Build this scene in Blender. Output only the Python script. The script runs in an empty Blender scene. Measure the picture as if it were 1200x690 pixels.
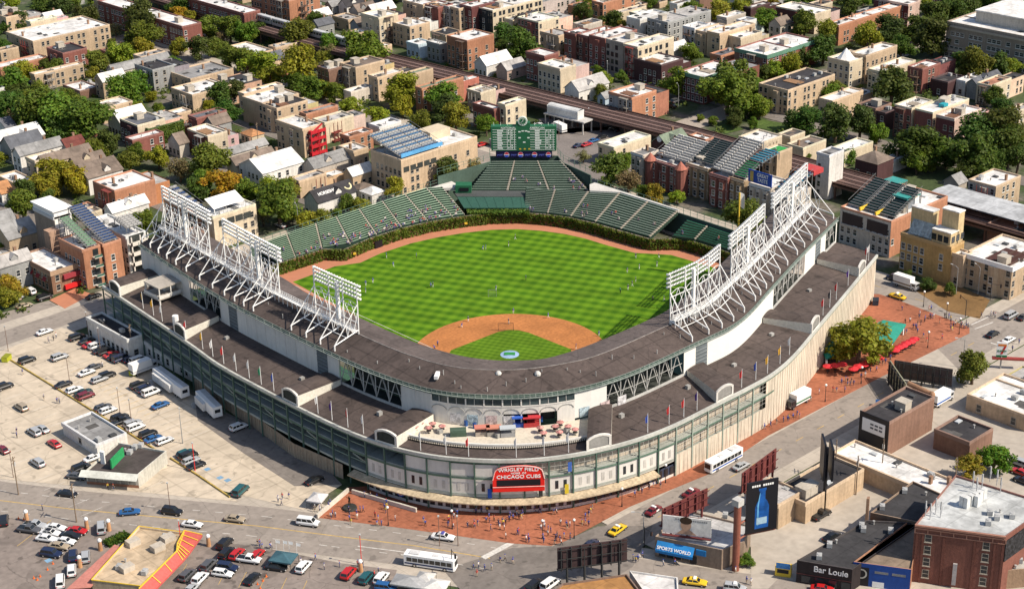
import bpy, bmesh, math, random
from mathutils import Vector, Matrix
R = random.Random(7)
PI = math.pi
SC = bpy.context.scene
COL = SC.collection
ALL = []

# ------------------------------------------------------------------ materials
MATS = {}
def _nodes(name):
    m = bpy.data.materials.new(name); m.use_nodes = True
    nt = m.node_tree; b = nt.nodes['Principled BSDF']
    return m, nt, b
def N(nt, t, **k):
    n = nt.nodes.new(t)
    for a, v in k.items(): setattr(n, a, v)
    return n
def mat(name, col=None, rough=0.8, metal=0.0, var=0.2, s1=0.15, s2=1.5, var2=0.15, spec=0.3, bump=0, coat=0, streak=0, grid=0, wear=0, gw=.85):
    """procedural material; col None = take the colour of the object that wears it; noise in world metres"""
    if name in MATS: return MATS[name]
    m, nt, b = _nodes(name); L = nt.links.new
    geo = N(nt, 'ShaderNodeNewGeometry')
    if col is None:
        src = N(nt, 'ShaderNodeObjectInfo').outputs['Color']
    else:
        c = N(nt, 'ShaderNodeRGB'); c.outputs[0].default_value = (*col, 1); src = c.outputs[0]
    out = src
    def mul(fac_out, lo, hi, cur, a=0.3, z=0.7):
        r = N(nt, 'ShaderNodeMapRange'); r.inputs[1].default_value = a; r.inputs[2].default_value = z
        r.inputs[3].default_value = lo; r.inputs[4].default_value = hi
        L(fac_out, r.inputs[0])
        x = N(nt, 'ShaderNodeVectorMath', operation='SCALE'); L(cur, x.inputs[0]); L(r.outputs[0], x.inputs['Scale'])
        return x.outputs[0]
    for s, v, d in ((s1, var, 4), (s2, var2, 3)):
        if v:
            n = N(nt, 'ShaderNodeTexNoise'); n.inputs['Scale'].default_value = s; n.inputs['Detail'].default_value = d
            L(geo.outputs['Position'], n.inputs['Vector'])
            out = mul(n.outputs['Fac'], 1 - v, 1 + v * .6, out)
    if streak:   # rain streaks running down walls
        mp = N(nt, 'ShaderNodeMapping'); mp.inputs['Scale'].default_value = (1.6, 1.6, .12); L(geo.outputs['Position'], mp.inputs[0])
        n = N(nt, 'ShaderNodeTexNoise'); n.inputs['Scale'].default_value = 1; n.inputs['Detail'].default_value = 3; L(mp.outputs[0], n.inputs['Vector'])
        out = mul(n.outputs['Fac'], 1 - streak, 1 + streak * .3, out, .35, .6)
    if grid:     # seams every few metres
        sp = N(nt, 'ShaderNodeSeparateXYZ'); L(geo.outputs['Position'], sp.inputs[0])
        for k in (0, 1):
            a = N(nt, 'ShaderNodeMath', operation='MULTIPLY'); L(sp.outputs[k], a.inputs[0]); a.inputs[1].default_value = 1 / grid
            f = N(nt, 'ShaderNodeMath', operation='FRACT'); L(a.outputs[0], f.inputs[0])
            g = N(nt, 'ShaderNodeMath', operation='LESS_THAN'); L(f.outputs[0], g.inputs[0]); g.inputs[1].default_value = .06
            out = mul(g.outputs[0], 1, gw, out, 0, 1)
    if wear:     # cracks, tar repairs and oil stains, each with its own shape
        dn = N(nt, 'ShaderNodeTexNoise'); dn.inputs['Scale'].default_value = .25; dn.inputs['Detail'].default_value = 5; L(geo.outputs['Position'], dn.inputs['Vector'])
        ad = N(nt, 'ShaderNodeVectorMath', operation='MULTIPLY_ADD'); L(dn.outputs['Color'], ad.inputs[0]); ad.inputs[1].default_value = (3, 3, 0); L(geo.outputs['Position'], ad.inputs[2])
        vo = N(nt, 'ShaderNodeTexVoronoi', feature='DISTANCE_TO_EDGE'); vo.inputs['Scale'].default_value = .06; L(ad.outputs[0], vo.inputs['Vector'])
        out = mul(vo.outputs['Distance'], 1 - wear*.3, 1, out, .003, .009)
        for sc_, lo_, hi_, am in ((.3, .63, .69, .45), (.09, .58, .6, .22), (.8, .68, .74, .4)):
            n = N(nt, 'ShaderNodeTexNoise'); n.inputs['Scale'].default_value = sc_; n.inputs['Detail'].default_value = 2; L(geo.outputs['Position'], n.inputs['Vector'])
            out = mul(n.outputs['Fac'], 1, 1 - wear*am, out, lo_, hi_)
    L(out, b.inputs['Base Color'])
    b.inputs['Roughness'].default_value = rough; b.inputs['Metallic'].default_value = metal
    b.inputs['Specular IOR Level'].default_value = spec
    if coat: b.inputs['Coat Weight'].default_value = coat; b.inputs['Coat Roughness'].default_value = .1
    if bump:
        n = N(nt, 'ShaderNodeTexNoise'); n.inputs['Scale'].default_value = bump; L(geo.outputs['Position'], n.inputs['Vector'])
        bp = N(nt, 'ShaderNodeBump'); bp.inputs['Strength'].default_value = .4; bp.inputs['Distance'].default_value = .1
        L(n.outputs['Fac'], bp.inputs['Height']); L(bp.outputs[0], b.inputs['Normal'])
    MATS[name] = m
    return m
def leafmat(name):
    m, nt, b = _nodes(name); L = nt.links.new
    oi = N(nt, 'ShaderNodeObjectInfo'); geo = N(nt, 'ShaderNodeNewGeometry')
    n = N(nt, 'ShaderNodeTexNoise'); n.inputs['Scale'].default_value = .55; n.inputs['Detail'].default_value = 4; L(geo.outputs['Position'], n.inputs['Vector'])
    r = N(nt, 'ShaderNodeMapRange'); r.inputs[1].default_value = .3; r.inputs[2].default_value = .7; r.inputs[3].default_value = .6; r.inputs[4].default_value = 1.6; L(n.outputs['Fac'], r.inputs[0])
    w = N(nt, 'ShaderNodeTexWhiteNoise'); mp = N(nt, 'ShaderNodeVectorMath', operation='SNAP'); mp.inputs[1].default_value = (.5, .5, .5); L(geo.outputs['Position'], mp.inputs[0]); L(mp.outputs[0], w.inputs['Vector'])
    hs = N(nt, 'ShaderNodeHueSaturation'); L(oi.outputs['Color'], hs.inputs['Color']); L(r.outputs[0], hs.inputs['Value'])
    r2 = N(nt, 'ShaderNodeMapRange'); r2.inputs[3].default_value = .47; r2.inputs[4].default_value = .53; L(w.outputs['Value'], r2.inputs[0]); L(r2.outputs[0], hs.inputs['Hue'])
    L(hs.outputs[0], b.inputs['Base Color']); b.inputs['Roughness'].default_value = .6; b.inputs['Specular IOR Level'].default_value = .25
    t = N(nt, 'ShaderNodeBsdfTranslucent'); L(hs.outputs[0], t.inputs['Color'])
    mx = N(nt, 'ShaderNodeMixShader'); mx.inputs[0].default_value = .45
    L(b.outputs[0], mx.inputs[1]); L(t.outputs[0], mx.inputs[2]); L(mx.outputs[0], nt.nodes['Material Output'].inputs[0])
    MATS[name] = m; return m

WALL = mat('brick_wall', None, .9, var=.16, s1=.12, s2=1.3, var2=.14, streak=.12, bump=3)
ROOF = mat('flat_roof', None, .9, var=.3, s1=.14, s2=.6, var2=.22, grid=6, wear=.5)
TRIM = mat('trim_paint', None, .6, var=.08, s1=.5, var2=.08)
PAINT = mat('car_paint', None, .3, var=0, var2=.04, s2=.8, spec=.5, coat=.5)
CLOTH = mat('cloth', None, .9, var=0, var2=.15, s2=6)
GLASS = mat('window_glass', (.025, .03, .035), .08, var=.35, s1=.3, var2=0, spec=.6)
CGLASS = mat('car_glass', (.015, .018, .02), .05, var=0, var2=0, spec=.6)
RUBBER = mat('rubber', (.02, .02, .02), .8, var=0, var2=0)
CHROME = mat('hub_metal', (.55, .55, .56), .35, .8, var=0, var2=0)
LAMPG = mat('lamp_glass', (.85, .84, .8), .2, var=0, var2=0)
TAIL = mat('tail_lens', (.35, .01, .01), .2, var=0, var2=0)
BARK = mat('bark', (.11, .08, .055), .95, var=.2, var2=.2)
LEAF = leafmat('foliage')
CONC = mat('concrete', (.42, .37, .31), .9, var=.14, s1=.06, s2=.5, var2=.12)
SKIN = mat('skin', (.5, .3, .2), .6, var=0, var2=0)
JEANS = mat('jeans', (.05, .07, .14), .9, var=0, var2=0)
KHAKI = mat('khaki', (.45, .36, .25), .9, var=0, var2=0)
BBPANT = mat('white_trousers', (.78, .77, .74), .9, var=0, var2=0)
BLKPANT = mat('black_trousers', (.02, .02, .022), .9, var=0, var2=0)
HAIR = mat('hair', None, .8, var=0, var2=0)
STEELW = mat('white_steel', (.83, .82, .79), .6, var=.1, s1=.3, s2=3, var2=.1, streak=.08)
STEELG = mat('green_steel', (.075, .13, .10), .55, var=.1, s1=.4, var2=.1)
DARKST = mat('dark_steel', (.03, .03, .032), .5, var=.1, var2=0)
STWALL = mat('painted_panel', (.68, .65, .60), .7, var=.1, s1=.1, s2=1, var2=.05, streak=.06)
STCREAM = mat('cream_panel', (.70, .62, .48), .75, var=.08, s1=.1, s2=1.2, var2=.08, streak=.2)
STROOF = mat('asphalt_roof', (.092, .07, .062), .9, var=.26, s1=.06, s2=.8, var2=.2, grid=7, bump=2, wear=.8, gw=.74)
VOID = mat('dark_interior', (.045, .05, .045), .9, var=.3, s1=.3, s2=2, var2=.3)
RED = mat('sign_red', (.72, .022, .015), .4, var=.05, var2=0)
WHITE = mat('white_paint', (.8, .79, .77), .6, var=.05, var2=0)
BLACK = mat('black_paint', (.012, .012, .016), .4, var=0, var2=0)
YELLOW = mat('yellow_paint', (.75, .5, .05), .6, var=.1, var2=.1)
GREENP = mat('scoreboard_green', (.02, .12, .055), .6, var=.08, s1=.4, var2=.05)

# ------------------------------------------------------------------ mesh builder
class MB:
    def __init__(s): s.v = []; s.f = []; s.m = []
    def quad(s, *p, mi=0):
        k = len(s.v); s.v += [tuple(q) for q in p]; s.f.append(tuple(range(k, k + len(p)))); s.m.append(mi); return s
    def box(s, x0, x1, y0, y1, z0, z1, mi=0, top=True, bot=True):
        k = len(s.v)
        s.v += [(x0,y0,z0),(x1,y0,z0),(x1,y1,z0),(x0,y1,z0),(x0,y0,z1),(x1,y0,z1),(x1,y1,z1),(x0,y1,z1)]
        F = [(0,1,5,4),(1,2,6,5),(2,3,7,6),(3,0,4,7)]
        if top: F.append((4,5,6,7))
        if bot: F.append((3,2,1,0))
        for f in F: s.f.append(tuple(k + i for i in f)); s.m.append(mi)
        return s
    def obox(s, o, ux, uy, lx, ly, z0, z1, mi=0):
        """box with corner o, along unit vectors ux, uy (plan)"""
        P = [(o[0] + ux[0]*a + uy[0]*b, o[1] + ux[1]*a + uy[1]*b) for a, b in ((0,0),(lx,0),(lx,ly),(0,ly))]
        return s.prism(P, z0, z1, mi)
    def prism(s, P, z0, z1, mi=0, top=True, tm=None):
        a = sum(P[i][0]*P[(i+1) % len(P)][1] - P[(i+1) % len(P)][0]*P[i][1] for i in range(len(P)))
        if a < 0: P = P[::-1]
        n = len(P); k = len(s.v)
        s.v += [(x, y, z0) for x, y in P] + [(x, y, z1) for x, y in P]
        for i in range(n):
            j = (i + 1) % n; s.f.append((k+i, k+j, k+n+j, k+n+i)); s.m.append(mi)
        if top: s.f.append(tuple(range(k+n, k+2*n))); s.m.append(mi if tm is None else tm)
        s.f.append(tuple(range(k+n-1, k-1, -1))); s.m.append(mi)
        return s
    def tube(s, p, q, r, r2=None, n=6, mi=0, cap=True):
        p = Vector(p); q = Vector(q); d = (q - p).normalized()
        a = d.orthogonal().normalized(); b = d.cross(a); r2 = r if r2 is None else r2
        k = len(s.v)
        for c, rr in ((p, r), (q, r2)):
            for i in range(n):
                t = 2*PI*i/n; w = c + a*math.cos(t)*rr + b*math.sin(t)*rr; s.v.append(tuple(w))
        for i in range(n):
            j = (i+1) % n; s.f.append((k+i, k+j, k+n+j, k+n+i)); s.m.append(mi)
        if cap: s.f.append(tuple(range(k+n, k+2*n))); s.m.append(mi); s.f.append(tuple(range(k+n-1, k-1, -1))); s.m.append(mi)
        return s
    def ball(s, c, r, n=8, m=5, mi=0, sz=1):
        k = len(s.v)
        for i in range(m + 1):
            t = PI*i/m
            for j in range(n):
                u = 2*PI*j/n; s.v.append((c[0]+r*math.sin(t)*math.cos(u), c[1]+r*math.sin(t)*math.sin(u), c[2]+r*sz*math.cos(t)))
        for i in range(m):
            for j in range(n):
                jj = (j+1) % n; s.f.append((k+(i+1)*n+j, k+(i+1)*n+jj, k+i*n+jj, k+i*n+j)); s.m.append(mi)
        return s
    def mesh(s, name, mats, off=(0,0,0), smooth=False):
        me = bpy.data.meshes.new(name)
        v = [(x-off[0], y-off[1], z-off[2]) for x, y, z in s.v] if any(off) else s.v
        me.from_pydata(v, [], s.f)
        for m in (mats if isinstance(mats, (list, tuple)) else [mats]): me.materials.append(m)
        if isinstance(mats, (list, tuple)) and len(mats) > 1: me.polygons.foreach_set('material_index', s.m)
        if smooth: me.polygons.foreach_set('use_smooth', [True]*len(s.f))
        me.update(); return me
    def build(s, name, mats, parent=None, color=None, smooth=False):
        """one object; vertices were given in world metres"""
        off = tuple(wloc(parent)) if parent else (0, 0, 0)
        o = bpy.data.objects.new(name, s.mesh(name, mats, off, smooth)); COL.objects.link(o)
        if parent: o.parent = parent
        if color: o.color = (*color, 1)
        return o
def wloc(o):
    v = Vector(o.location)
    while o.parent: o = o.parent; v = v + Vector(o.location)
    return v
LABELS = {}
def tag(o, label, cat, group=None):
    w = len(label.split())
    if not 4 <= w <= 16: print('LABEL LENGTH', w, label)
    LABELS.setdefault(label, []).append(o.name)
    o['label'] = label; o['category'] = cat
    if group: o['group'] = group
    return o
def thing(name, label, cat, loc=(0,0,0), rz=0, group=None):
    o = bpy.data.objects.new(name, None); COL.objects.link(o); o.location = loc; o.rotation_euler = (0, 0, rz)
    o.empty_display_size = .5
    return tag(o, label, cat, group)
def put(name, me, parent=None, loc=(0,0,0), rz=0, color=None, sc=None):
    """an object that wears a (shared) mesh"""
    o = bpy.data.objects.new(name, me); COL.objects.link(o); o.location = loc
    if rz: o.rotation_euler = (0, 0, rz)
    if parent: o.parent = parent
    if color: o.color = (*color, 1)
    if sc: o.scale = sc
    return o
def structure(name, polys, m, z, thick=0, color=None):
    b = MB()
    for P in polys:
        if thick: b.prism(P, z - thick, z)
        else:
            a = sum(P[i][0]*P[(i+1) % len(P)][1] - P[(i+1) % len(P)][0]*P[i][1] for i in range(len(P)))
            b.quad(*[(x, y, z) for x, y in (P if a > 0 else P[::-1])])
    o = b.build(name, m, None, color); o['kind'] = 'structure'; return o
_txt = {}
def text_mesh(txt, size, m, depth=.03, bend=0, align='CENTER'):
    cu = bpy.data.curves.new('t', 'FONT'); cu.body = txt; cu.size = size; cu.extrude = depth; cu.align_x = align; cu.align_y = 'CENTER'; cu.offset = size*.015
    o = bpy.data.objects.new('t', cu); COL.objects.link(o)
    dg = bpy.context.evaluated_depsgraph_get(); me = bpy.data.meshes.new_from_object(o.evaluated_get(dg))
    bpy.data.objects.remove(o); bpy.data.curves.remove(cu)
    if bend:
        for v in me.vertices: v.co.y -= v.co.x*v.co.x*bend
    me.materials.clear(); me.materials.append(m); return me
def lettering(parent, txt, size, m, world, ang, bend=0, tilt=PI/2, sx=1):
    """letters standing on a wall whose outward normal is ang - 90 deg"""
    o = put('lettering', text_mesh(txt, size, m, bend=bend), parent, Vector(world) - wloc(parent))
    o.rotation_euler = (tilt, 0, ang); o.scale = (sx, 1, 1); return o
def lerp(a, b, t): return tuple(x + (y - x)*t for x, y in zip(a, b))
# ------------------------------------------------------------------ camera, sky, sun
cam = bpy.data.objects.new('camera', bpy.data.cameras.new('camera')); COL.objects.link(cam); SC.camera = cam
cam.data.sensor_width = 36; cam.data.lens = 36*1991.48/1200; cam.data.clip_start = 5; cam.data.clip_end = 6000
def _cam():
    yaw, pit, roll = -0.0374 - PI/4*0, 0.4108, -0.0242
    f = Vector((math.sin(yaw)*math.cos(pit), math.cos(yaw)*math.cos(pit), -math.sin(pit)))
    r = Vector((math.cos(yaw), -math.sin(yaw), 0)); u = r.cross(f)
    r2 = r*math.cos(roll) + u*math.sin(roll); u2 = -r*math.sin(roll) + u*math.cos(roll)
    T = Matrix.Rotation(-PI/4, 3, 'Z')
    r2, u2, f = T @ r2, T @ u2, T @ f
    M = Matrix((( r2.x, u2.x, -f.x), (r2.y, u2.y, -f.y), (r2.z, u2.z, -f.z))).to_4x4()
    M.translation = T @ Vector((17.9261, -431.3443, 215.2264)); cam.matrix_world = M
_cam()
SUN_DIR = Vector((.41, -.91, 0)).normalized(); SUN_EL = math.radians(45)
wd = bpy.data.worlds.new('World'); SC.world = wd; wd.use_nodes = True
nt = wd.node_tree; sk = nt.nodes.new('ShaderNodeTexSky'); sk.sky_type = 'NISHITA'; sk.sun_disc = False
sk.sun_elevation = SUN_EL; sk.sun_rotation = math.atan2(SUN_DIR.x, SUN_DIR.y); sk.altitude = 200; sk.dust_density = 1.5
nt.links.new(sk.outputs[0], nt.nodes['Background'].inputs[0]); nt.nodes['Background'].inputs[1].default_value = .1
sl = bpy.data.lights.new('sun', 'SUN'); sl.energy = 4.5; sl.angle = math.radians(.53); sl.color = (1, .905, .77)
so = bpy.data.objects.new('sun', sl); COL.objects.link(so)
sv = Vector((SUN_DIR.x*math.cos(SUN_EL), SUN_DIR.y*math.cos(SUN_EL), math.sin(SUN_EL)))
so.rotation_euler = sv.to_track_quat('Z', 'Y').to_euler()
vs = SC.view_settings; vs.view_transform = 'Standard'; vs.look = 'None'; vs.gamma = 1; vs.exposure = .42; vs.use_curve_mapping = False

# ------------------------------------------------------------------ ground, roads, field
def grass_mat():
    m, nt, b = _nodes('mown_grass'); L = nt.links.new
    geo = N(nt, 'ShaderNodeNewGeometry'); sp = N(nt, 'ShaderNodeSeparateXYZ'); L(geo.outputs['Position'], sp.inputs[0])
    def band(ax, ay, per, soft=.5):
        d = N(nt, 'ShaderNodeVectorMath', operation='DOT_PRODUCT'); L(geo.outputs['Position'], d.inputs[0]); d.inputs[1].default_value = (ax*2*PI/per, ay*2*PI/per, 0)
        s = N(nt, 'ShaderNodeMath', operation='SINE'); L(d.outputs['Value'], s.inputs[0])
        r = N(nt, 'ShaderNodeMapRange'); r.inputs[1].default_value = -soft; r.inputs[2].default_value = soft; L(s.outputs[0], r.inputs[0]); return r.outputs[0]
    a = band(.91, .42, 4.4, .7); c = band(-.42, .91, 4.0, .8)
    mx = N(nt, 'ShaderNodeMix', data_type='RGBA'); mx.inputs['A'].default_value = (.044, .12, .005, 1); mx.inputs['B'].default_value = (.12, .232, .011, 1)
    sm = N(nt, 'ShaderNodeMath', operation='MULTIPLY_ADD'); L(a, sm.inputs[0]); sm.inputs[1].default_value = .62
    s2 = N(nt, 'ShaderNodeMath', operation='MULTIPLY'); L(c, s2.inputs[0]); s2.inputs[1].default_value = .38; L(s2.outputs[0], sm.inputs[2])
    L(sm.outputs[0], mx.inputs['Factor'])
    n = N(nt, 'ShaderNodeTexNoise'); n.inputs['Scale'].default_value = .12; n.inputs['Detail'].default_value = 5; L(geo.outputs['Position'], n.inputs['Vector'])
    r = N(nt, 'ShaderNodeMapRange'); r.inputs[1].default_value = .3; r.inputs[2].default_value = .7; r.inputs[3].default_value = .8; r.inputs[4].default_value = 1.15; L(n.outputs['Fac'], r.inputs[0])
    x = N(nt, 'ShaderNodeVectorMath', operation='SCALE'); L(mx.outputs['Result'], x.inputs[0]); L(r.outputs[0], x.inputs['Scale'])
    L(x.outputs[0], b.inputs['Base Color']); b.inputs['Roughness'].default_value = .9; b.inputs['Specular IOR Level'].default_value = .1
    return m
def infield_mat():
    m = grass_mat(); m.name = 'infield_grass'; nt = m.node_tree
    for n in nt.nodes:
        if n.type == 'VECT_MATH' and n.operation == 'DOT_PRODUCT':
            v = Vector(n.inputs[1].default_value); n.inputs[1].default_value = v*2.2
        if n.type == 'MIX': n.inputs['A'].default_value = (.06, .132, .007, 1); n.inputs['B'].default_value = (.115, .21, .014, 1)
    return m
GRASS = grass_mat(); INGRASS = infield_mat()
def yard_mat():
    m, nt, b = _nodes('city_ground'); L = nt.links.new; geo = N(nt, 'ShaderNodeNewGeometry')
    n = N(nt, 'ShaderNodeTexNoise'); n.inputs['Scale'].default_value = .06; n.inputs['Detail'].default_value = 6; L(geo.outputs['Position'], n.inputs['Vector'])
    r = N(nt, 'ShaderNodeValToRGB'); e = r.color_ramp.elements; e[0].position = .5; e[0].color = (.045, .068, .018, 1); e[1].position = .64; e[1].color = (.15, .13, .105, 1); L(n.outputs['Fac'], r.inputs[0])
    k = N(nt, 'ShaderNodeTexNoise'); k.inputs['Scale'].default_value = .7; k.inputs['Detail'].default_value = 4; L(geo.outputs['Position'], k.inputs['Vector'])
    q = N(nt, 'ShaderNodeMapRange'); q.inputs[1].default_value = .3; q.inputs[2].default_value = .7; q.inputs[3].default_value = .6; q.inputs[4].default_value = 1.3; L(k.outputs['Fac'], q.inputs[0])
    x = N(nt, 'ShaderNodeVectorMath', operation='SCALE'); L(r.outputs[0], x.inputs[0]); L(q.outputs[0], x.inputs['Scale']); L(x.outputs[0], b.inputs['Base Color']); b.inputs['Roughness'].default_value = .95
    return m
BASE = yard_mat()
LAWN = mat('lawn', (.075, .12, .025), .95, var=.35, s1=.1, s2=.8, var2=.3)
ASPH = mat('asphalt', (.29, .25, .215), .9, var=.16, s1=.045, s2=.7, var2=.12, wear=.6)
ASPHD = mat('dark_asphalt', (.2, .175, .155), .9, var=.2, s1=.06, s2=.7, var2=.15, wear=.6)
SIDEW = mat('pavement', (.44, .385, .32), .9, var=.14, s1=.06, s2=.5, var2=.12, grid=3)
LOT = mat('lot_concrete', (.54, .455, .35), .9, var=.16, s1=.05, s2=.4, var2=.12, grid=9, wear=.6)
PLAZA = mat('plaza_brick', (.35, .125, .067), .9, var=.24, s1=.05, s2=.9, var2=.2, grid=2.5, wear=.6)
DIRT = mat('infield_clay', (.45, .175, .055), .95, var=.2, s1=.12, s2=1.1, var2=.2, wear=.25)
TRACK = mat('warning_track', (.45, .185, .105), .95, var=.08, s1=.1, s2=.5, var2=.06)
PAINTW = mat('road_paint', (.6, .57, .52), .8, var=.2, s1=.4, s2=2, var2=.2)
PAINTY = mat('road_paint_yellow', (.55, .36, .1), .8, var=.2, s1=.4, s2=2, var2=.2)
structure('ground', [[(-2500,-2500),(2500,-2500),(2500,2500),(-2500,2500)]], BASE, -.02)
def strip(a, b, w):
    a = Vector(a); b = Vector(b); d = (b-a).normalized(); p = Vector((-d.y, d.x))*w/2
    return [tuple(a-p), tuple(b-p), tuple(b+p), tuple(a+p)]
CLARK = [(-215, 196), (-136, 46), (-124, 27), (-96, -13), (-85, -31), (-75, -47), (-66, -64), (-35, -118), (40, -248)]
def ribbon(P, w):
    """road along a polyline"""
    L_, R_ = [], []
    for i, p in enumerate(P):
        a = Vector(P[max(i-1, 0)]); b = Vector(P[min(i+1, len(P)-1)]); d = (b-a).normalized(); q = Vector((-d.y, d.x))*w/2
        L_.append(tuple(Vector(p)+q)); R_.append(tuple(Vector(p)-q))
    return R_ + L_[::-1]
# pavements stand a kerb's height above the roads
structure('sheffield_sidewalk', [strip((127.5, -64), (127.5, 420), 22)], SIDEW, .12, .14)
structure('waveland_sidewalk', [strip((-180, 132), (123, 132), 21), strip((139, 132), (175, 132), 20)], SIDEW, .12, .14)
structure('sheffield_avenue', [strip((127.5, -68), (127.5, 420), 11)], ASPH, .135)
structure('waveland_avenue', [strip((-180, 132), (172, 132), 10)], ASPH, .139)
structure('addison_sidewalk', [strip((-36, -79.5), (420, -79.5), 22)], SIDEW, .128, .14)
structure('clark_sidewalk', [ribbon(CLARK, 27)], SIDEW, .118, .14)
structure('addison_street', [strip((-58, -79.6), (420, -79.6), 12.6)], ASPH, .145)
structure('clark_street', [ribbon(CLARK, 17.5)], ASPH, .15)
structure('junction_road', [[(-59.3, -64.4), (-52.0, -70.7), (-38.2, -72.1), (-28.6, -81.3), (-45.2, -90.2), (-57.6, -90.7), (-82.4, -77.7), (-77.0, -60.1), (-68.2, -62.2)]], ASPHD, .156)
structure('sheffield_junction', [[(120,-88),(137,-88),(137,-71.5),(120,-71.5)]], ASPH, .152)
structure('racine_street', [strip((245, -60), (245, 420), 9)], ASPHD, .137)
structure('seminary_street', [strip((52, 140), (52, 430), 9), strip((-30, 150), (-30, 420), 9)], ASPHD, .131)
structure('side_street', [strip((196, 118), (420, 118), 13)], mat('pale_road', (.36, .31, .26), .9, var=.12), .141)
structure('alley', [strip((88, 170), (88, 420), 5), strip((10, 160), (10, 420), 5), strip((160, 40), (160, 420), 5)], ASPHD, .127)
structure('lawn', [[(201.7, 112.6), (208.0, 109.0), (206.0, 98.4), (196.0, 101.3)], [(218.5, 109.0), (225.3, 106.7), (223.0, 97.6), (213.7, 99.6)], [(237.5, 110.4), (237.7, 101.6), (243.4, 75.5), (235.9, 74.0), (226.6, 97.0)]], LAWN, .155)
# parking lots
structure('parking_lot', [[(-66, 112), (-70, 126), (-120, 122), (-120, 60), (-92.5, 8), (-83.5, -15), (-69, -12), (-68, 40)]], LOT, .16)
structure('west_parking_lot', [[(-92.5, 122), (-200, 122), (-200, 150), (-160, 92), (-130, 55), (-92.5, 0)]], LOT, .163)
structure('service_drive_shaded', [[(-67, 58), (-75, 44), (-77, 20), (-78, -4), (-69, -12), (-66, 0)]], ASPHD, .166)  # dark asphalt tone is partly the grandstand's shadow painted on the drive
structure('corner_parking_lot', [[(-141.5, 41.0), (-125.7, 16.9), (-101.6, -20.3), (-91.9, -40.8), (-84.6, -52.3), (-97.9, -64.4), (-164.4, 2.7)]], mat('lot_asphalt', (.235, .195, .17), .9, var=.2, s1=.06, s2=.7, var2=.16, wear=.9), .158)
structure('east_car_park', [[(171.1, 153.9), (194.4, 135.3), (177.1, 103.3), (151.1, 94.9), (133.8, 98.2), (144.0, 124.1)], [(175.9, 168.8), (198.7, 161.4), (193.9, 132.5), (166.9, 148.7)]], mat('car_park_asphalt', (.2, .175, .16), .9, var=.15), .159)
structure('service_yard', [[(77.6, -74.7), (67.3, -87.5), (58.3, -111.7), (75.2, -129.0), (103.7, -112.4), (92.6, -89.5), (105.1, -69.8)], [(-30.6, -118.1), (-9.5, -113.9), (20.3, -107.4), (32.6, -111.0), (33.6, -102.5), (21.5, -99.5), (-19.3, -103.9), (-33.3, -115.4)]], CONC, .161)
structure('shop_yard', [[(-14,-91),(190,-91),(190,-330),(75,-330),(-24,-128),(-27,-121)]], CONC, .112)
structure('corner_street', [[(-170,118),(-62,121),(-62,148),(-92,152),(-105,190),(-200,260),(-240,160)]], ASPH, .108)
structure('brick_forecourt', [[(-61.7, 148.1), (-50.9, 150.7), (-49.6, 142.3), (-61.7, 138.4)]], TRACK, .15)
structure('plaza', [[(-83.3, -20.5), (-68.6, -14.3), (-64.8, -17.5), (-59.5, -33.8), (-45.2, -50.7), (-28.7, -62.8), (-8.7, -66.2), (11.8, -66.6), (47.7, -62.8), (122.2, -37.6), (123.3, -38.8), (123.3, -48.3), (122.3, -61.3), (121.3, -72.7), (117.6, -75.1), (77.2, -73.5), (26.1, -72.6), (1.8, -75.0), (-26.1, -71.4), (-48.2, -71.3), (-52.2, -70.4), (-58.0, -63.0), (-72.9, -37.3)]], PLAZA, .17)
structure('garden_bed', [[(134.2, -43.3), (147.6, -44.5), (143.0, -66.1), (128.7, -71.5), (126.8, -61.4)]], mat('mulch', (.2, .115, .045), .95, var=.25), .172)
def dashes(P, w, on, off, z, m, name):
    out = []
    for a, b in zip(P, P[1:]):
        L_ = (Vector(b)-Vector(a)).length; s = 0
        while s < L_:
            out.append(strip(lerp(a, b, s/L_), lerp(a, b, min(1, (s+on)/L_)), w)); s += on + off
    structure(name, out, m, z)
dashes(CLARK[1:7], .28, 9e9, 0, .158, PAINTY, 'clark_centre_line')
off = lambda d: [(p[0] + d*.86, p[1] + d*.5) for p in CLARK[1:7]]
dashes(off(4.6), .18, 2, 4, .1575, PAINTW, 'clark_lane_line'); dashes(off(-4.6), .18, 2, 4, .1575, PAINTW, 'clark_cycle_line')
dashes([(-25, -79.6), (118, -79.6)], .2, 3, 6, .152, PAINTY, 'addison_centre_line')
dashes([(128, -60), (128, 120)], .2, 3, 5, .142, PAINTY, 'sheffield_centre_line')
structure('crosswalk', [strip((128.2, -65.6),(134.9, -67.0),.6), strip((123.2, -72.1),(131.5, -72.7),.4), strip((121.3, -74.5),(129.3, -75.8),.4), strip((116.3, -83.1),(116.5, -90.1),.5),
    strip((-67.1, -62.8),(-57.7, -62.7),1.6), strip((-79.7, -47.9),(-76.6, -53.6),.4), strip((-84.5, -37.7),(-77.5, -49.1),.3)], PAINTW, .168)
lines = [strip((-142.0, 20.7),(-130.2, 25.5),.15)]
for k in range(11): lines.append(strip((-128 + k*2.6, 2 - k*4.3), (-133 + k*2.6, -2 - k*4.3), .12))
for k in range(14): lines.append(strip((-84, 96 - 3*k), (-80, 96 - 3*k), .12))
structure('parking_stripes', lines, PAINTY, .174)
structure('parking_bays', [strip((-90, 92 - 3*k), (-85.5, 92 - 3*k), .12) for k in range(28)] + [strip((-84, 100 - 3*k), (-76, 100 - 3*k), .12) for k in range(22)] + [strip((-100 - 18*(k // 14), 100 - 6*(k % 14)), (-106 - 18*(k // 14), 100 - 6*(k % 14)), .12) for k in range(28)], PAINTW, .174)
ST = lambda x: [(x[0] - .75, x[1] - .75), (x[0] + .75, x[1] - .75), (x[0] + .75, x[1] + .75), (x[0] - .75, x[1] + .75)]
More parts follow.
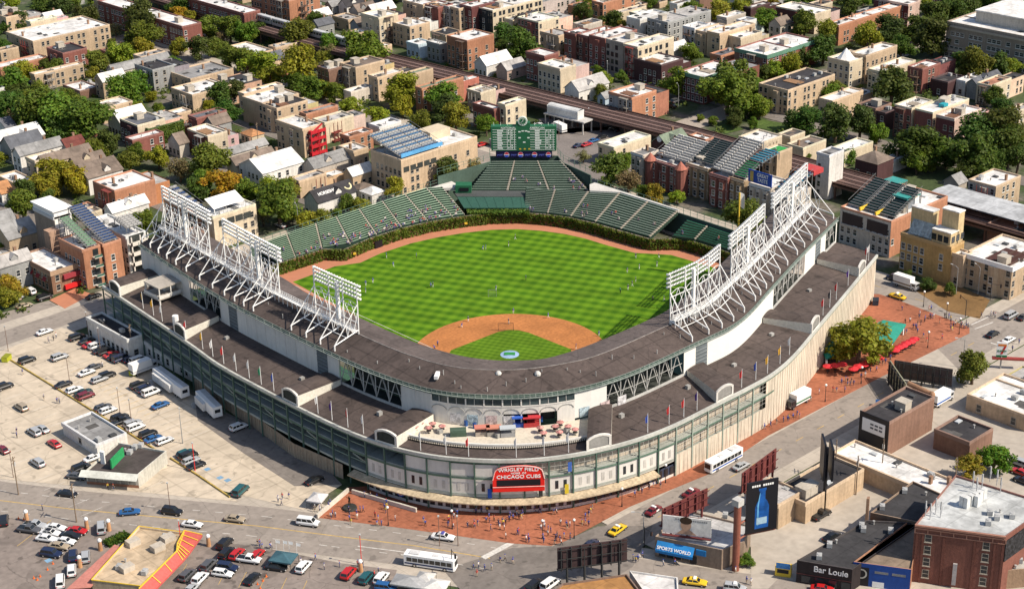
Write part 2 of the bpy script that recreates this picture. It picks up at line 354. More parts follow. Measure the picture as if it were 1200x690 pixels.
structure('disabled_bay_marking', [ST(q) for q in ((-88.6, 19.3), (-88.8, 13.2), (-88.2, 10.7), (-139.9, 9.5))], mat('blue_road_paint', (.2, .35, .5), .8), .175)
# field
def circ(cx, cy, r, a0=0, a1=2*PI, n=40): return [(cx + r*math.cos(a0 + (a1-a0)*i/n), cy + r*math.sin(a0 + (a1-a0)*i/n)) for i in range(n + (0 if abs(a1-a0-2*PI) < 1e-6 else 1))]
WALLP = [(-1, 111.5), (20, 110.6), (24.5, 105.2), (37, 106.8), (50, 106.3), (62, 103.6), (72, 99.6), (81, 94.6), (88, 88.2), (93, 80.5), (96.7, 72), (98.7, 62), (99.6, 51), (101, 38), (106, 33.2), (109.2, 30), (110, 12), (110.5, -9)]
structure('warning_track', [WALLP + [(60, -12), (-14, -14), (-12, 60)]], TRACK, .02)
OUTG = [(1.5, 103.5), (19, 104), (27, 100.3), (37, 101.8), (50, 101.2), (60, 98.8), (69, 95.2), (77.5, 90.4), (84, 84.4), (88.6, 77.3), (92, 69.5), (93.9, 61), (94.6, 51), (96, 40), (103, 30), (104.5, 12), (104.7, 1), (33.5, -3.5), (-3.5, 33.5)]
structure('outfield_grass', [OUTG], GRASS, .03)
arc = [p for p in circ(13, 13, 29, -1.2, PI/2 + 1.2, 60) if p[0] > -3.3 and p[1] > -3.3]
structure('infield_dirt', [arc + [(-3.5, 30), (-4, -4), (30, -3.5)]], DIRT, .04)
structure('infield_grass', [[(2.5, 1.2), (26.8, 1.2), (28, 2.6), (27.4, 20), (26.4, 23.6), (24.6, 25.8), (21.3, 27), (3, 27.6), (1.2, 26.4), (1.2, 2.5)]], INGRASS, .05)
structure('foul_line', [strip((1, 0), (108, 0), .18), strip((0, 1), (0, 108), .18)], PAINTW, .06)
mo = MB()
for r0, r1, z0, z1 in ((2.75, .9, .06, .28),):
    a = circ(13, 13, r0, n=24); c = circ(13, 13, r1, n=24)
    for i in range(24): j = (i+1) % 24; mo.quad((*a[i], z0), (*a[j], z0), (*c[j], z1), (*c[i], z1))
    mo.quad(*[(*p, z1) for p in c])
o = mo.build('mound_cover', mat('mound_tarp', (.3, .42, .62), .5, var=.1)); tag(o, 'pale blue tarp spread over the pitching mound', 'tarp')
o = MB().prism([(13 + x*.707 - y*.707, 13 + x*.707 + y*.707) for x, y in ((-.9,-1.6),(.9,-1.6),(.9,1.6),(-.9,1.6))], .24, .34).build('mound_mat', mat('green_mat', (.03, .25, .06), .8)); tag(o, 'green practice mat laid across the blue mound tarp', 'mat')

# ------------------------------------------------------------------ stadium
STA = dict(
 LE=[(-60.5,114),(-62.5,90),(-65.3,60),(-67.3,42),(-67.6,20),(-67.2,0),(-66.2,-15),(-64,-27),(-60,-37.5),(-54,-46.5),(-47,-54),(-39.5,-59.5),(-31,-63.7),(-20,-67.2),(-8,-68.9),(8,-69),(22,-69),(33,-68.3),(46,-65.2),(66,-58.3),(90,-50),(119,-39.8)],
 UE=[(-46.4,114),(-49.4,90),(-52.4,62),(-53.2,43),(-53.4,20),(-53,0),(-51.8,-13),(-49.5,-24),(-46,-31.5),(-40.5,-38.7),(-34,-44.8),(-27,-49.2),(-18.5,-52.4),(-8,-54.2),(2,-54.6),(14,-54.6),(24,-54.7),(32,-54.4),(42,-52),(60,-45.5),(87,-36),(116,-26.6)],
 RG=[(-38.5,112),(-40.3,90),(-43,60),(-44.2,42),(-44.5,20),(-44.3,0),(-43.2,-12),(-41,-21.5),(-37.5,-28),(-32.5,-34),(-26.8,-38.5),(-20,-42),(-13,-44.5),(-4,-45.5),(5,-45.7),(15,-45.7),(24,-45.7),(32,-44.9),(43,-41.6),(60,-36.2),(86,-27),(113,-17.4)],
 IE=[(-29.5,108),(-31.2,88),(-34,58),(-36,42),(-36.2,20),(-36.1,0),(-34.8,-11),(-32.5,-19.5),(-29,-26),(-24.5,-31),(-19.5,-34.8),(-13.5,-36.5),(-8,-37.3),(0,-37.8),(8,-38),(16,-38),(24,-37.6),(32.5,-35.6),(43.5,-32),(60,-26.8),(84,-18),(110,-9)])
def cr(P, t):
    n = len(P) - 1; i = min(int(t), n-1); u = t - i
    g = lambda k: Vector(P[max(0, min(n, k))])
    p0, p1, p2, p3 = g(i-1), g(i), g(i+1), g(i+2)
    if i == 0: p0 = 2*p1 - p2
    if i == n-1: p3 = 2*p2 - p1
    return .5*((2*p1) + (p2-p0)*u + (2*p0 - 5*p1 + 4*p2 - p3)*u*u + (3*p1 - p0 - 3*p2 + p3)*u**3)
TMAX = 21
def ring(nm, t): return cr(STA[nm], t)
def tnear(nm, p): return min((( ring(nm, i*TMAX/2100) - Vector(p)).length, i*TMAX/2100) for i in range(2101))[1]
def tan(nm, t): return (ring(nm, min(TMAX, t+.02)) - ring(nm, max(0, t-.02))).normalized()
stad = thing('ballpark', 'white and green ballpark grandstand with dark horseshoe roof', 'ballpark', (-30, -30, 0))
TS = [i*TMAX/126 for i in range(127)]
def sheet(rows, mb, mi=0):
    """rows: functions t -> (x, y, z)"""
    for a, b in zip(TS, TS[1:]):
        for f, g in zip(rows, rows[1:]): mb.quad(f(a), f(b), g(b), g(a), mi=mi)
    return mb
def at(nm, z, k=None, w=0): 
    def f(t):
        p = ring(nm, t)
        if k: p = p.lerp(ring(k, t), w)
        return (p.x, p.y, z)
    return f
EZ = 15.0
tD4 = tnear('LE', (-64.4, -25.3)); tD5 = tnear('LE', (-29.5, -64.3))
b = MB()
for a, c in zip(TS, TS[1:]):
    mid = (a + c)/2; terr = tD4 < mid < tD5
    fs = [at('LE', EZ), at('LE', 15.35, 'UE', .30)] if terr else [at('LE', EZ), at('LE', 15.8, 'UE', .5), at('UE', 16.35)]
    for f, g in zip(fs, fs[1:]): b.quad(f(a), f(c), g(c), g(a))
b.build('lower_roof', STROOF, stad)
b = MB(); T2 = [t for t in TS if tD4 <= t <= tD5]
for a, c in zip(T2, T2[1:]): b.quad(at('LE', 15.6, 'UE', .28)(a), at('LE', 15.6, 'UE', .28)(c), at('UE', 15.62, 'UE', 1)(c), at('UE', 15.62, 'UE', 1)(a))
b.build('terrace_floor', mat('terrace_paving', (.6, .54, .44), .9, var=.1), stad)
b = MB()
for a, c in zip(T2, T2[1:]):
    for w, z0, z1 in ((.30, 15.3, 16.5),):
        p, q = at('LE', 0, 'UE', w), at('LE', 0, 'UE', w + .03)
        P = [p(a)[:2], p(c)[:2], q(c)[:2], q(a)[:2]]; b.prism(P, z0, z1)
b.build('terrace_parapet', STWALL, stad)
b = MB()
for a, c in zip(T2[::1], T2[1::1]):
    p = at('LE', 15.2, 'UE', .27)(a); q = at('LE', 15.2, 'UE', .27)(c)
    for z in (.5, 1.0): b.tube((p[0], p[1], 15.2+z), (q[0], q[1], 15.2+z), .05, n=4)
    for k in (0, .33, .66): x = lerp(p, q, k); b.box(x[0]-.06, x[0]+.06, x[1]-.06, x[1]+.06, 15.2, 16.25)
b.build('terrace_railing', DARKST, stad)
# upper roof: slopes out from the ridge to the street and in to the field
UZ, RZ, IZ = 24.5, 27.0, 25.9
b = sheet([at('UE', UZ), at('RG', RZ)], MB()); b.build('upper_roof', STROOF, stad)
b = sheet([at('RG', RZ + .01), at('IE', IZ)], MB()); b.build('field_roof', mat('sunlit_asphalt_roof', (.125, .1, .092), .9, var=.22, s1=.07, s2=.9, var2=.2, grid=7, bump=2, wear=.7), stad)  # lighter tone on the field slope is sun painted into the roof colour
b = sheet([at('IE', IZ), at('IE', IZ - 1.1), at('RG', IZ - 1.0), at('UE', UZ - 1.3), at('UE', UZ)], MB()); b.build('roof_fascia', STEELG, stad)
b = MB()
for t in (0, TMAX):
    P = [at('UE', UZ)(t), at('UE', UZ-1.3)(t), at('RG', IZ-1)(t), at('IE', IZ-1.1)(t), at('IE', IZ)(t), at('RG', RZ)(t)]; b.quad(*P)
b.build('roof_end', STWALL, stad)
# railing walkway along the upper eave
b = MB()
for a, c in zip(TS, TS[1:]):
    n = Vector((tan('UE', a).y, -tan('UE', a).x)); n2 = Vector((tan('UE', c).y, -tan('UE', c).x))
    p = ring('UE', a) + n*.5; q = ring('UE', c) + n2*.5
    for z, r in ((UZ - .75, .1), (UZ - .15, .05), (UZ + .4, .06)): b.tube((*p, z), (*q, z), r, n=4)
    b.box(p.x-.06, p.x+.06, p.y-.06, p.y+.06, UZ-.9, UZ+.4)
    b.quad((*ring('UE', a), UZ-.75), (*ring('UE', c), UZ-.75), (*q, UZ-.75), (*p, UZ-.75))
b.build('eave_railing', mat('rail_paint', (.30, .34, .31), .6), stad)
b = MB()
for a, c in zip(TS, TS[1:]): b.tube(at('RG', RZ + .02)(a), at('RG', RZ + .02)(c), .12, n=4)
b.build('ridge_seam', mat('ridge_flashing', (.3, .27, .25), .7, var=.4, s1=.5), stad)
# upper wall, bay by bay
def ukind(p):
    x, y = p
    if x < -30 and y > -22.8:
        if 65 < y < 81 or -17 < y < 5: return 'truss'
        if 55 < y < 59 or 13 < y < 18.5: return 'louvre'
        return 'panel'
    if x > -24 and y < -20:
        if -16.5 < x < 10.5 or 60.5 < x < 89 or 105 < x < 113: return 'truss'
        if 16.5 < x < 20.5 or 99 < x < 102: return 'louvre'
        return 'bright'
    return 'glass'
def arcs(nm, step):
    out = [0.0]; last = ring(nm, 0); acc = 0
    for i in range(1, 4201):
        t = i*TMAX/4200; p = ring(nm, t); acc += (p - last).length; last = p
        if acc >= step: out.append(t); acc = 0
    out.append(TMAX); return out
UB = arcs('UE', 4.6); SUNPANEL = mat('sunlit_panel', (.74, .72, .67), .7, var=.05, s1=.1, s2=1, var2=.03)  # lighter copy of the wall panel paint; sunlight on this wing is coloured in
TRG = mat('truss_grey', (.5, .49, .46), .5)
for i, (a, c) in enumerate(zip(UB, UB[1:])):
    p, q = ring('UE', a), ring('UE', c); kd = ukind(p.lerp(q, .5))
    d = (q - p).normalized(); n = Vector((d.y, -d.x)); L_ = (q - p).length; inn = -n
    zt = UZ - 1.25
    if kd in ('panel', 'bright'):
        pan = MB().quad((*p, 16.2), (*q, 16.2), (*q, zt), (*p, zt))
        if kd == 'panel': pan.obox(p - d*.05 + n*.02, d, n, .1, .06, 16.3, zt)
        pan.build('wall_panel', STWALL if kd == 'panel' else SUNPANEL, stad)
    elif kd == 'louvre':
        lv = MB(); lv.quad((*p, 16.2), (*q, 16.2), (*q, zt), (*p, zt))
        for k in range(6): z = 16.6 + k*1.05; lv.obox(p, d, n, L_, .12, z, z + .12, 1)
        lv.build('louvre', [mat('louvre_grey', (.13, .15, .16), .6), mat('louvre_blade', (.26, .28, .29), .6)], stad)
    elif kd == 'truss':
        P, Q = p + inn*5, q + inn*5; vd, tr = MB(), MB()
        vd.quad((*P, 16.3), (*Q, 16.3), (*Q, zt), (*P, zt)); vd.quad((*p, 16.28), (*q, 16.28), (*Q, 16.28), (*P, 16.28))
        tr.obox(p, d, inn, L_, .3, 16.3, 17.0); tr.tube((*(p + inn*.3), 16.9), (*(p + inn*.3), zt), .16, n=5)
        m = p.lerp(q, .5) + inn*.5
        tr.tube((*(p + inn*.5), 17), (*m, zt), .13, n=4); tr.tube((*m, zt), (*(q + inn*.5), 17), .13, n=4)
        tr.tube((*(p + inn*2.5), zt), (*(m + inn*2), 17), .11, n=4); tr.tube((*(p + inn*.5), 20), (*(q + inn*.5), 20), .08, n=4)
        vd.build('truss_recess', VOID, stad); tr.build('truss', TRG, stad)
    else:
        vd, pan, fr, gl, arch = MB(), MB(), MB(), MB(), MB(); door = 5.4 > abs((p.lerp(q, .5) - Vector((-33.5, -45.2))).length)
        if door:
            vd.quad((*(p+inn*3), 15.6), (*(q+inn*3), 15.6), (*(q+inn*3), 19.2), (*(p+inn*3), 19.2))
            pan.quad((*p, 19.2), (*q, 19.2), (*q, 21.3), (*p, 21.3)); pan.obox(p, d, inn, .3, .3, 15.6, 19.2)
        else: pan.quad((*p, 15.6), (*q, 15.6), (*q, 21.3), (*p, 21.3))
        fr.obox(p, d, n, L_, .12, 21.2, 21.5); fr.obox(p, d, n, .35, .16, 21.5, zt); fr.obox(p + d*L_*.5, d, n, .1, .1, 21.5, zt)
        gl.quad((*p, 21.5), (*q, 21.5), (*q, zt), (*p, zt))
        for k in range(8):
            t0, t1 = PI*k/8, PI*(k+1)/8; c0 = p.lerp(q, .5)
            f = lambda t, r: (*(c0 + d*math.cos(t)*r + n*.1), 19.4 + .62*math.sin(t)*r)
            arch.tube(f(t0, L_*.44), f(t1, L_*.44), .09, n=4)
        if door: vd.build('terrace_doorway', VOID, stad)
        w_ = pan.build('wall_panel', STWALL, stad); gl.build('press_box_glass', mat('press_glass', (.05, .07, .075), .1, var=.5, s1=.25), stad); fr.build('window_frame', STWALL, stad); arch.build('wall_arch', mat('arch_grey', (.34, .33, .31), .7), stad)
for k in range(7):   # posters on the terrace wall
    t = tnear('UE', lerp((-46.8, -29.5), (-7, -54.2), (.03, .13, .23, .32, .68, .8, .92)[k])); p = ring('UE', t); d = tan('UE', t); n = Vector((d.y, -d.x))
    MB().obox(p - d*1.4 + n*.05, d, n, 2.8, .05, 16.2, 18.8).build('wall_poster', mat('poster_%d' % (k % 3), [(.62, .6, .6), (.45, .55, .6), (.65, .5, .48)][k % 3], .7, var=.5, s1=1.2, s2=5, var2=.5), stad)
# street facade, bay by bay along the lower eave
LB = arcs('LE', 6.0)
sA = tnear('LE', (-65.4, -21)); sB = tnear('LE', (-6, -69)); sC = tnear('LE', (32.2, -68.4)); sM0 = tnear('LE', (-62, -33)); sM1 = tnear('LE', (-54, -46.5))
CORR = mat('corrugated_beige', (.62, .54, .43), .75, var=.14, s1=.1, s2=1, var2=.08, streak=.22)
inner, slab = MB(), MB()
MESHM = mat('fence_wire', (.5, .49, .44), .6)
for i, (a, c) in enumerate(zip(LB, LB[1:])):
    p, q = ring('LE', a), ring('LE', c); d = (q - p).normalized(); n = Vector((d.y, -d.x)); L_ = (q-p).length; mid = (a + c)/2
    if L_ < .5: continue
    zone = 'A' if mid < sA else 'B' if mid < sB else 'C' if mid < sC else 'D'
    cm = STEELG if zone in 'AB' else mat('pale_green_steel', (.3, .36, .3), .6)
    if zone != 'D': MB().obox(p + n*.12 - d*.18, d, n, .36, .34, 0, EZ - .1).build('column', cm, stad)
    if zone == 'D':
        w = MB(); w.quad((*p, 0), (*q, 0), (*q, EZ - .05), (*p, EZ - .05))
        for k in range(int(L_/1.5)): w.obox(p + d*(k*1.5), d, n, .2, .09, .1, EZ - .1)
        w.build('corrugated_panel', CORR, stad); continue
    P, Q = p - n*9, q - n*9; net = MB()
    inner.quad((*P, 0), (*Q, 0), (*Q, EZ - .2), (*P, EZ - .2))
    for z in (5.1, 10.0): slab.quad((*p, z), (*q, z), (*Q, z), (*P, z)); slab.quad((*P, z - .35), (*Q, z - .35), (*q, z - .35), (*p, z - .35)); slab.obox(p - n*.05, d, n, L_, .15, z - .45, z + .15)
    if zone == 'A' and i % 3 != 2:    # sloping ramp edge seen between the columns
        r = MB(); z0 = 6.2 + (i % 3)*1.6
        r.quad((*(p - n*1), z0 + 1.6), (*(q - n*1), z0), (*(q - n*1), z0 + .55), (*(p - n*1), z0 + 2.15)); r.build('ramp_edge', mat('ramp_concrete', (.34, .38, .34), .8), stad)
    if zone == 'A' :
        for z in (12.0, 7.3): MB().obox(p - n*.3, d, n, L_, .2, z, z + .22).build('floor_edge', mat('floor_edge', (.2, .27, .22), .7), stad)
    if zone in 'BC':
        if zone == 'B':
            w = MB(); w.quad((*(p + n*.02), 4.4), (*(q + n*.02), 4.4), (*(q + n*.02), 9.4), (*(p + n*.02), 9.4))
            pn = w.build('facade_panel', STWALL, stad)
            for f in (.33, .68):
                x = p + d*(L_*f - .4) + n*.03; MB().obox(x, d, n, .8, .05, 6.0, 8.2).build('panel_window', mat('panel_window', (.5, .48, .44), .5) if i % 3 else GLASS, pn)
            w = MB(); w.quad((*(p + n*.02), 0), (*(q + n*.02), 0), (*(q + n*.02), 1.0), (*(p + n*.02), 1.0)); w.build('base_wall', STWALL, stad)
            for k in range(3):
                x = p + d*(L_*(k + .2)/3); MB().obox(x, d, n, L_/3*.6, .1, 1.0, 3.2).build('ticket_window', GLASS, stad)
            w = MB(); w.quad((*(p - n*.1), 1.0), (*(q - n*.1), 1.0), (*(q - n*.1), 3.6), (*(p - n*.1), 3.6)); w.build('ticket_wall', mat('ticket_blue', (.05, .06, .1), .6, var=.5, s1=.6) if mid > .55*(sA + sB) else STWALL, stad)
            if sM0 - .3 < mid < sM1 + 1.4:
                w = MB(); w.quad((*(p + n*.02), 10.2), (*(q + n*.02), 10.2), (*(q + n*.02), 13.4 if mid > sM0 + .6 else 14.2), (*(p + n*.02), 13.4 if mid > sM0 + .6 else 14.2)); w.build('upper_panel', STWALL, stad)
        else:
            w = MB(); w.quad((*(p + n*.3), 0), (*(q + n*.3), 0), (*(q + n*.3), 6.2), (*(p + n*.3), 6.2))
            for k in range(int(L_/1.5)): w.obox(p + d*(k*1.5) + n*.3, d, n, .16, .07, .1, 6.2)
            w.build('corrugated_panel', CORR, stad)
        if mid > sB - 4 :
            for z in (7.4, 8.6, 11.2, 12.3, 13.4): 
                if z > 9.4 or zone == 'C': net.obox(p + n*.02, d, n, L_, .05, z, z + .07)
            for k in range(1, 4): net.obox(p + d*(L_*k/4) + n*.02, d, n, .07, .05, 9.5 if zone == 'B' else 6.2, EZ - .8)
            w = MB(); w.quad((*(p - n*1.6), 10.2), (*(q - n*1.6), 10.2), (*(q - n*1.6), 13.6), (*(p - n*1.6), 13.6)); w.build('ramp_wall', mat('ramp_sunlit', (.52, .44, .35), .8), stad)  # cream tone painted as if sunlit, covering the shaded concourse wall behind
            w = MB(); w.quad((*(p - n*1.4), 5.4), (*(q - n*1.4), 5.4), (*(q - n*1.4), 9.0), (*(p - n*1.4), 9.0)); w.build('ramp_wall', mat('ramp_sunlit', (.52, .44, .35), .8), stad)
    if net.f: net.build('fence_bars', MESHM, stad)
inner.build('inner_wall', mat('concourse_green', (.045, .09, .075), .8, var=.4, s1=.2), stad); slab.build('concourse_floor', mat('concourse_floor', (.36, .38, .34), .8), stad)
b = MB(); g = MB(); g2 = MB()
for a, c in zip(TS, TS[1:]):
    n1 = Vector((tan('LE', a).y, -tan('LE', a).x)); n2 = Vector((tan('LE', c).y, -tan('LE', c).x)); p, q = ring('LE', a), ring('LE', c)
    o_ = .5; b.quad((*(p+n1*o_), 14.25), (*(q+n2*o_), 14.25), (*(q+n2*o_), EZ+.12), (*(p+n1*o_), EZ+.12)); b.quad((*(p+n1*o_), EZ+.12), (*(q+n2*o_), EZ+.12), (*(q-n2*.1), EZ+.12), (*(p-n1*.1), EZ+.12))
    b.quad((*(p), 14.25), (*(q), 14.25), (*(q+n2*o_), 14.25), (*(p+n1*o_), 14.25))
    g2.quad((*(p+n1*.3), 13.75), (*(q+n2*.3), 13.75), (*(q+n2*.3), 14.24), (*(p+n1*.3), 14.24))
    g.quad((*(p+n1*.3), 9.4), (*(q+n2*.3), 9.4), (*(q+n2*.3), 9.9), (*(p+n1*.3), 9.9)) if a < sC else 0
b.build('eave_gutter', mat('gutter_paint', (.5, .5, .455), .6, var=.2), stad); g.build('facade_beam', mat('beam_green', (.1, .17, .125), .6), stad); g2.build('eave_beam', MATS['beam_green'], stad)
# entrance canopy
b = MB(); c0 = tnear('LE', (-66.2, -14)); c1 = tnear('LE', (-14, -68.4)); TC = [c0 + (c1-c0)*i/30 for i in range(31)]
for a, c in zip(TC, TC[1:]):
    n1 = Vector((tan('LE', a).y, -tan('LE', a).x)); n2 = Vector((tan('LE', c).y, -tan('LE', c).x)); p, q = ring('LE', a), ring('LE', c)
    A = [(*(p+n1*.1), 4.35), (*(q+n2*.1), 4.35), (*(q+n2*2.6), 3.9), (*(p+n1*2.6), 3.9)]
    b.quad(*A[::-1]); b.quad(*[(x, y, z-.3) for x, y, z in A]); b.quad(A[3], A[2], (A[2][0], A[2][1], A[2][2]-.3), (A[3][0], A[3][1], A[3][2]-.3))
b.build('entrance_canopy', mat('weathered_canopy', (.5, .4, .27), .85, var=.25, s1=.3, s2=1.4, var2=.3), stad)
# dormers over the stairs
ARCH = [(-1, 0), (-1, .74), (-.75, .86), (-.4, .96), (0, 1), (.4, .96), (.75, .86), (1, .74), (1, 0)]
for p0 in ((-61, 106), (-64.6, 65.5), (-67.2, 10), (-64.4, -25.3), (-29.5, -64.2), (12, -68.9), (62, -59.8), (104, -45)):
    t = tnear('LE', p0); p = ring('LE', t); q = ring('UE', t); d = tan('LE', t); inn = (q - p); L_ = inn.length; inn.normalize(); hw = 3.3; H = 3.6; z0 = 15.1
    far = L_ - .3
    prof = [(x*hw, z0 + H*z) for x, z in ((-1, 0), (-1, .82), (-.5, .91), (0, .94), (.5, .91), (1, .82), (1, 0))]; arch_ = [(x*hw*1.02, z0 + H*z*1.06) for x, z in ARCH]
    F = lambda u, s, x: (p.x + inn.x*s + d.x*x, p.y + inn.y*s + d.y*x, u)
    dm = put('dormer', None, stad, (p.x + 30, p.y + 30, 0)) 
    w = MB(); rf = MB()
    for (x0, u0), (x1, u1) in zip(prof, prof[1:]):
        mb = w if abs(x0 - x1) < .1 else rf
        if mb is rf: rf.quad(F(u0, .1, x0), F(u1, .1, x1), F(u1-.15, far, x1), F(u0-.15, far, x0))
        else: w.quad(F(u0, .1, x0), F(u1, .1, x1), F(u1-(.15 if u1 > z0+1 else 0), far, x1), F(u0-(.15 if u0 > z0+1 else 0), far, x0))
    w.build('dormer_wall', mat('dormer_cream', (.66, .62, .53), .75, var=.1), dm); rf.build('dormer_roof', STROOF, dm)
    fr_ = MB(); op = MB()
    for (x0, u0), (x1, u1) in zip(arch_, arch_[1:]):
        k = .8; a = [(x0, u0), (x1, u1), (x1*k, z0 + .5 + (u1-z0)*.74), (x0*k, z0 + .5 + (u0-z0)*.74)]
        fr_.quad(*[F(u, -.15, x) for x, u in a])
        fr_.quad(F(u0, -.15, x0), F(u0, .45, x0*1.0), F(u1, .45, x1), F(u1, -.15, x1))
    fr_.quad(F(z0, -.15, -hw), F(z0, -.15, hw), F(z0+.5, -.15, hw*.8), F(z0+.5, -.15, -hw*.8))
    op.quad(*[F(z0 + .5 + (u-z0)*.74, .02, x*.8) for x, u in arch_])
    fr_.build('arch_frame', mat('arch_white', (.66, .63, .58), .7), dm); op.build('arch_window', VOID if p0[0] < -60 else mat('pale_glass', (.3, .29, .27), .4), dm)
# small balcony box on the upper wall
kb = put('balcony_box', None, stad, (-52 + 30, 92 + 30, 0))
b = MB(); b.box(-57.5, -49.5, 87, 95, 20.6, 21.0); b.box(-58, -49.6, 86.8, 95.2, 17.2, 17.6); b.build('balcony_slab', mat('balcony_concrete', (.42, .38, .33), .8), kb)
b = MB(); [b.box(x, x+.3, y, y+.3, z, 20.6 if z > 17 else 17.2) for x in (-57.4, -53.5) for y in (87.1, 94.6) for z in (17.6,)]; b.box(-53, -49.6, 91, 95, 17.6, 20.6); b.box(-57.8, -57.6, 86.9, 95, 17.6, 18.5); b.box(-57.8, -50, 86.9, 87.1, 17.6, 18.5); b.box(-57.6, -57.2, 87, 87.4, 15.4, 17.2); b.build('balcony_wall', STWALL, kb)
# lower bowl: seats below the roof
b = MB()
rows = [at('IE', 1.5, 'RG', -.95), at('IE', 6, 'RG', .2), at('IE', 9, 'RG', .9)]
sheet(rows, b); b.build('seating_bowl', mat('seat_green', (.03, .085, .05), .7, var=.2, s1=2), stad)
b = sheet([at('IE', 14, 'RG', -.1), at('RG', 17), at('UE', 22, 'RG', .2)], MB()); b.build('upper_seating', MATS['seat_green'], stad)
b = sheet([at('IE', .05, 'RG', -.95), at('IE', 1.5, 'RG', -.95)], MB()); b.build('field_wall', mat('brick_backstop', (.3, .12, .07), .9), stad)
# roof fittings
for px in ((-34.3, -33.9), (-27.5, -41.0)):
    f = put('roof_fan', None, stad, Vector((px[0], px[1], 25.6)) - wloc(stad)); x, y = px
    MB().tube((x, y, 25.4), (x, y, 26.3), .7, n=10).ball((x, y, 26.5), .85, 10, 5).build('fan_cowl', mat('fan_metal', (.6, .58, .54), .5), f)
MB().obox((-47.0, -23.8), (.62, -.78), (.78, .62), 1.0, 3.0, 26.0, 26.9).build('roof_cabinet', WHITE, stad)
rr_ = random.Random(5)
for k in range(34):
    t = .5 + 20*k/34 + rr_.uniform(-.2, .2); w_ = rr_.uniform(.15, .85); p = ring('UE', t).lerp(ring('RG', t), w_); z = UZ + (RZ-UZ)*w_
    b = MB().tube((p.x, p.y, z-.2), (p.x, p.y, z + rr_.uniform(.6, 1.3)), .13, n=6); b.build('vent_pipe', mat('vent_metal', (.4,.39,.37), .5), stad)
    if k % 3 == 0: q = ring('UE', t).lerp(ring('LE', t), .35); MB().box(q.x-.6, q.x+.6, q.y-.5, q.y+.5, 15.5, 16.6 + rr_.uniform(0, .4)).build('roof_unit', mat('unit_grey', (.34,.33,.31), .6, var=.2), stad)
MB().tube((*(-61.5, 72.6), 15), (*(-61.5, 72.6), 18.2), .9, n=10).build('roof_tank', WHITE, stad)

# ------------------------------------------------------------------ marquee sign
mq0 = Vector((-45.9, -52.6)); mt = ring('LE', tnear('LE', (-47, -54))); md = tan('LE', tnear('LE', (-47, -54))); mn = Vector((md.y, -md.x)); mc = mt + mn*1.3
mq = thing('marquee_sign', 'red arched marquee sign over the ballpark entrance', 'sign', (mc.x, mc.y, 4.4)); ang = math.atan2(md.y, md.x)
def mqp(x, z, o=0): return (mc.x + md.x*x + mn.x*o, mc.y + md.y*x + mn.y*o, z)
def mqpoly(P, o0, o1, m, nm, par=mq):
    b = MB(); n = len(P)
    b.quad(*[mqp(x, z, o1) for x, z in P]); b.quad(*[mqp(x, z, o0) for x, z in P][::-1])
    for i in range(n):
        j = (i+1) % n; b.quad(mqp(*P[i], o0), mqp(*P[j], o0), mqp(*P[j], o1), mqp(*P[i], o1))
    return b.build(nm, m, par)
HW = 6.3
top = [(HW*.93*math.cos(PI*k/12), 12.0 + 1.95*math.sin(PI*k/12)**.8) for k in range(13)]
mqpoly([(-HW, 6.9), (HW, 6.9), (HW, 10.2), (HW*.96, 11.2)] + top + [(-HW*.96, 11.2), (-HW, 10.2)], -.35, .1, RED, 'sign_board')
b = MB(); rim = [(HW, 10.2), (HW*.96, 11.2)] + top + [(-HW*.96, 11.2), (-HW, 10.2)]
for (x0, z0), (x1, z1) in zip(rim, rim[1:]): b.tube(mqp(x0, z0, .12), mqp(x1, z1, .12), .13, n=5)
b.tube(mqp(-HW, 8.2, .12), mqp(HW, 8.2, .12), .1, n=5); b.build('sign_rim', mat('rim_pink', (.8, .5, .45), .5), mq)
mqpoly([(-HW*.84, 8.5), (HW*.84, 8.5), (HW*.84, 10.2), (-HW*.84, 10.2)], .1, .16, BLACK, 'message_board')
for txt, s, z, bd, sx in (('WRIGLEY FIELD', 1.3, 13.0, .013, 1.08), ('HOME  OF', .66, 11.95, 0, 1.2), ('CHICAGO CUBS', 1.3, 10.98, 0, 1.12)):
    lettering(mq, txt, s, WHITE, mqp(0, z, .15), ang, bd, sx=sx)
b = MB(); [b.tube(mqp(x, z, -.3), mqp(x, z, -1.4), .1, n=5) for x in (-5, 0, 5) for z in (7.5, 10.5)]; b.build('sign_bracket', STEELG, mq)
# banners on the facade
for px, c in (((-51.0, -48.2), (.03, .1, .45)), ((-43.1, -57.5), (.03, .03, .03)), ((-37.7, -61.2), (.6, .45, .03)), ((-36.6, -61.0), (.05, .12, .4))):
    nm = {(.03,.1,.45): 'blue banner hanging beside the red marquee sign', (.03,.03,.03): 'black banner hanging off the red marquee corner', (.6,.45,.03): 'yellow and black banner hung on a facade column', (.05,.12,.4): 'blue banner draped on the upper mesh of the facade'}[c]
    t = tnear('LE', px); p = ring('LE', t); d = tan('LE', t); n = Vector((d.y, -d.x)); z = 10.6 if 'mesh' in nm else 4.6
    o = MB().obox(p + n*.6 - d*.5, d, n, 1.0, .06, z, z + 2.6).build('banner', CLOTH, None, c); tag(o, nm, 'banner')
rd = ring('LE', tnear('LE', (-63.6, -28.8))); d = tan('LE', tnear('LE', (-63.6, -28.8))); n = Vector((d.y, -d.x))
o = thing('team_roundel', 'blue roundel with red centre on the entrance wall', 'emblem', (rd.x + n.x*.2, rd.y + n.y*.2, 2.4))
for r, c, k, nm in ((1.1, (.03, .06, .35), .25, 'outer_disc'), (.75, (.7, .7, .7), .29, 'white_ring'), (.6, (.6, .03, .03), .33, 'red_disc')):
    MB().tube((rd.x, rd.y, 2.4), (rd.x + n.x*k, rd.y + n.y*k, 2.4), r, n=16).build(nm, TRIM, o, c)
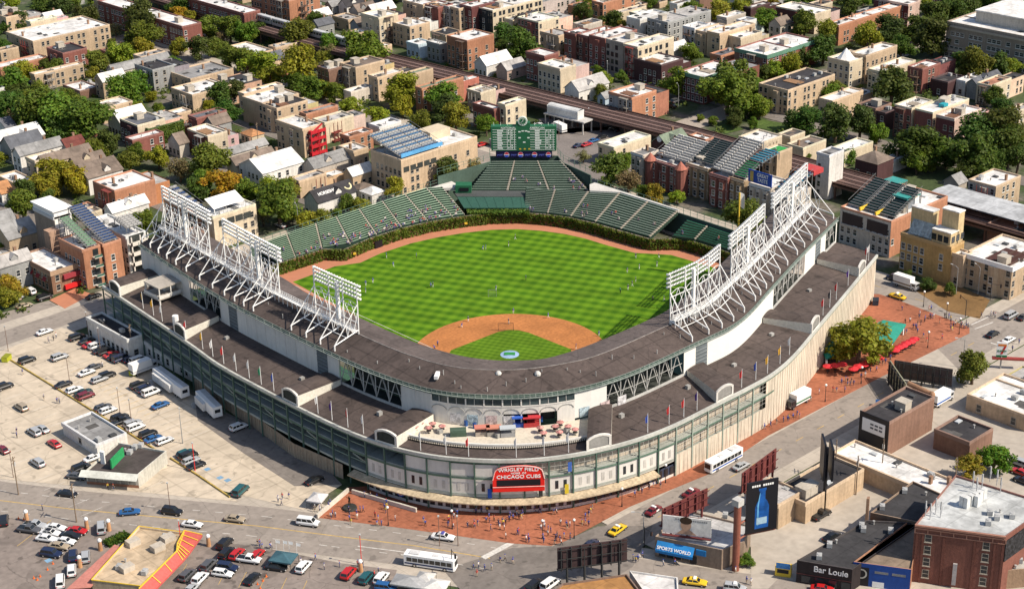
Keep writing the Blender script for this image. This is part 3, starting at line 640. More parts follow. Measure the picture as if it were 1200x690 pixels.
# ------------------------------------------------------------------ outfield: ivy wall, bleachers, scoreboard
def offset(P, d):
    out = []
    for i, p in enumerate(P):
        a = Vector(P[max(0, i-1)]); c = Vector(P[min(len(P)-1, i+1)]); t = (c-a).normalized(); n = Vector((-t.y, t.x)); out.append(tuple(Vector(p) + n*d))
    return out
def leaves(mb, n, fn, s):
    for _ in range(n):
        c = Vector(fn()); a = Vector((R.gauss(0,1), R.gauss(0,1), R.gauss(0,1))).normalized(); u = a.orthogonal().normalized(); v = a.cross(u); k = s*R.uniform(.6, 1.3)
        mb.quad(c - u*k - v*k, c + u*k - v*k, c + u*k + v*k, c - u*k + v*k)
iw = thing('outfield_wall', 'curved brick outfield wall covered in green ivy', 'wall', (60, 100, 0))
WB = offset(WALLP, .9); b = MB()
for i in range(len(WALLP)-1): b.prism([WALLP[i], WALLP[i+1], WB[i+1], WB[i]], 0, 3.7)
b.build('brick_wall', mat('outfield_brick', (.22, .1, .06), .9), iw)
b = MB(); seg = [(Vector(a), Vector(c)) for a, c in zip(WALLP, WALLP[1:])]; lens = [(c-a).length for a, c in seg]
def ivp():
    a, c = R.choices(seg, lens)[0]; u = R.random(); p = a.lerp(c, u); d = (c-a).normalized(); n = Vector((d.y, -d.x)); o = R.uniform(-.1, .35)
    z = R.random()**.8*3.7
    if (38 < p.x < 41.5 and z < 2.6): z = 2.7 + R.random()
    if R.random() < .18: o = -R.random()*.7; z = 3.75
    return (p.x + n.x*o, p.y + n.y*o, z)
leaves(b, 11000, ivp, .27); b.build('ivy', LEAF, iw, (.12, .165, .022))
b = MB(); P2 = offset(WALLP, .45)
for i in range(len(P2)-1): b.prism([P2[i], P2[i+1], WB[i+1], WB[i]], 3.71, 3.9)
b.build('wall_coping', mat('coping', (.3, .25, .2), .9), iw)
MB().obox((38.2, 106.4), (1, 0), (0, -1), 3.2, .32, 0, 2.5).build('bullpen_gate', BLACK, iw)
for x, y in ((72.5, 99), (28, 105.3), (101.2, 43)): MB().obox((x, y), Vector((.8, -.55)).normalized() if x < 80 else Vector((.1,-1)), Vector((-.55, -.8)).normalized() if x < 80 else Vector((-1, -.1)), 1.0, .3, 1.2, 1.9).build('distance_marker', YELLOW, iw)
SEATG = mat('bench_green', (.37, .51, .35), .6, var=.1, s1=.4, var2=.08); DECKG = mat('bleacher_deck', (.02, .045, .03), .85, var=.2, s1=.3)
SEATSH = mat('bench_shaded', (.24, .295, .24), .6, var=.1, s1=.4); AISLE = mat('aisle_concrete', (.36, .32, .26), .9)  # darker copy of the bench green; right field shading put into the colour
FANS = []
def bleacher(A, B, Cc, D, z0, z1, n, label, bm, group='bleacher sections of the outfield', fans=0, aisle=True):
    """A,B front edge; D,C back edge"""
    t = thing('bleacher_section', label, 'bleachers', ((A[0]+B[0])/2, (A[1]+B[1])/2, 0), 0, group)
    dk = MB()
    for k in range(n):
        a0, b0, a1, b1 = lerp(A, D, k/n), lerp(B, Cc, k/n), lerp(A, D, (k+1)/n), lerp(B, Cc, (k+1)/n); z = z0 + (z1-z0)*k/n
        dk.prism([a0, b0, b1, a1], z - 1.2, z)
        bb = MB(); f0, f1 = (.3, .62)
        P = [lerp(a0, a1, f0), lerp(b0, b1, f0), lerp(b0, b1, f1), lerp(a0, a1, f1)]; P = [lerp(P[0], P[1], .03), lerp(P[0], P[1], .97), lerp(P[3], P[2], .97), lerp(P[3], P[2], .03)]
        bb.prism(P, z + .38, z + .46); bb.build('bench', bm, t)
    dk.build('deck', DECKG, t)
    if aisle:
        a = MB()
        for k in range(n):
            a0, b0, a1, b1 = lerp(A, D, k/n), lerp(B, Cc, k/n), lerp(A, D, (k+1)/n), lerp(B, Cc, (k+1)/n); z = z0 + (z1-z0)*k/n
            a.prism([lerp(a0, b0, .955), lerp(a0, b0, 1.0), lerp(a1, b1, 1.0), lerp(a1, b1, .955)], z, z + .47)
        a.build('aisle_steps', AISLE, t)
    for _ in range(fans):
        r = int(R.random()**2*min(n, 6)); u = R.uniform(.04, .93); a0, b0 = lerp(A, D, (r+.5)/n), lerp(B, Cc, (r+.5)/n); p = lerp(a0, b0, u)
        FANS.append((p[0], p[1], z0 + (z1-z0)*r/n, label))
    return t
LFF = [(2, 112.2), (9.4, 112.1), (20, 111.4), (29, 107.6), (40.5, 107.8), (51, 107.2), (61, 104.9), (69.5, 101.6), (73.5, 99.9)]
LFB = [(2, 120), (12.3, 120.3), (24.8, 120.5), (33.5, 120.6), (43.5, 120.7), (54, 120.8), (64, 120.6), (73.5, 120.2), (78, 117)]
nmL = ['innermost, beside the grandstand roof', 'where the ivy wall steps out', 'behind the ivy step', 'behind the black bullpen gate', 'facing the middle of left field', 'with fans along its rail', 'next to the white walkway', 'narrow one by the green batter screen']
for i in range(8):
    bleacher(LFF[i], LFF[i+1], LFB[i+1], LFB[i], 4.2 if i > 1 else 3.9, 9.3, 14, 'left field bleacher section ' + nmL[i], SEATG, fans=(3, 8, 14, 16, 16, 14, 12, 4)[i])
RFF = [(90, 87.3), (94.6, 79.8), (97.9, 71.8), (99.9, 62), (101, 51), (102.3, 39)]
RFB = [(98.5, 95), (104, 85.5), (110.5, 75.5), (117, 66.5), (117.3, 53.5), (117.6, 40)]
nmR = ['under the scoreboard seats, beside the hedge', 'second from the batter screen', 'in the bend of centre field', 'below the white concourse wall', 'wide one facing right centre']
for i in range(5):
    bleacher(RFF[i], RFF[i+1], RFB[i+1], RFB[i], 4.2, 9.0, 14, 'right field bleacher section ' + nmR[i], SEATSH, fans=(2, 1, 5, 3, 2)[i])
for i, (a, c, d, e) in enumerate((((107.3, 33.5), (110.2, 26), (116.6, 26), (116.6, 35)), ((110.4, 25.5), (111, 10), (116.5, 9), (116.6, 25.5)))):
    bleacher(a, c, d, e, 4.6, 7.6, 7, 'small dark green seating block ' + ('in the right field corner step', 'nearest the right field foul pole')[i], mat('bench_corner', (.03, .14, .08), .6), fans=1)
UP = [((86.5, 112), (96, 101.5), (109, 111.5), (103, 117.5)), ((96, 101.5), (106, 90.5), (114.7, 105.3), (109, 111.5)), ((106, 90.5), (115.5, 80.5), (120.3, 99.5), (114.7, 105.3))]
for i, q in enumerate(UP): bleacher(*q, 6.8, 12.4, 13, 'upper centre field bleacher block ' + ('on the batter screen side', 'straight below the scoreboard', 'on the street side of the scoreboard')[i], SEATSH, fans=(0, 4, 8)[i])
# rear walls and walkways
bw = thing('bleacher_back_wall', 'green fenced back wall of the outfield bleachers', 'wall', (60, 121.5, 0))
b = MB(); P = [(-2, 121.3), (26, 121.6), (60, 121.6), (80, 121.4), (104, 119.5), (108, 124), (125.5, 106), (121.5, 99), (118.5, 82), (118.8, 60), (118.8, 8)]; Q = offset(P, -.4)
for i in range(len(P)-1): b.prism([P[i], P[i+1], Q[i+1], Q[i]], 0, 8 if i < 3 or i > 7 else 11.5)
b.build('wall', mat('back_wall_green', (.07, .11, .085), .8, var=.2), bw)
b = MB()
for i in range(len(P)-1):
    a, c = Vector(P[i]), Vector(P[i+1]); n = max(1, int((c-a).length/3)); h = 10 if i < 3 or i > 7 else 14
    for k in range(n): p = a.lerp(c, k/n); b.box(p.x-.06, p.x+.06, p.y-.06, p.y+.06, h-2, h+.3)
    for z in (h-.8, h+.3): b.tube((*a, z), (*c, z), .06, n=4)
b.build('fence_rail', mat('rail_green', (.12, .2, .15), .6), bw)
for nm, P, z in (('white concrete walkway behind the left field seats', [(74, 121), (86, 121), (84.5, 112.8), (79, 117.3)], 8.3), ('white concrete walkway along the right field street side', [(115.6, 80), (118.3, 80), (118.3, 40), (117.7, 40), (117.1, 66.5), (111, 75.5)], 9.3)):
    o = MB().prism(P, z-1, z).build('walkway', mat('walkway_white', (.62, .59, .54), .8), None); tag(o, nm, 'walkway')
# batter's eye
be = thing('batters_eye', 'dark green batter screen roof above the centre field hedge', 'screen', (84, 96, 0))
b = MB(); A, B_, C_, D_ = (76.2, 103.2), (92.3, 86.3), (97, 91.4), (79.5, 110.5); 
b.quad((*A, 5.2), (*B_, 5.2), (*C_, 6.6), (*D_, 6.6)); b.quad((*D_, 6.3), (*C_, 6.3), (*B_, 4.9), (*A, 4.9)); b.quad((*A, 4.9), (*B_, 4.9), (*B_, 5.2), (*A, 5.2))
for k in range(9): a = lerp(A, B_, k/8); c = lerp(D_, C_, k/8); b.tube((*a, 5.25), (*c, 6.65), .07, n=4)
b.build('sloping_roof', mat('eye_green', (.035, .095, .068), .5, var=.1), be)
b = MB(); b.prism([(77.6, 104.2), (92.6, 88), (94, 89.4), (79, 105.8)], 2, 4.95); b.build('dark_front', BLACK, be)
b = MB(); b.prism([D_, C_, (103.6, 97.6), (82, 115.5)], 6.3, 6.75); b.build('upper_deck', mat('eye_grey', (.075, .08, .078), .8, var=.2), be)
b = MB(); b.prism([(81.3, 113.3), (85.2, 109.2), (88, 112), (84.2, 116.2)], 6, 9.6); b.build('control_hut', GREENP, be); MB().prism([(82.2, 112), (84.4, 109.7), (84.6, 109.9), (82.4, 112.2)], 7.6, 8.8).build('hut_window', BLACK, be)
b = MB(); hA = lambda: (lambda u, v, z: (76 + 15*u + 1.2*v, 101.5 - 15.8*u + 1.5*v, z))(R.random(), R.uniform(-1, 1), 3.6 + R.random()*1.2)
hb = thing('hedge', 'clipped green hedge in front of the batter screen', 'hedge', (83, 93, 3))
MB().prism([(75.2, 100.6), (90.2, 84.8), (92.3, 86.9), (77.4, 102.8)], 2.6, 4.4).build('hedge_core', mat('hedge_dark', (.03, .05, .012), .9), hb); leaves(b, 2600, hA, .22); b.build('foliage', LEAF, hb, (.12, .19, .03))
# scoreboard
p0, p1 = Vector((107.6, 122.6)), Vector((124.0, 105.2)); d = (p1-p0).normalized(); n = Vector((-d.y, d.x))*-1; n = Vector((d.y, -d.x)); W = (p1-p0).length; mid = (p0+p1)/2
if n.dot(-mid) < 0: n = -n
sb = thing('scoreboard', 'green hand operated scoreboard with a clock on top', 'scoreboard', (mid.x, mid.y, 10)); sang = math.atan2(d.y, d.x)
Z0, Z1 = 13.9, 23.2
def sp_(x, z, o=0): q = p0 + d*x + n*o; return (q.x, q.y, z)
MB().obox(p0 - n*3, d, n, W, 3, Z0, Z1).build('board', GREENP, sb)
MB().obox(p0 + d*1.6 - n*2, d, n, W-3.2, 2.2, Z0-2.6, Z0-.25).build('advert_strip', mat('strip_navy', (.012, .01, .045), .4), sb)
for k in range(4):
    x = 5 + k*(W-8.5)/3 + .6
    for nm_, col_, r0, z0_, z1_ in (('logo_white', (.75, .75, .78), 1.0, -1, 1), ('logo_red', (.6, .03, .05), .95, .15, 1), ('logo_blue', (.02, .06, .5), .95, -1, -.2)):
        b = MB(); pts = []
        for i in range(17):
            a = 2*PI*i/16; zz = math.sin(a)*r0; zz = max(z0_*r0, min(z1_*r0, zz)); pts.append((x + math.cos(a)*r0*(1 if nm_ == 'logo_white' else .93), Z0 - 1.4 + zz))
        b.quad(*[sp_(px, pz, .24 + (.02 if nm_ != 'logo_white' else 0)) for px, pz in pts[:16]]); b.build(nm_, mat(nm_, col_, .5, var=0, var2=0), sb)
    if k < 3: lettering(sb, 'pepsi', 1.0, mat('strip_blue', (.12, .14, .5), .5), sp_(x + (W-8.5)/6, Z0-1.4, .25), sang)
lettering(sb, 'pepsi', 1.0, MATS['strip_blue'], sp_(3.1, Z0-1.4, .25), sang)
WL = mat('board_white', (.72, .76, .7), .7, var=0, var2=0)
tx = MB()
for x0, x1 in ((.6, W*.385), (W*.6, W-.5)):
    gr = MB()
    for k in range(9): z = Z0 + .5 + k*(Z1-Z0-1.7)/8; gr.obox((p0 + d*x0 + n*.005), d, n, x1-x0, .05, z-.07, z+.07)
    for f in (.62, .76, .93): x = x0 + (x1-x0)*f; gr.obox((p0 + d*(x-.08) + n*.01), d, n, .16, .05, Z0+.4, Z1-1.1)
    gr.build('inning_grid', WL, sb)
    for k in range(8):
        z = Z0 + .75 + k*(Z1-Z0-1.7)/8; w = R.uniform(1.5, 2.4)
        for j in range(5): tx.obox((p0 + d*(x0 + (x1-x0)*.2 + j*w/5)), d, n, w/5*.8, .06, z, z+.62)
        for f in (.66, .8): 
            if R.random() < .6: tx.obox((p0 + d*(x0 + (x1-x0)*f)), d, n, .4, .06, z+.1, z+.6)
for k, (x, z) in enumerate(((W*.42, 18.7), (W*.555, 18.7), (W*.49, 17), (W*.42, 21), (W*.47, 21.3), (W*.52, 21.3), (W*.56, 21))): tx.obox(p0 + d*x, d, n, .9, .06, z, z + .45)
tx.build('score_plates', WL, sb)
y_ = MB(); [y_.obox(p0 + d*(W*f), d, n, .7, .06, Z0+.5, Z0+.95) for f in (.43, .5, .57)]; y_.build('count_lights', YELLOW, sb)
for t_, f in (('NATIONAL', .27), ('AMERICAN', .71)): lettering(sb, t_, 1.1, WL, sp_(W*f, Z1-.55, .05), sang)
MB().obox(p0 + d*(W*.385) - n*2.5, d, n, W*.215, 2.4, Z1, Z1+1.4).build('clock_base', GREENP, sb)
ck = put('clock', None, sb, Vector(sp_(W*.49, Z1+2.1, 0)) - wloc(sb))
c0 = Vector(sp_(W*.49, Z1+2.1, .05)); nn = Vector((n.x, n.y, 0))
MB().tube(c0 - nn*.6, c0 + nn*.05, 1.75, n=20).build('clock_rim', WL, ck); MB().tube(c0, c0 + nn*.1, 1.4, n=20).build('clock_face', GREENP, ck)
b = MB(); dd = Vector((d.x, d.y, 0)); up = Vector((0, 0, 1))
for k in range(12): a = k*PI/6; v = dd*math.sin(a) + up*math.cos(a); b.tube(c0 + nn*.14 + v*1.0, c0 + nn*.14 + v*1.3, .09, n=4)
b.build('hour_marks', WL, ck)
for a, l in ((-2.3, .75), (.25, 1.0)): v = dd*math.sin(a) + up*math.cos(a); MB().tube(c0 + nn*.18, c0 + nn*.18 + v*l, .09, n=4).build('hand', WL, ck)
b = MB(); [b.obox(p0 + d*x - n*2, d, n, .5, .5, 5, Z0) for x in (2, 9, 16, W-2.5)]; b.build('support', STEELG, sb)
b = MB(); [b.tube(sp_(x, Z1, -1.5), sp_(x, Z1+1.2, -1.5), .06, n=4) for x in (1, 3.5, 6, 16, 18.5, 21, 23)]; b.build('roof_flagpoles', WL, sb)
# foul poles
for x, y, lab, c in ((101, .2, 'tall yellow foul pole with a white flag at right field', 1),):
    o = thing('foul_pole', lab, 'pole', (x, y, 0)); MB().tube((x, y, 0), (x, y, 30 if c else 24), .28, n=8).build('pole', YELLOW, o)
    if c: MB().quad((x+.3, y, 30.2), (x+1.3, y-1.0, 29.4), (x+1.2, y-.9, 24.5), (x+.35, y, 25.4)).quad((x+1.3, y-1.0, 29.4), (x+.9, y-1.5, 28.6), (x+1.0, y-1.4, 25.2), (x+1.2, y-.9, 24.5)).build('flag', WHITE, o)
# ------------------------------------------------------------------ light towers on the roof
def tower(t0, t1, nf, zt, label):
    a = ring('RG', t0); c = ring('RG', t1); mid = (a + c)/2
    o = thing('light_tower', label, 'floodlight tower', (mid.x, mid.y, 26.5), 0, 'floodlight towers on the grandstand roof')
    ts = [t0 + (t1-t0)*i/(nf-1) for i in range(nf)]; fronts = []
    for i, t in enumerate(ts):
        p = ring('RG', t); q = ring('UE', t); d = (q-p).normalized(); r = p + d*(q-p).length*.93; f = MB()
        F0 = (*p, 27.0); FT = (*(p - d*.2), zt); RT = (*r, 24.9); RU = (*r, 26.3); FB = (*p, 28.2); F6 = (*p, 27 + (zt-27)*.62)
        f.tube(F0, FT, .2, n=6); f.tube(RT, RU, .24, n=6); f.tube(RU, FB, .19, n=5); f.tube(RU, F6, .15, n=5)
        m1 = lerp(RU, FB, .55); m2 = lerp(RU, F6, .5); f.tube(m1, m2, .08, n=4); f.tube(m1, lerp(RU, F6, .78), .08, n=4); f.tube(lerp(RU, FB, .8), m2, .1, n=4)
        f.tube(lerp(RU, FB, .8), lerp(F0, FT, .5), .1, n=4)
        f.build('frame', STEELW, o); fronts.append((p, d))
    b = MB()
    for (p, d), (q, e) in zip(fronts, fronts[1:]):
        for z in (30.2, 27 + (zt-27)*.55): b.tube((*p, z), (*q, z), .11, n=4)
        m = p.lerp(q, .5); b.tube((*p, 29.5), (*m, zt-4.6), .075, n=4); b.tube((*q, 29.5), (*m, zt-4.6), .075, n=4); b.tube((*p, zt-5), (*m, 31), .08, n=4); b.tube((*q, zt-5), (*m, 31), .08, n=4)
        rr, r2 = p + d*4.2, q + e*4.2; b.tube((*rr, 27.4), (*r2, 27.4), .11, n=4)
        k0, k1 = p + d*4.2, q + e*4.2
        for k in range(7):
            u0, u1 = k/7, (k+1)/7; w0 = p.lerp(q, u0); w1 = p.lerp(q, u1); f_ = lambda w, u: (*w, zt - 5.6 + 1.0*math.sin(PI*u)); b.tube(f_(w0, u0), f_(w1, u1), .07, n=4)
    p, d = fronts[nf//2]; mm = p.lerp(fronts[nf//2-1][0], .35); b.box(mm.x-.4, mm.x+.4, mm.y-.4, mm.y+.4, 29, zt-1)
    b.build('lattice', STEELW, o)
    e0 = fronts[0][0] - (fronts[1][0]-fronts[0][0]).normalized()*.8; e1 = fronts[-1][0] + (fronts[-1][0]-fronts[-2][0]).normalized()*.8
    path = [e0] + [f[0] for f in fronts] + [e1]; dirs = [fronts[0][1]] + [f[1] for f in fronts] + [fronts[-1][1]]
    for r_ in range(4):
        z = zt + .2 - r_*1.2; bk = MB(); lm = bk
        for (p, d), (q, e) in zip(zip(path, dirs), zip(path[1:], dirs[1:])):
            A, B = p - d*.5, q - e*.5
            bk.tube((*A, z), (*B, z), .1, n=4)
            n_ = max(1, round((B-A).length/1.15))
            for k in range(n_):
                c = A.lerp(B, (k+.5)/n_); lm.tube((*(c + d*.25), z+.05), (*(c - d*.45), z-.35), .18, .42, n=7)
        bk.build('lamp_rail', STEELW, o)
tN = lambda y: tnear('RG', (-44, y)); tE = lambda x, y: tnear('RG', (x, y))
tower(tN(112), tN(84), 6, 41.2, 'floodlight tower nearest the apartment rooftops on the west wing')
tower(tN(75), tN(45), 6, 41.2, 'middle floodlight tower of the west wing roof')
tower(tN(28), tN(9.4), 4, 40.6, 'floodlight tower closest to the infield on the shaded west wing')
tower(tE(17, -45.7), tE(41, -42), 5, 41.2, 'floodlight tower closest to the infield on the sunlit wing')
tower(tE(49, -39.7), tE(74, -31.2), 6, 41.2, 'middle floodlight tower of the sunlit wing roof')
tower(tE(82, -28.4), tE(111, -18), 6, 41.2, 'floodlight tower nearest the white lift tower on the sunlit wing')
def catwalk(t0, t1, lab):
    p = ring('RG', t0); o = thing('catwalk', lab, 'catwalk', (p.x, p.y, 27)); n = 44; fl = MB(); rl = MB()
    ts = [t0 + (t1-t0)*i/n for i in range(n+1)]; P = []
    for t in ts: p = ring('RG', t); q = ring('UE', t); d = (q-p).normalized(); P.append((p + d*.6, p + d*1.9))
    for (a, b_), (c, e) in zip(P, P[1:]):
        fl.prism([a, c, e, b_], 28.3, 28.5)
        for u, v in ((a, c), (b_, e)):
            for z in (28.95, 29.5): rl.tube((*u, z), (*v, z), .07, n=4)
            rl.tube((*u, 28.5), (*u, 29.5), .06, n=4); rl.tube((*u.lerp(v, .5), 28.5), (*u.lerp(v, .5), 29.5), .05, n=4)
        rl.tube((*a, 27), (*a, 28.3), .1, n=4); rl.tube((*b_, 26.6), (*b_, 28.3), .1, n=4)
    fl.build('walkway', STEELW, o); rl.build('handrail', STEELW, o)
catwalk(tN(112), tN(9.4), 'white railed catwalk along the west wing roof ridge'); catwalk(tE(17, -45.7), tE(111, -18), 'white railed catwalk along the sunlit wing roof ridge')
# flags round the lower roof
FLC = {'y': (.7, .38, .03), 'r': (.6, .04, .04), 'w': (.75, .74, .72), 'b': (.05, .1, .42), 'g': (.02, .25, .12), 'n': (.08, .03, .2), 'k': (.05, .05, .06)}
FLN = {'y': 'yellow', 'r': 'red', 'w': 'white', 'b': 'blue', 'g': 'green', 'n': 'purple', 'k': 'dark'}
fpole = MB().tube((0,0,0), (0,0,5.4), .09, .06, n=5).mesh('flag_pole', WHITE)
fb = MB(); 
for i in range(4): fb.quad((.08 + i*.2, math.sin(i*1.4)*.12, 5.2 - .25*i), (.28 + i*.2, math.sin((i+1)*1.4)*.12, 4.95 - .25*i), (.2 + i*.17, math.sin((i+1)*1.4)*.12, 2.9 - .1*i), (.04 + i*.17, math.sin(i*1.4)*.12, 3.0 - .1*i))
flag_me = fb.mesh('flag', CLOTH)
FLAGS = [(-63.0, 89.7), (-62.9, 83.4), (-63.3, 77.8), (-66.0, 63.1), (-66.0, 53.4), (-66.4, 47.5), (-66.7, 41.6), (-67.4, 35.5), (-67.2, 29.4), (-66.9, 24.0), (-67.1, 18.4), (-67.3, -0.2), (-67.0, -5.8), (-67.0, -11.8), (-66.1, -17.2), (-56.8, -39.3), (-45.2, -51.2), (-40.0, -54.8), (-35.6, -58.6), (-60.9, -33.9), (-52.3, -42.7), (-8.9, -68.9), (-3.5, -69.2), (1.8, -69.4), (19.7, -69.2), (25.8, -69.0), (31.2, -68.9), (38.1, -67.7), (44.6, -66.9), (-15.9, -68.1), (71.3, -55.9), (77.0, -54.0), (82.6, -51.9), (93.4, -48.8), (110.9, -42.3), (113.8, -42.4), (-16.9, -69.0)]
FCOL = 'yywrywrwwgbwnrwwwwwwrrrnrbyywbrkrnrwrwk'
WHERE = ['by the far west corner dormer', 'over the grey facade bays', 'between the two west dormers', 'near the white roof tank']
cnt = {}
fl_seen = []
for i, (x, y) in enumerate(FLAGS):
    t = tnear('LE', (x, y)); p = ring('LE', t); inn = (ring('UE', t) - p).normalized(); p = p + inn*.9
    if any((p - q).length < 1.5 for q in fl_seen): continue
    fl_seen.append(p); c = FCOL[i]
    o = thing('roof_flag', 'flag to be told apart', 'flag', (p.x, p.y, 15.05), 0, 'flags along the lower roof edge'); o['fc'] = c; o['t'] = t
    put('pole', fpole, o); put('flag_cloth', flag_me, o, rz=R.uniform(1.6, 2.9), color=FLC[c], sc=(.75, .8, 1))
fl = sorted([o for o in COL.objects if 'fc' in o], key=lambda o: o['t'])
per = {}
ORD = ['first', 'second', 'third', 'fourth', 'fifth', 'sixth', 'seventh', 'eighth', 'ninth', 'tenth', 'eleventh', 'twelfth', 'thirteenth', 'fourteenth', 'fifteenth', 'sixteenth', 'seventeenth', 'eighteenth', 'nineteenth', 'twentieth']
def ordw(k): return ORD[k] if k < 20 else '%s-%s' % (['twenty', 'thirty', 'forty', 'fifty', 'sixty', 'seventy', 'eighty', 'ninety'][(k+1)//10 - 2], ORD[(k+1) % 10 - 1]) if (k+1) % 10 else ['twentieth', 'thirtieth', 'fortieth', 'fiftieth', 'sixtieth', 'seventieth', 'eightieth', 'ninetieth'][(k+1)//10 - 2]
for o in fl:
    sd = 'shaded west' if o['t'] < tD4 else 'terrace' if o['t'] < tD5 else 'sunlit street'; k = per.get((sd, o['fc']), 0); per[(sd, o['fc'])] = k + 1
    o['label'] = '%s flag on the %s roof edge, %s %s one from the far corner' % (FLN[o['fc']], sd, ordw(k), FLN[o['fc']]); LABELS.setdefault(o['label'], []).append(o.name)
    del o['fc'], o['t']
LABELS.pop('flag to be told apart', None)

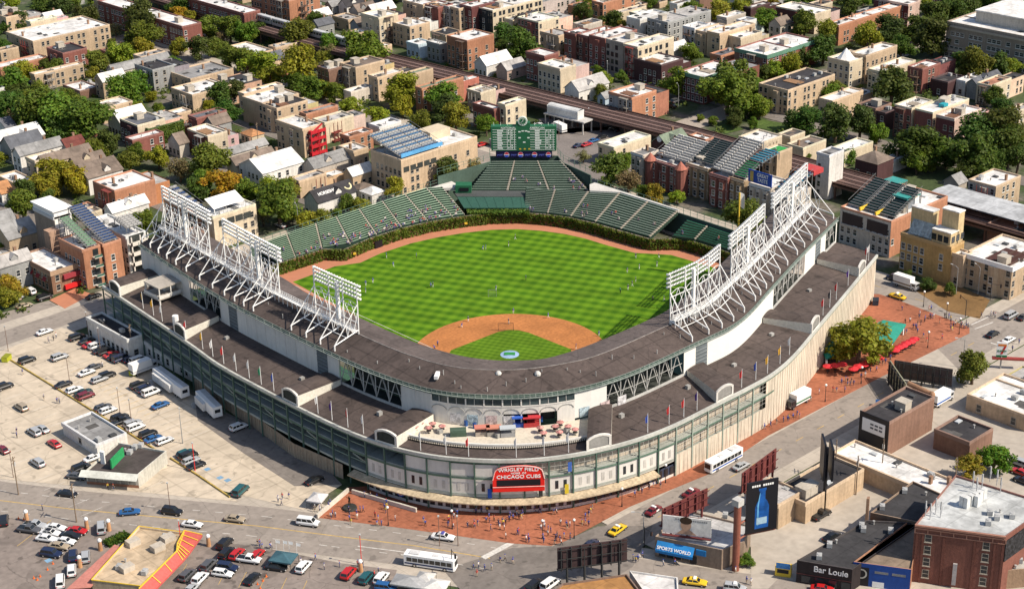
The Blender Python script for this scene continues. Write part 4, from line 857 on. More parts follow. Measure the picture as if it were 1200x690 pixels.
# ------------------------------------------------------------------ what stands where (world metres: x along the avenue, y along the cross street)
BUILDINGS = [(75.3, 404.3, 41.2, 26.0, 11.0, 'T', 'w', '-', 'long tan brick walk-up with three dark light wells'),
(86.8, 423.4, 27.5, 6.1, 10.0, 'T', 'w', '-', 'orange tan wing behind the long tan walk-up'),
(96.6, 445.5, 20.8, 4.5, 9.0, 'C', 'w', '-', 'pale roofed block behind the orange tan wing'),
(92.8, 463.6, 22.1, 14.8, 9.0, 'T', 'k', '-', 'black roofed block in the far corner of the view'),
(77.6, 381.3, 12.6, 15.0, 9.0, 'R', 'k', '-', 'small red brick block with a black roof'),
(52.5, 394.6, 24.3, 8.2, 5.0, 'O', 'w', 'x', 'low orange brick building with a pale patched roof'),
(52.6, 362.0, 24.3, 4.5, 8.0, 'T', 'w', '-', 'buff brick walk-up among yellow green trees'),
(59.8, 336.7, 14.2, 14.7, 4.0, 'B', 'w', 'x', 'low brown building with a white roof between trees'),
(136.1, 370.7, 10.7, 76.9, 12.0, 'R', 'w', 'f', 'long red brick row with a flat white roof'),
(170.8, 369.4, 9.7, 59.7, 12.0, 'R', 'w', '-', 'long dark red row ending beside the train'),
(194.0, 363.7, 19.0, 32.6, 15.0, 'O', 'w', '-', 'salmon brick apartment house behind the train'),
(146.1, 325.7, 9.7, 21.3, 5.0, 'T', 'w', 'x', 'low white roofed shed near the tracks'),
(156.6, 324.4, 22.9, 5.6, 6.0, 'T', 'l', 'x', 'low buff building with grey roof by the tracks'),
(96.1, 304.2, 22.6, 18.0, 8.0, 'T', 'g', '-', 'flat roofed block with cluttered roof and ivy'),
(81.1, 280.2, 35.9, 16.4, 9.0, 'T', 'w', '-', 'tan block with brick chimneys and white roof'),
(95.3, 262.1, 19.6, 4.5, 10.0, 'T', 'w', 'x', 'narrow white roofed strip block below the yellow tree'),
(90.6, 243.1, 18.8, 14.2, 11.0, 'T', 'w', 'x', 'white roofed half of the three storey tan block'),
(90.4, 232.6, 21.2, 10.1, 11.0, 'T', 'k', '-', 'black roofed half of the three storey tan block'),
(139.8, 262.0, 11.0, 8.2, 11.0, 'B', 'w', '-', 'dark bay fronted house with pale roof below the tracks'),
(147.7, 253.1, 21.9, 10.9, 12.0, 'T', 'b', 'f', 'tan block with dark brown roof before the tracks'),
(204.9, 306.7, 16.9, 13.7, 14.0, 'C', 'w', 'f', 'tall cream block with roof sheds beyond the tracks'),
(210.9, 291.4, 12.6, 12.9, 11.0, 'T', 'w', '-', 'tan block with black back stairs beyond the tracks'),
(202.5, 275.2, 8.0, 8.9, 7.0, 'LB', 'w', '-', 'pale blue clapboard house against the tracks'),
(204.7, 262.9, 4.5, 9.1, 9.0, 'G', 'w', '-', 'narrow grey concrete stair block by the tracks'),
(215.1, 270.2, 10.2, 10.5, 10.0, 'T', 'k', '-', 'tan block with dark roof behind the grey stair block'),
(205.1, 244.1, 16.4, 14.1, 14.0, 'O', 'w', 'f', 'orange brick cube right beside the tracks'),
(202.5, 228.8, 15.7, 8.0, 6.0, 'W', 'w', 'ge', 'white gabled house right of the orange brick cube'),
(206.1, 219.2, 11.8, 7.0, 5.0, 'P', 'l', 'ge', 'pale pink gabled cottage beside the tracks'),
(243.2, 319.3, 17.5, 15.6, 11.0, 'T', 'w', '-', 'pale grey row house at the far street end'),
(245.0, 310.0, 15.0, 10.8, 11.0, 'R', 'w', '-', 'red row house left of the narrow grey one'),
(249.1, 306.2, 13.2, 7.7, 11.0, 'G', 'w', '-', 'narrow grey row house on the far street'),
(250.0, 300.0, 12.4, 7.0, 11.0, 'T', 'w', '-', 'tan row house between grey and maroon ones'),
(253.7, 294.9, 17.6, 8.8, 12.0, 'M', 'w', '-', 'maroon row house with dark balconies'),
(258.5, 284.9, 63.1, 14.9, 11.0, 'K/C', 'w', '-', 'row house with black bays and long cream flank'),
(211.8, 339.6, 8.1, 12.6, 6.0, 'T', 'l', 'x', 'low tan garage left of the tall cream block'),
(146.6, 236.6, 21.1, 6.4, 11.0, 'T', 'w', '-', 'narrow bay fronted tan house below the tracks'),
(148.9, 210.0, 32.3, 4.5, 11.0, 'O', 'n', 'f', 'orange brick courtyard block with green roof, front wing'),
(158.7, 229.7, 13.3, 4.5, 11.0, 'T', 'n', 'f', 'rear wing of the green roofed courtyard block'),
(165.8, 192.2, 14.2, 8.6, 9.0, 'C', 'w', 'f', 'cream flanked block with dark red back stair'),
(203.5, 182.9, 17.9, 13.8, 13.0, 'C', 'w', 'f', 'plain cream cube facing the elevated tracks'),
(213.2, 202.3, 13.6, 11.9, 13.0, 'R', 'w', 'f', 'red brick block with sunken roof garden'),
(202.3, 170.7, 18.3, 8.5, 6.0, 'W', 'l', 'ge', 'pale grey clapboard house with dormered roof'),
(207.1, 159.9, 4.5, 4.5, 4.0, 'LB', 'g', 'ge', 'tiny teal gabled cottage beside the tracks'),
(195.9, 134.0, 22.6, 13.1, 12.0, 'G/O', 'w', '-', 'brown brick block with white roof facing the side road'),
(248.4, 218.0, 18.1, 7.6, 13.0, 'R', 'w', '-', 'first red brick flat of the long terrace'),
(249.5, 211.1, 19.3, 7.8, 13.0, 'R', 'w', '-', 'second red brick flat of the long terrace'),
(249.3, 200.2, 21.2, 10.3, 14.0, 'R', 'w', '-', 'third red brick flat with wide dark balconies'),
(246.7, 186.7, 16.7, 10.6, 15.0, 'S', 'w', '-', 'taupe flat with stacked balconies beside the red terrace'),
(245.9, 177.0, 23.8, 8.6, 15.0, 'S/C', 'w', '-', 'last taupe flat of the terrace with cream flank'),
(244.9, 162.2, 19.9, 16.1, 10.0, 'D', 'w', '-', 'dark victorian pair with peaked bays'),
(258.0, 252.4, 23.5, 14.5, 11.0, 'R/C', 'w', '-', 'red fronted block with roof deck and cream flank'),
(252.0, 232.6, 14.2, 12.3, 9.0, 'T', 'l', 'f', 'grey roofed block between roof deck and terrace'),
(305.0, 255.0, 23.3, 7.7, 11.0, 'O', 'w', 'f', 'orange brick block at the far top edge'),
(308.7, 248.7, 21.2, 4.9, 6.0, 'C', 'l', 'x', 'low pale shed with grey roof near the top edge'),
(296.2, 222.1, 19.3, 8.8, 10.0, 'W', 'w', '-', 'white roofed walk-up beside the balcony block'),
(298.1, 206.1, 31.3, 13.1, 11.0, 'G', 'l', '-', 'grey block with timber balconies and gable'),
(298.3, 189.5, 20.4, 7.5, 11.0, 'W', 'w', '-', 'white walk-up at the end of the porch row'),
(296.4, 180.9, 23.9, 6.5, 11.0, 'T', 'w', '-', 'tan walk-up with brown porches in the porch row'),
(295.7, 172.1, 25.3, 7.7, 12.0, 'T', 'w', '-', 'pale walk-up with tall wooden balconies'),
(302.2, 165.0, 20.8, 7.4, 10.0, 'C', 'w', 'f', 'cream fronted house with orange brick flank'),
(284.1, 135.3, 36.6, 18.5, 11.0, 'B/R', 'w', 'cor', 'long red block with green mansard trim'),
(237.4, 131.5, 37.1, 14.3, 12.0, 'M/R', 'w', 'cor', 'red block with green corner parapets under trees'),
(249.0, 96.3, 31.8, 15.3, 11.0, 'T', 'k', '-', 'tan block with large black roof and chimney'),
(359.3, 166.6, 20.2, 23.7, 10.0, 'M/C', 'w', '-', 'cream flanked block with maroon front near the top'),
(354.4, 201.8, 24.6, 4.5, 8.0, 'D', 'w', 'x', 'dark low block at the top edge of the view'),
(350.1, 145.6, 54.2, 7.0, 10.0, 'O', 'w', '-', 'long orange brick block with pale cluttered roof'),
(297.0, 100.7, 16.0, 11.5, 12.0, 'C', 'w', '-', 'cream block with white peaked tent roof'),
(307.1, 99.4, 22.9, 8.2, 13.0, 'T', 'w', '-', 'tan block with black iron balconies'),
(302.7, 87.6, 24.6, 7.5, 9.0, 'C', 'w', '-', 'cream block with long sloping white roof'),
(311.4, 73.5, 25.6, 7.6, 11.0, 'R', 'w', 'f', 'red brick block with pink roof deck'),
(313.9, 62.3, 17.7, 8.5, 7.0, 'D', 'k', 'x', 'low dark roofed house right of the red brick block'),
(315.3, 84.2, 11.9, 7.7, 6.0, 'C', 'k', 'x', 'low dark roofed house left of the red brick block'),
(319.9, 57.6, 15.2, 4.5, 7.0, 'W', 'w', '-', 'white roofed box house below the school trees'),
(319.5, 51.8, 18.6, 4.8, 7.0, 'G', 's', 'ge', 'slate gabled house beside the white box house'),
(315.7, 42.9, 26.4, 6.7, 9.0, 'C', 't', 'f', 'cream block with terracotta roof deck'),
(366.3, 34.5, 41.2, 63.7, 17.0, 'U', 'w', '-', 'large grey brick school with pale stone trim'),
(400.9, 142.1, 9.6, 20.3, 11.0, 'M/P', 'w', '-', 'maroon block with pink stone flank near the school'),
(48.2, 297.7, 14.5, 10.4, 7.0, 'T', 'w', '-', 'tan house behind the white gabled one'),
(43.2, 275.7, 13.2, 9.8, 7.0, 'W', 'w', 'ge', 'white gabled house with blue windows among trees'),
(40.7, 258.1, 21.3, 13.4, 10.0, 'D/C', 's', '-', 'dark brick bay fronted house with cream flank'),
(44.5, 256.3, 16.5, 7.3, 8.0, 'V', 'g', 'x', 'ivy covered house with grey roof'),
(-3.9, 285.4, 18.1, 11.6, 7.0, 'W', 'w', 'ge', 'white roofed gabled house at the left edge'),
(-4.3, 278.3, 14.2, 8.6, 7.0, 'G', 's', 'ge', 'dark slate gabled house near the left edge'),
(-7.5, 264.8, 18.7, 6.2, 8.0, 'W', 'g', 'ge', 'grey gabled house with turquoise front'),
(-8.1, 251.5, 11.0, 7.6, 9.0, 'C', 'w', '-', 'cream flat roofed house with roof terrace'),
(-6.0, 249.1, 20.7, 5.9, 8.0, 'C', 'b', 'ge', 'brown roofed house beside the roof terrace house'),
(3.0, 241.8, 12.8, 5.3, 7.0, 'C', 'b', 'ge', 'brown roofed house with blue barrel on its roof'),
(-1.6, 224.7, 14.6, 12.3, 7.0, 'W', 'b', 'ge', 'brown roofed house with white dormer gable'),
(11.3, 262.6, 8.2, 6.5, 7.0, 'W', 'm', 'ge', 'small maroon roofed cottage behind the brown roofs'),
(-22.1, 241.7, 7.6, 14.1, 6.0, 'T', 'w', 'x', 'low tan flat roofed building at the left edge'),
(-29.5, 239.0, 4.5, 7.5, 5.0, 'W', 'o', 'ge', 'orange roofed cottage cut by the left edge'),
(-6.3, 198.0, 23.0, 15.0, 10.0, 'O', 'w', 'f', 'orange brick block with stepped white terraces'),
(7.2, 301.8, 4.5, 14.4, 6.0, 'W', 's', 'ge', 'slate roofed cottage under the big trees'),
(52.1, 225.6, 14.4, 14.3, 10.0, 'R/C', 'w', '-', 'cream block with red brick banded front'),
(45.6, 236.4, 4.5, 8.0, 6.0, 'L', 'b', 'ge', 'brown roofed house by the red banded front'),
(62.3, 267.9, 10.0, 6.4, 7.0, 'T', 'w', 'x', 'pale tan block behind the red banded front'),
(73.9, 227.7, 6.0, 7.4, 4.0, 'C', 'o', 'gh', 'small garage with an orange roof'),
(50.6, 211.4, 19.5, 4.5, 6.0, 'L', 'g', 'ge', 'grey roofed house behind the brown gabled one'),
(44.2, 195.1, 18.1, 6.5, 7.0, 'C', 'b', 'ge', 'brown gabled house with white cross gable'),
(44.6, 179.1, 18.6, 15.0, 8.0, 'W', 'w', 'ge', 'big white house with white roof near the bleachers'),
(79.5, 200.3, 9.4, 17.7, 12.0, 'T', 'w', 're', 'tan block with bright red fire stairs'),
(95.8, 220.2, 16.3, 4.5, 10.0, 'O', 'g', 'x', 'orange brick strip block behind the red stairs'),
(96.0, 208.0, 20.7, 8.0, 9.0, 'C', 'l', 'f', 'pale tan block right of the red stairs'),
(62.9, 171.8, 18.9, 7.1, 7.0, 'L', 'g', 'ge', 'grey roofed house behind the painted roof'),
(50.4, 164.4, 21.1, 5.8, 7.0, 'O/T', 'l', '-', 'low pinkish tan block with flat grey roof'),
(41.3, 141.5, 17.2, 8.0, 7.0, 'W', 'k', 'ge', 'white house with a painted advertising roof'),
(80.0, 169.3, 6.9, 9.5, 10.0, 'T', 'w', '-', 'tan flat left of the rooftop bleacher block'),
(93.3, 188.9, 11.6, 6.2, 8.0, 'O', 'w', '-', 'red brick flat behind the rooftop bleacher block'),
(109.3, 190.0, 11.1, 6.7, 8.0, 'W', 'w', 'x', 'white roofed flat behind the rooftop bleachers'),
(78.1, 139.2, 37.5, 17.6, 14.0, 'T', 'w', '-', 'big tan corner block carrying blue rooftop bleachers'),
(65.0, 147.6, 5.8, 4.5, 4.0, 'L', 'b', 'gh', 'small brown roofed garage'),
(64.2, 139.7, 6.2, 6.6, 4.0, 'W', 'w', 'gh', 'small white roofed garage'),
(151.9, 168.9, 4.5, 12.9, 10.0, 'R', 'w', '-', 'red brick block with a poster on its flank'),
(154.6, 165.0, 11.4, 4.5, 12.0, 'C', 'w', '-', 'cream block behind the scoreboard'),
(154.0, 104.3, 20.6, 8.6, 8.0, 'C', 'w', 'f', 'cream building with potted roof terrace'),
(167.2, 89.4, 12.2, 7.6, 9.0, 'D', 'n', 'ge', 'dark gabled house with a round white emblem'),
(146.2, 82.2, 8.3, 6.1, 12.0, 'L', 'g', '-', 'narrow grey stone flat at the row end'),
(147.8, 63.4, 19.2, 17.9, 11.0, 'R', 'w', 'tur', 'red brick twin house with two turrets'),
(150.7, 54.7, 11.4, 10.7, 12.0, 'Z', 'w', '-', 'tan stone flat carrying dark green bleachers'),
(148.2, 43.7, 13.3, 8.5, 12.0, 'R', 'w', '-', 'red bay fronted flat carrying pale bleachers'),
(149.8, 37.6, 5.5, 7.1, 12.0, 'Z', 'w', '-', 'brown stone flat carrying green bleachers'),
(149.8, 25.9, 11.4, 9.5, 12.0, 'L', 'w', '-', 'grey stone flat carrying a blue billboard'),
(147.8, 16.7, 12.7, 7.3, 12.0, 'L', 'w', '-', 'grey stone flat carrying turquoise bleachers'),
(174.4, 42.8, 8.8, 6.6, 15.0, 'T', 'w', 'f', 'tall tan block with green rooftop lawn'),
(180.3, 24.0, 8.4, 5.7, 17.0, 'W', 'g', 'x', 'tall white lift tower beside the rooftops'),
(204.3, 53.6, 14.1, 7.8, 7.0, 'C', 'b', 'x', 'brown roofed warehouse behind the rooftop rows'),
(211.6, 65.4, 9.0, 6.2, 7.0, 'C', 'b', 'x', 'smaller brown roofed warehouse behind the rooftop rows'),
(186.9, 86.9, 4.5, 8.7, 7.0, 'O', 'w', 'x', 'small orange brick stair house by the tracks'),
(194.1, 65.3, 12.0, 11.4, 9.0, 'C', 'w', 'f', 'cream block with cluttered roof terraces'),
(212.9, 40.8, 18.0, 7.3, 6.0, 'C', 'w', 'f', 'low white roofed hall right of the white tower'),
(256.8, 41.7, 14.5, 8.0, 13.0, 'R/C', 'w', 'f', 'first red fronted flat of the three by the trees'),
(257.7, 32.6, 25.2, 8.2, 13.0, 'R/C', 'w', 'f', 'middle red fronted flat with turquoise roof cover'),
(256.5, 21.9, 24.9, 8.3, 13.0, 'M/P', 'w', 'f', 'purple brick flat with arched windows and pink flank'),
(207.5, 22.2, 10.1, 9.9, 7.0, 'D', 'b', 'gh', 'brown hipped house behind the rooftop rows'),
(212.7, 23.9, 31.7, 4.5, 5.0, 'W', 'w', 'x', 'low white roofed house with maroon roof box'),
(206.5, -27.5, 16.0, 11.1, 11.0, 'L/T', 'w', '-', 'tan block with white stepped roof among trees'),
(212.3, -9.1, 5.5, 5.9, 6.0, 'L', 'g', 'ge', 'grey gabled house with white front by trees'),
(299.3, 19.3, 9.4, 4.5, 7.0, 'C', 'l', '-', 'cream house at the right edge among trees'),
(251.9, 75.8, 29.5, 7.0, 10.0, 'T', 'w', '-', 'tan fronted house with white roof behind a tree'),
(257.9, 58.9, 10.5, 9.5, 9.0, 'B', 'k', 'x', 'dark roofed block with brick chimneys'),
(258.4, 54.6, 8.5, 6.7, 8.0, 'D', 'k', 'x', 'black roofed block next to the three red fronts'),
(150.1, -23.6, 32.6, 20.3, 13.0, 'L/O', 'w', '-', 'grey stone and orange block carrying dark bleachers'),
(144.3, -50.3, 7.1, 18.9, 13.0, 'Y', 'w', 'yel', 'ochre corner block with cream lift towers'),
(145.0, -54.4, 4.8, 4.5, 11.0, 'T', 'w', 'x', 'narrow beige building beside the ochre block'),
(146.9, -70.4, 22.7, 17.6, 11.0, 'T', 'w', '-', 'tan corner building with an open roof courtyard'),
(183.8, -53.8, 14.9, 15.0, 7.0, 'B', 't', 'f', 'building with a terracotta roof terrace'),
(-58.5, 151.1, 9.5, 21.2, 8.0, 'Q', 'w', '-', 'brown brick corner block with red awnings'),
(-42.7, 174.6, 6.4, 13.9, 16.0, 'U/W', 'w', 'x', 'windowless brown slab block with white roof canopy'),
(-48.7, 146.5, 6.4, 15.2, 14.0, 'O/O', 'w', '-', 'orange brick house with balconies and green bleachers'),
(-41.5, 146.0, 6.6, 16.5, 14.0, 'O', 'w', '-', 'orange brick house carrying blue bleachers'),
(-32.6, 146.4, 7.2, 23.5, 14.0, 'W', 'w', 'bal', 'white balcony block by the grandstand roof corner'),
(-52.7, 189.7, 11.1, 12.0, 7.0, 'T', 'g', 'ge', 'tan house with long grey roof'),
(-47.0, 206.7, 6.3, 8.2, 6.0, 'L', 'g', 'ge', 'grey gabled house at the left edge'),
(0.2, 145.2, 17.6, 10.4, 12.0, 'C', 'w', 'f', 'cream block with white slanted roof deck'),
(-0.2, 152.5, 5.3, 22.2, 11.0, 'O', 'w', '-', 'orange house with blue bleachers behind the floodlights'),
(38.7, -101.4, 20.1, 9.0, 10.0, 'B', 'k', 'x', 'dark block with a black advertising wall'),
(50.4, -118.0, 10.7, 10.6, 6.0, 'B', 'k', 'x', 'brick building with white patched black roof'),
(23.6, -130.2, 9.4, 35.0, 5.0, 'T', 'w', 'x', 'long white roofed building behind the tan alley'),
(-2.6, -106.9, 23.3, 9.5, 6.0, 'T', 'k', 'x', 'black roofed building with tan brick alley wall'),
(-9.1, -103.8, 9.1, 9.9, 7.0, 'T', 'l', 'x', 'grey roofed building behind the bottle billboard'),
(-105.2, 45.3, 9.1, 17.7, 4.0, 'W', 'g', 'x', 'grey roofed white garage in the parking lot'),
(-67.6, 90.4, 5.3, 23.2, 7.0, 'W', 'k', '-', 'long white building with a black roof beside the ballpark'),
(74.8, -119.7, 27.6, 18.3, 5.0, 'T', 'w', 'x', 'cream roofed convenience shop at the corner'),
(86.9, 319.7, 19.1, 14.7, 11.0, 'G', 'k', '-', 'grey house with black roof and timber porches'),
(79.1, 339.5, 29.7, 6.0, 8.0, 'L', 'g', 'ge', 'long grey gabled house with several chimneys'),
(-62.5, 64.5, 4.5, 26.8, 5.0, 'W', 'k', '-', 'white annexe with slit windows along the ballpark base')]
TREES = [(102,467,4.5,'d'), (69.1,421.6,4.2,'d'), (121.4,478.3,6.1,'d'), (125.5,466.8,6.1,'d'), (124,441.5,6.7,'d'), (92,466.4,3.3,'d'), (133.9,404.1,8.4,'d'), (118.6,381,7.9,'g'), (99.6,369.4,6.2,'y'), (112.9,368.9,5.3,'y'), (84.6,362.2,5.5,'g'), (37.7,357.7,7.3,'g'), (54.2,374.5,6.1,'y'), (40.4,336.8,6.1,'g'), (36.5,346.1,5.4,'d'), (67.5,312.1,6.8,'g'), (80.4,324.6,5.9,'g'), (127.4,418.5,3.3,'b'), (47.4,325.4,5.1,'g'), (72.1,389.9,2.6,'d'), (168,422.9,5.6,'d'), (162.2,415.6,4.5,'o'), (165,410.5,3.7,'y'), (157.3,380.3,5.7,'g'), (131.1,350.9,6,'d'), (129.7,366.1,4.1,'y'), (139.7,349.3,4.1,'g'), (154.9,365,3.4,'b'), (157.9,363.9,6.5,'g'), (161.4,356.7,6.1,'g'), (174,364.6,4.3,'d'), (162.1,356.4,3.4,'g'), (173.2,331.7,7.4,'g'), (175.5,308,5.8,'g'), (131,299.6,7.1,'y'), (133.7,316.8,5.7,'g'), (131.6,325.8,5.1,'g'), (127.2,288.2,5,'y'), (133.5,276.1,9.5,'y'), (127,258.3,6,'g'), (129.3,273.3,4.9,'g'), (205.5,355.6,4.4,'d'), (103.3,281.2,5.1,'d'), (94.2,279.7,5.4,'d'), (132.7,249.5,4,'g'), (134.4,258.7,3.8,'y'), (172.3,278.7,9.5,'g'), (148.7,222.7,7.3,'y'), (154.2,204.3,6.8,'g'), (243.5,261.3,5.3,'d'), (190.8,312,4.8,'g'), (234.2,251.5,3.4,'d'), (231.6,235.6,7.4,'d'), (296.7,260.6,5,'d'), (298,241.5,5.4,'d'), (239.6,195.8,2.3,'g'), (238.4,179.8,2.4,'g'), (255.7,229.8,2.6,'y'), (290.6,191.7,3,'g'), (259.2,269.1,3.5,'d'), (345.2,232.4,4.4,'g'), (341,211.4,6.2,'y'), (355.1,209.5,4.8,'y'), (345.8,185.1,6,'g'), (348.6,164.2,6.7,'g'), (343.9,147.4,5.7,'y'), (319.5,131.4,6.3,'d'), (328.4,171.7,2.4,'d'), (308.3,137,4.3,'d'), (292.1,129.2,4.8,'y'), (281.6,133.3,3.7,'d'), (245.1,121.7,8.4,'g'), (263.1,126.3,4.4,'g'), (283.8,178.9,4.5,'g'), (255.3,155.7,3.7,'d'), (300.9,141.5,3.1,'d'), (380.6,196.7,4.4,'d'), (379.5,207.5,3.5,'y'), (398,174,4.8,'d'), (253.6,115.4,3.4,'g'), (365.1,128.3,6.9,'d'), (347.5,127.6,6.5,'y'), (399.5,127.2,6.7,'d'), (377.4,121,6.5,'d'), (365.5,104.6,7.9,'d'), (411.8,124.3,7.4,'d'), (427.3,124,6.8,'d'), (351.2,111.3,5,'d'), (281.5,68.3,8.6,'d'), (339.3,64.1,7.8,'g'), (344.6,75,5.4,'d'), (349.2,61.6,5.4,'d'), (359,59,4.2,'y'), (315.7,40.4,4.2,'d'), (19.4,319.9,7.2,'d'), (20.1,301.5,9,'g'), (24.7,290.4,8.9,'g'), (29.5,282.9,8.6,'g'), (45.2,301.9,4.7,'g'), (17.6,315.2,4.6,'b'), (18.6,305.5,3.5,'y'), (21.2,287.6,5.7,'d'), (26.6,257.5,5.3,'d'), (-9.3,237.7,6.5,'y'), (-4.1,228.6,4.8,'o'), (-13.9,233.2,4.7,'y'), (-23.4,234,4.3,'d'), (30.7,243.6,3.9,'g'), (32.8,231.6,4.3,'y'), (22.2,236,4.2,'g'), (24.1,262.3,3.4,'g'), (24.1,281.4,2.2,'y'), (81.5,256.1,5.2,'d'), (73.8,262.5,4.2,'b'), (30.1,212.6,4.7,'b'), (38.6,204.8,6.5,'g'), (31.2,186.7,5.8,'o'), (29.3,194.8,4.7,'g'), (23.4,190.2,4.2,'d'), (34.5,174.2,4.2,'g'), (36.1,162.6,5.6,'y'), (41.6,161.7,5.1,'y'), (27.8,146.2,8.5,'g'), (24.4,151.4,4.3,'b'), (33.7,147.7,2.8,'g'), (32.9,137,3.6,'y'), (37.9,135.6,3.4,'y'), (52.1,138.8,3.5,'g'), (54.6,134,3.6,'y'), (73,137.5,3.9,'y'), (96.3,134,4.7,'d'), (44.5,135.5,2.4,'g'), (113.5,139.4,3,'b'), (123,209.6,4.5,'y'), (124,227.7,4.7,'y'), (128.9,189.1,4.7,'g'), (140.1,179.5,6.3,'y'), (146.4,167.8,4.4,'g'), (147.8,195.4,5.2,'d'), (139.2,211.6,4.6,'y'), (137.2,91.2,6.2,'g'), (137.4,81.4,4.3,'b'), (149.4,116.4,2.5,'b'), (154.9,99.9,3,'g'), (134.3,65.7,3.8,'y'), (139.4,59.9,3,'y'), (135.5,72.1,3,'g'), (130.3,21.9,6.7,'g'), (233.2,114.8,9.5,'g'), (218.8,117.3,1.6,'g'), (218.6,110.1,2,'g'), (224.7,103.9,3.4,'d'), (236.8,101.5,5.1,'g'), (238.3,146.4,6.4,'g'), (230.5,107.8,3.4,'d'), (237.8,101.9,4,'g'), (220.6,101.1,3.1,'d'), (237.7,78.6,5,'d'), (234.9,82.1,4.1,'d'), (226,95.8,2.1,'g'), (207.1,54.2,2.1,'g'), (234.6,105.9,3.2,'d'), (233.8,60.6,7.2,'d'), (216.4,41.3,3,'g'), (219.5,111.3,1.6,'d'), (242.7,55.5,6.1,'d'), (243.2,47.6,4.3,'g'), (229.4,21.5,8.1,'d'), (235,17,6.6,'d'), (237.5,12.3,4.7,'d'), (256.1,11,7.6,'d'), (263.1,5.1,8.1,'d'), (253.6,-4,6.8,'d'), (235.5,-2.1,7.3,'d'), (243.4,-4.6,5.1,'d'), (230,-1.2,4.5,'d'), (224.6,16.6,4.1,'g'), (301.9,29.2,4.4,'d'), (248.7,-10.8,5.1,'d'), (228.8,14.9,2.9,'g'), (77,-64.5,7.1,'y'), (89.2,-94.1,4.8,'g'), (50.3,-125.3,4.3,'g'), (43.2,-122.2,3.2,'y'), (-32.1,218.8,5.1,'g'), (-69.9,157.1,4,'o'), (-53.1,195,2,'g'), (-21,221,3.6,'d'), (-23.6,146.7,1.3,'y'), (138.1,-38.6,1.8,'d'), (136.2,-47.9,2.3,'d'), (137.3,-55.1,2,'d'), (-26.8,-108.8,1.6,'g')]
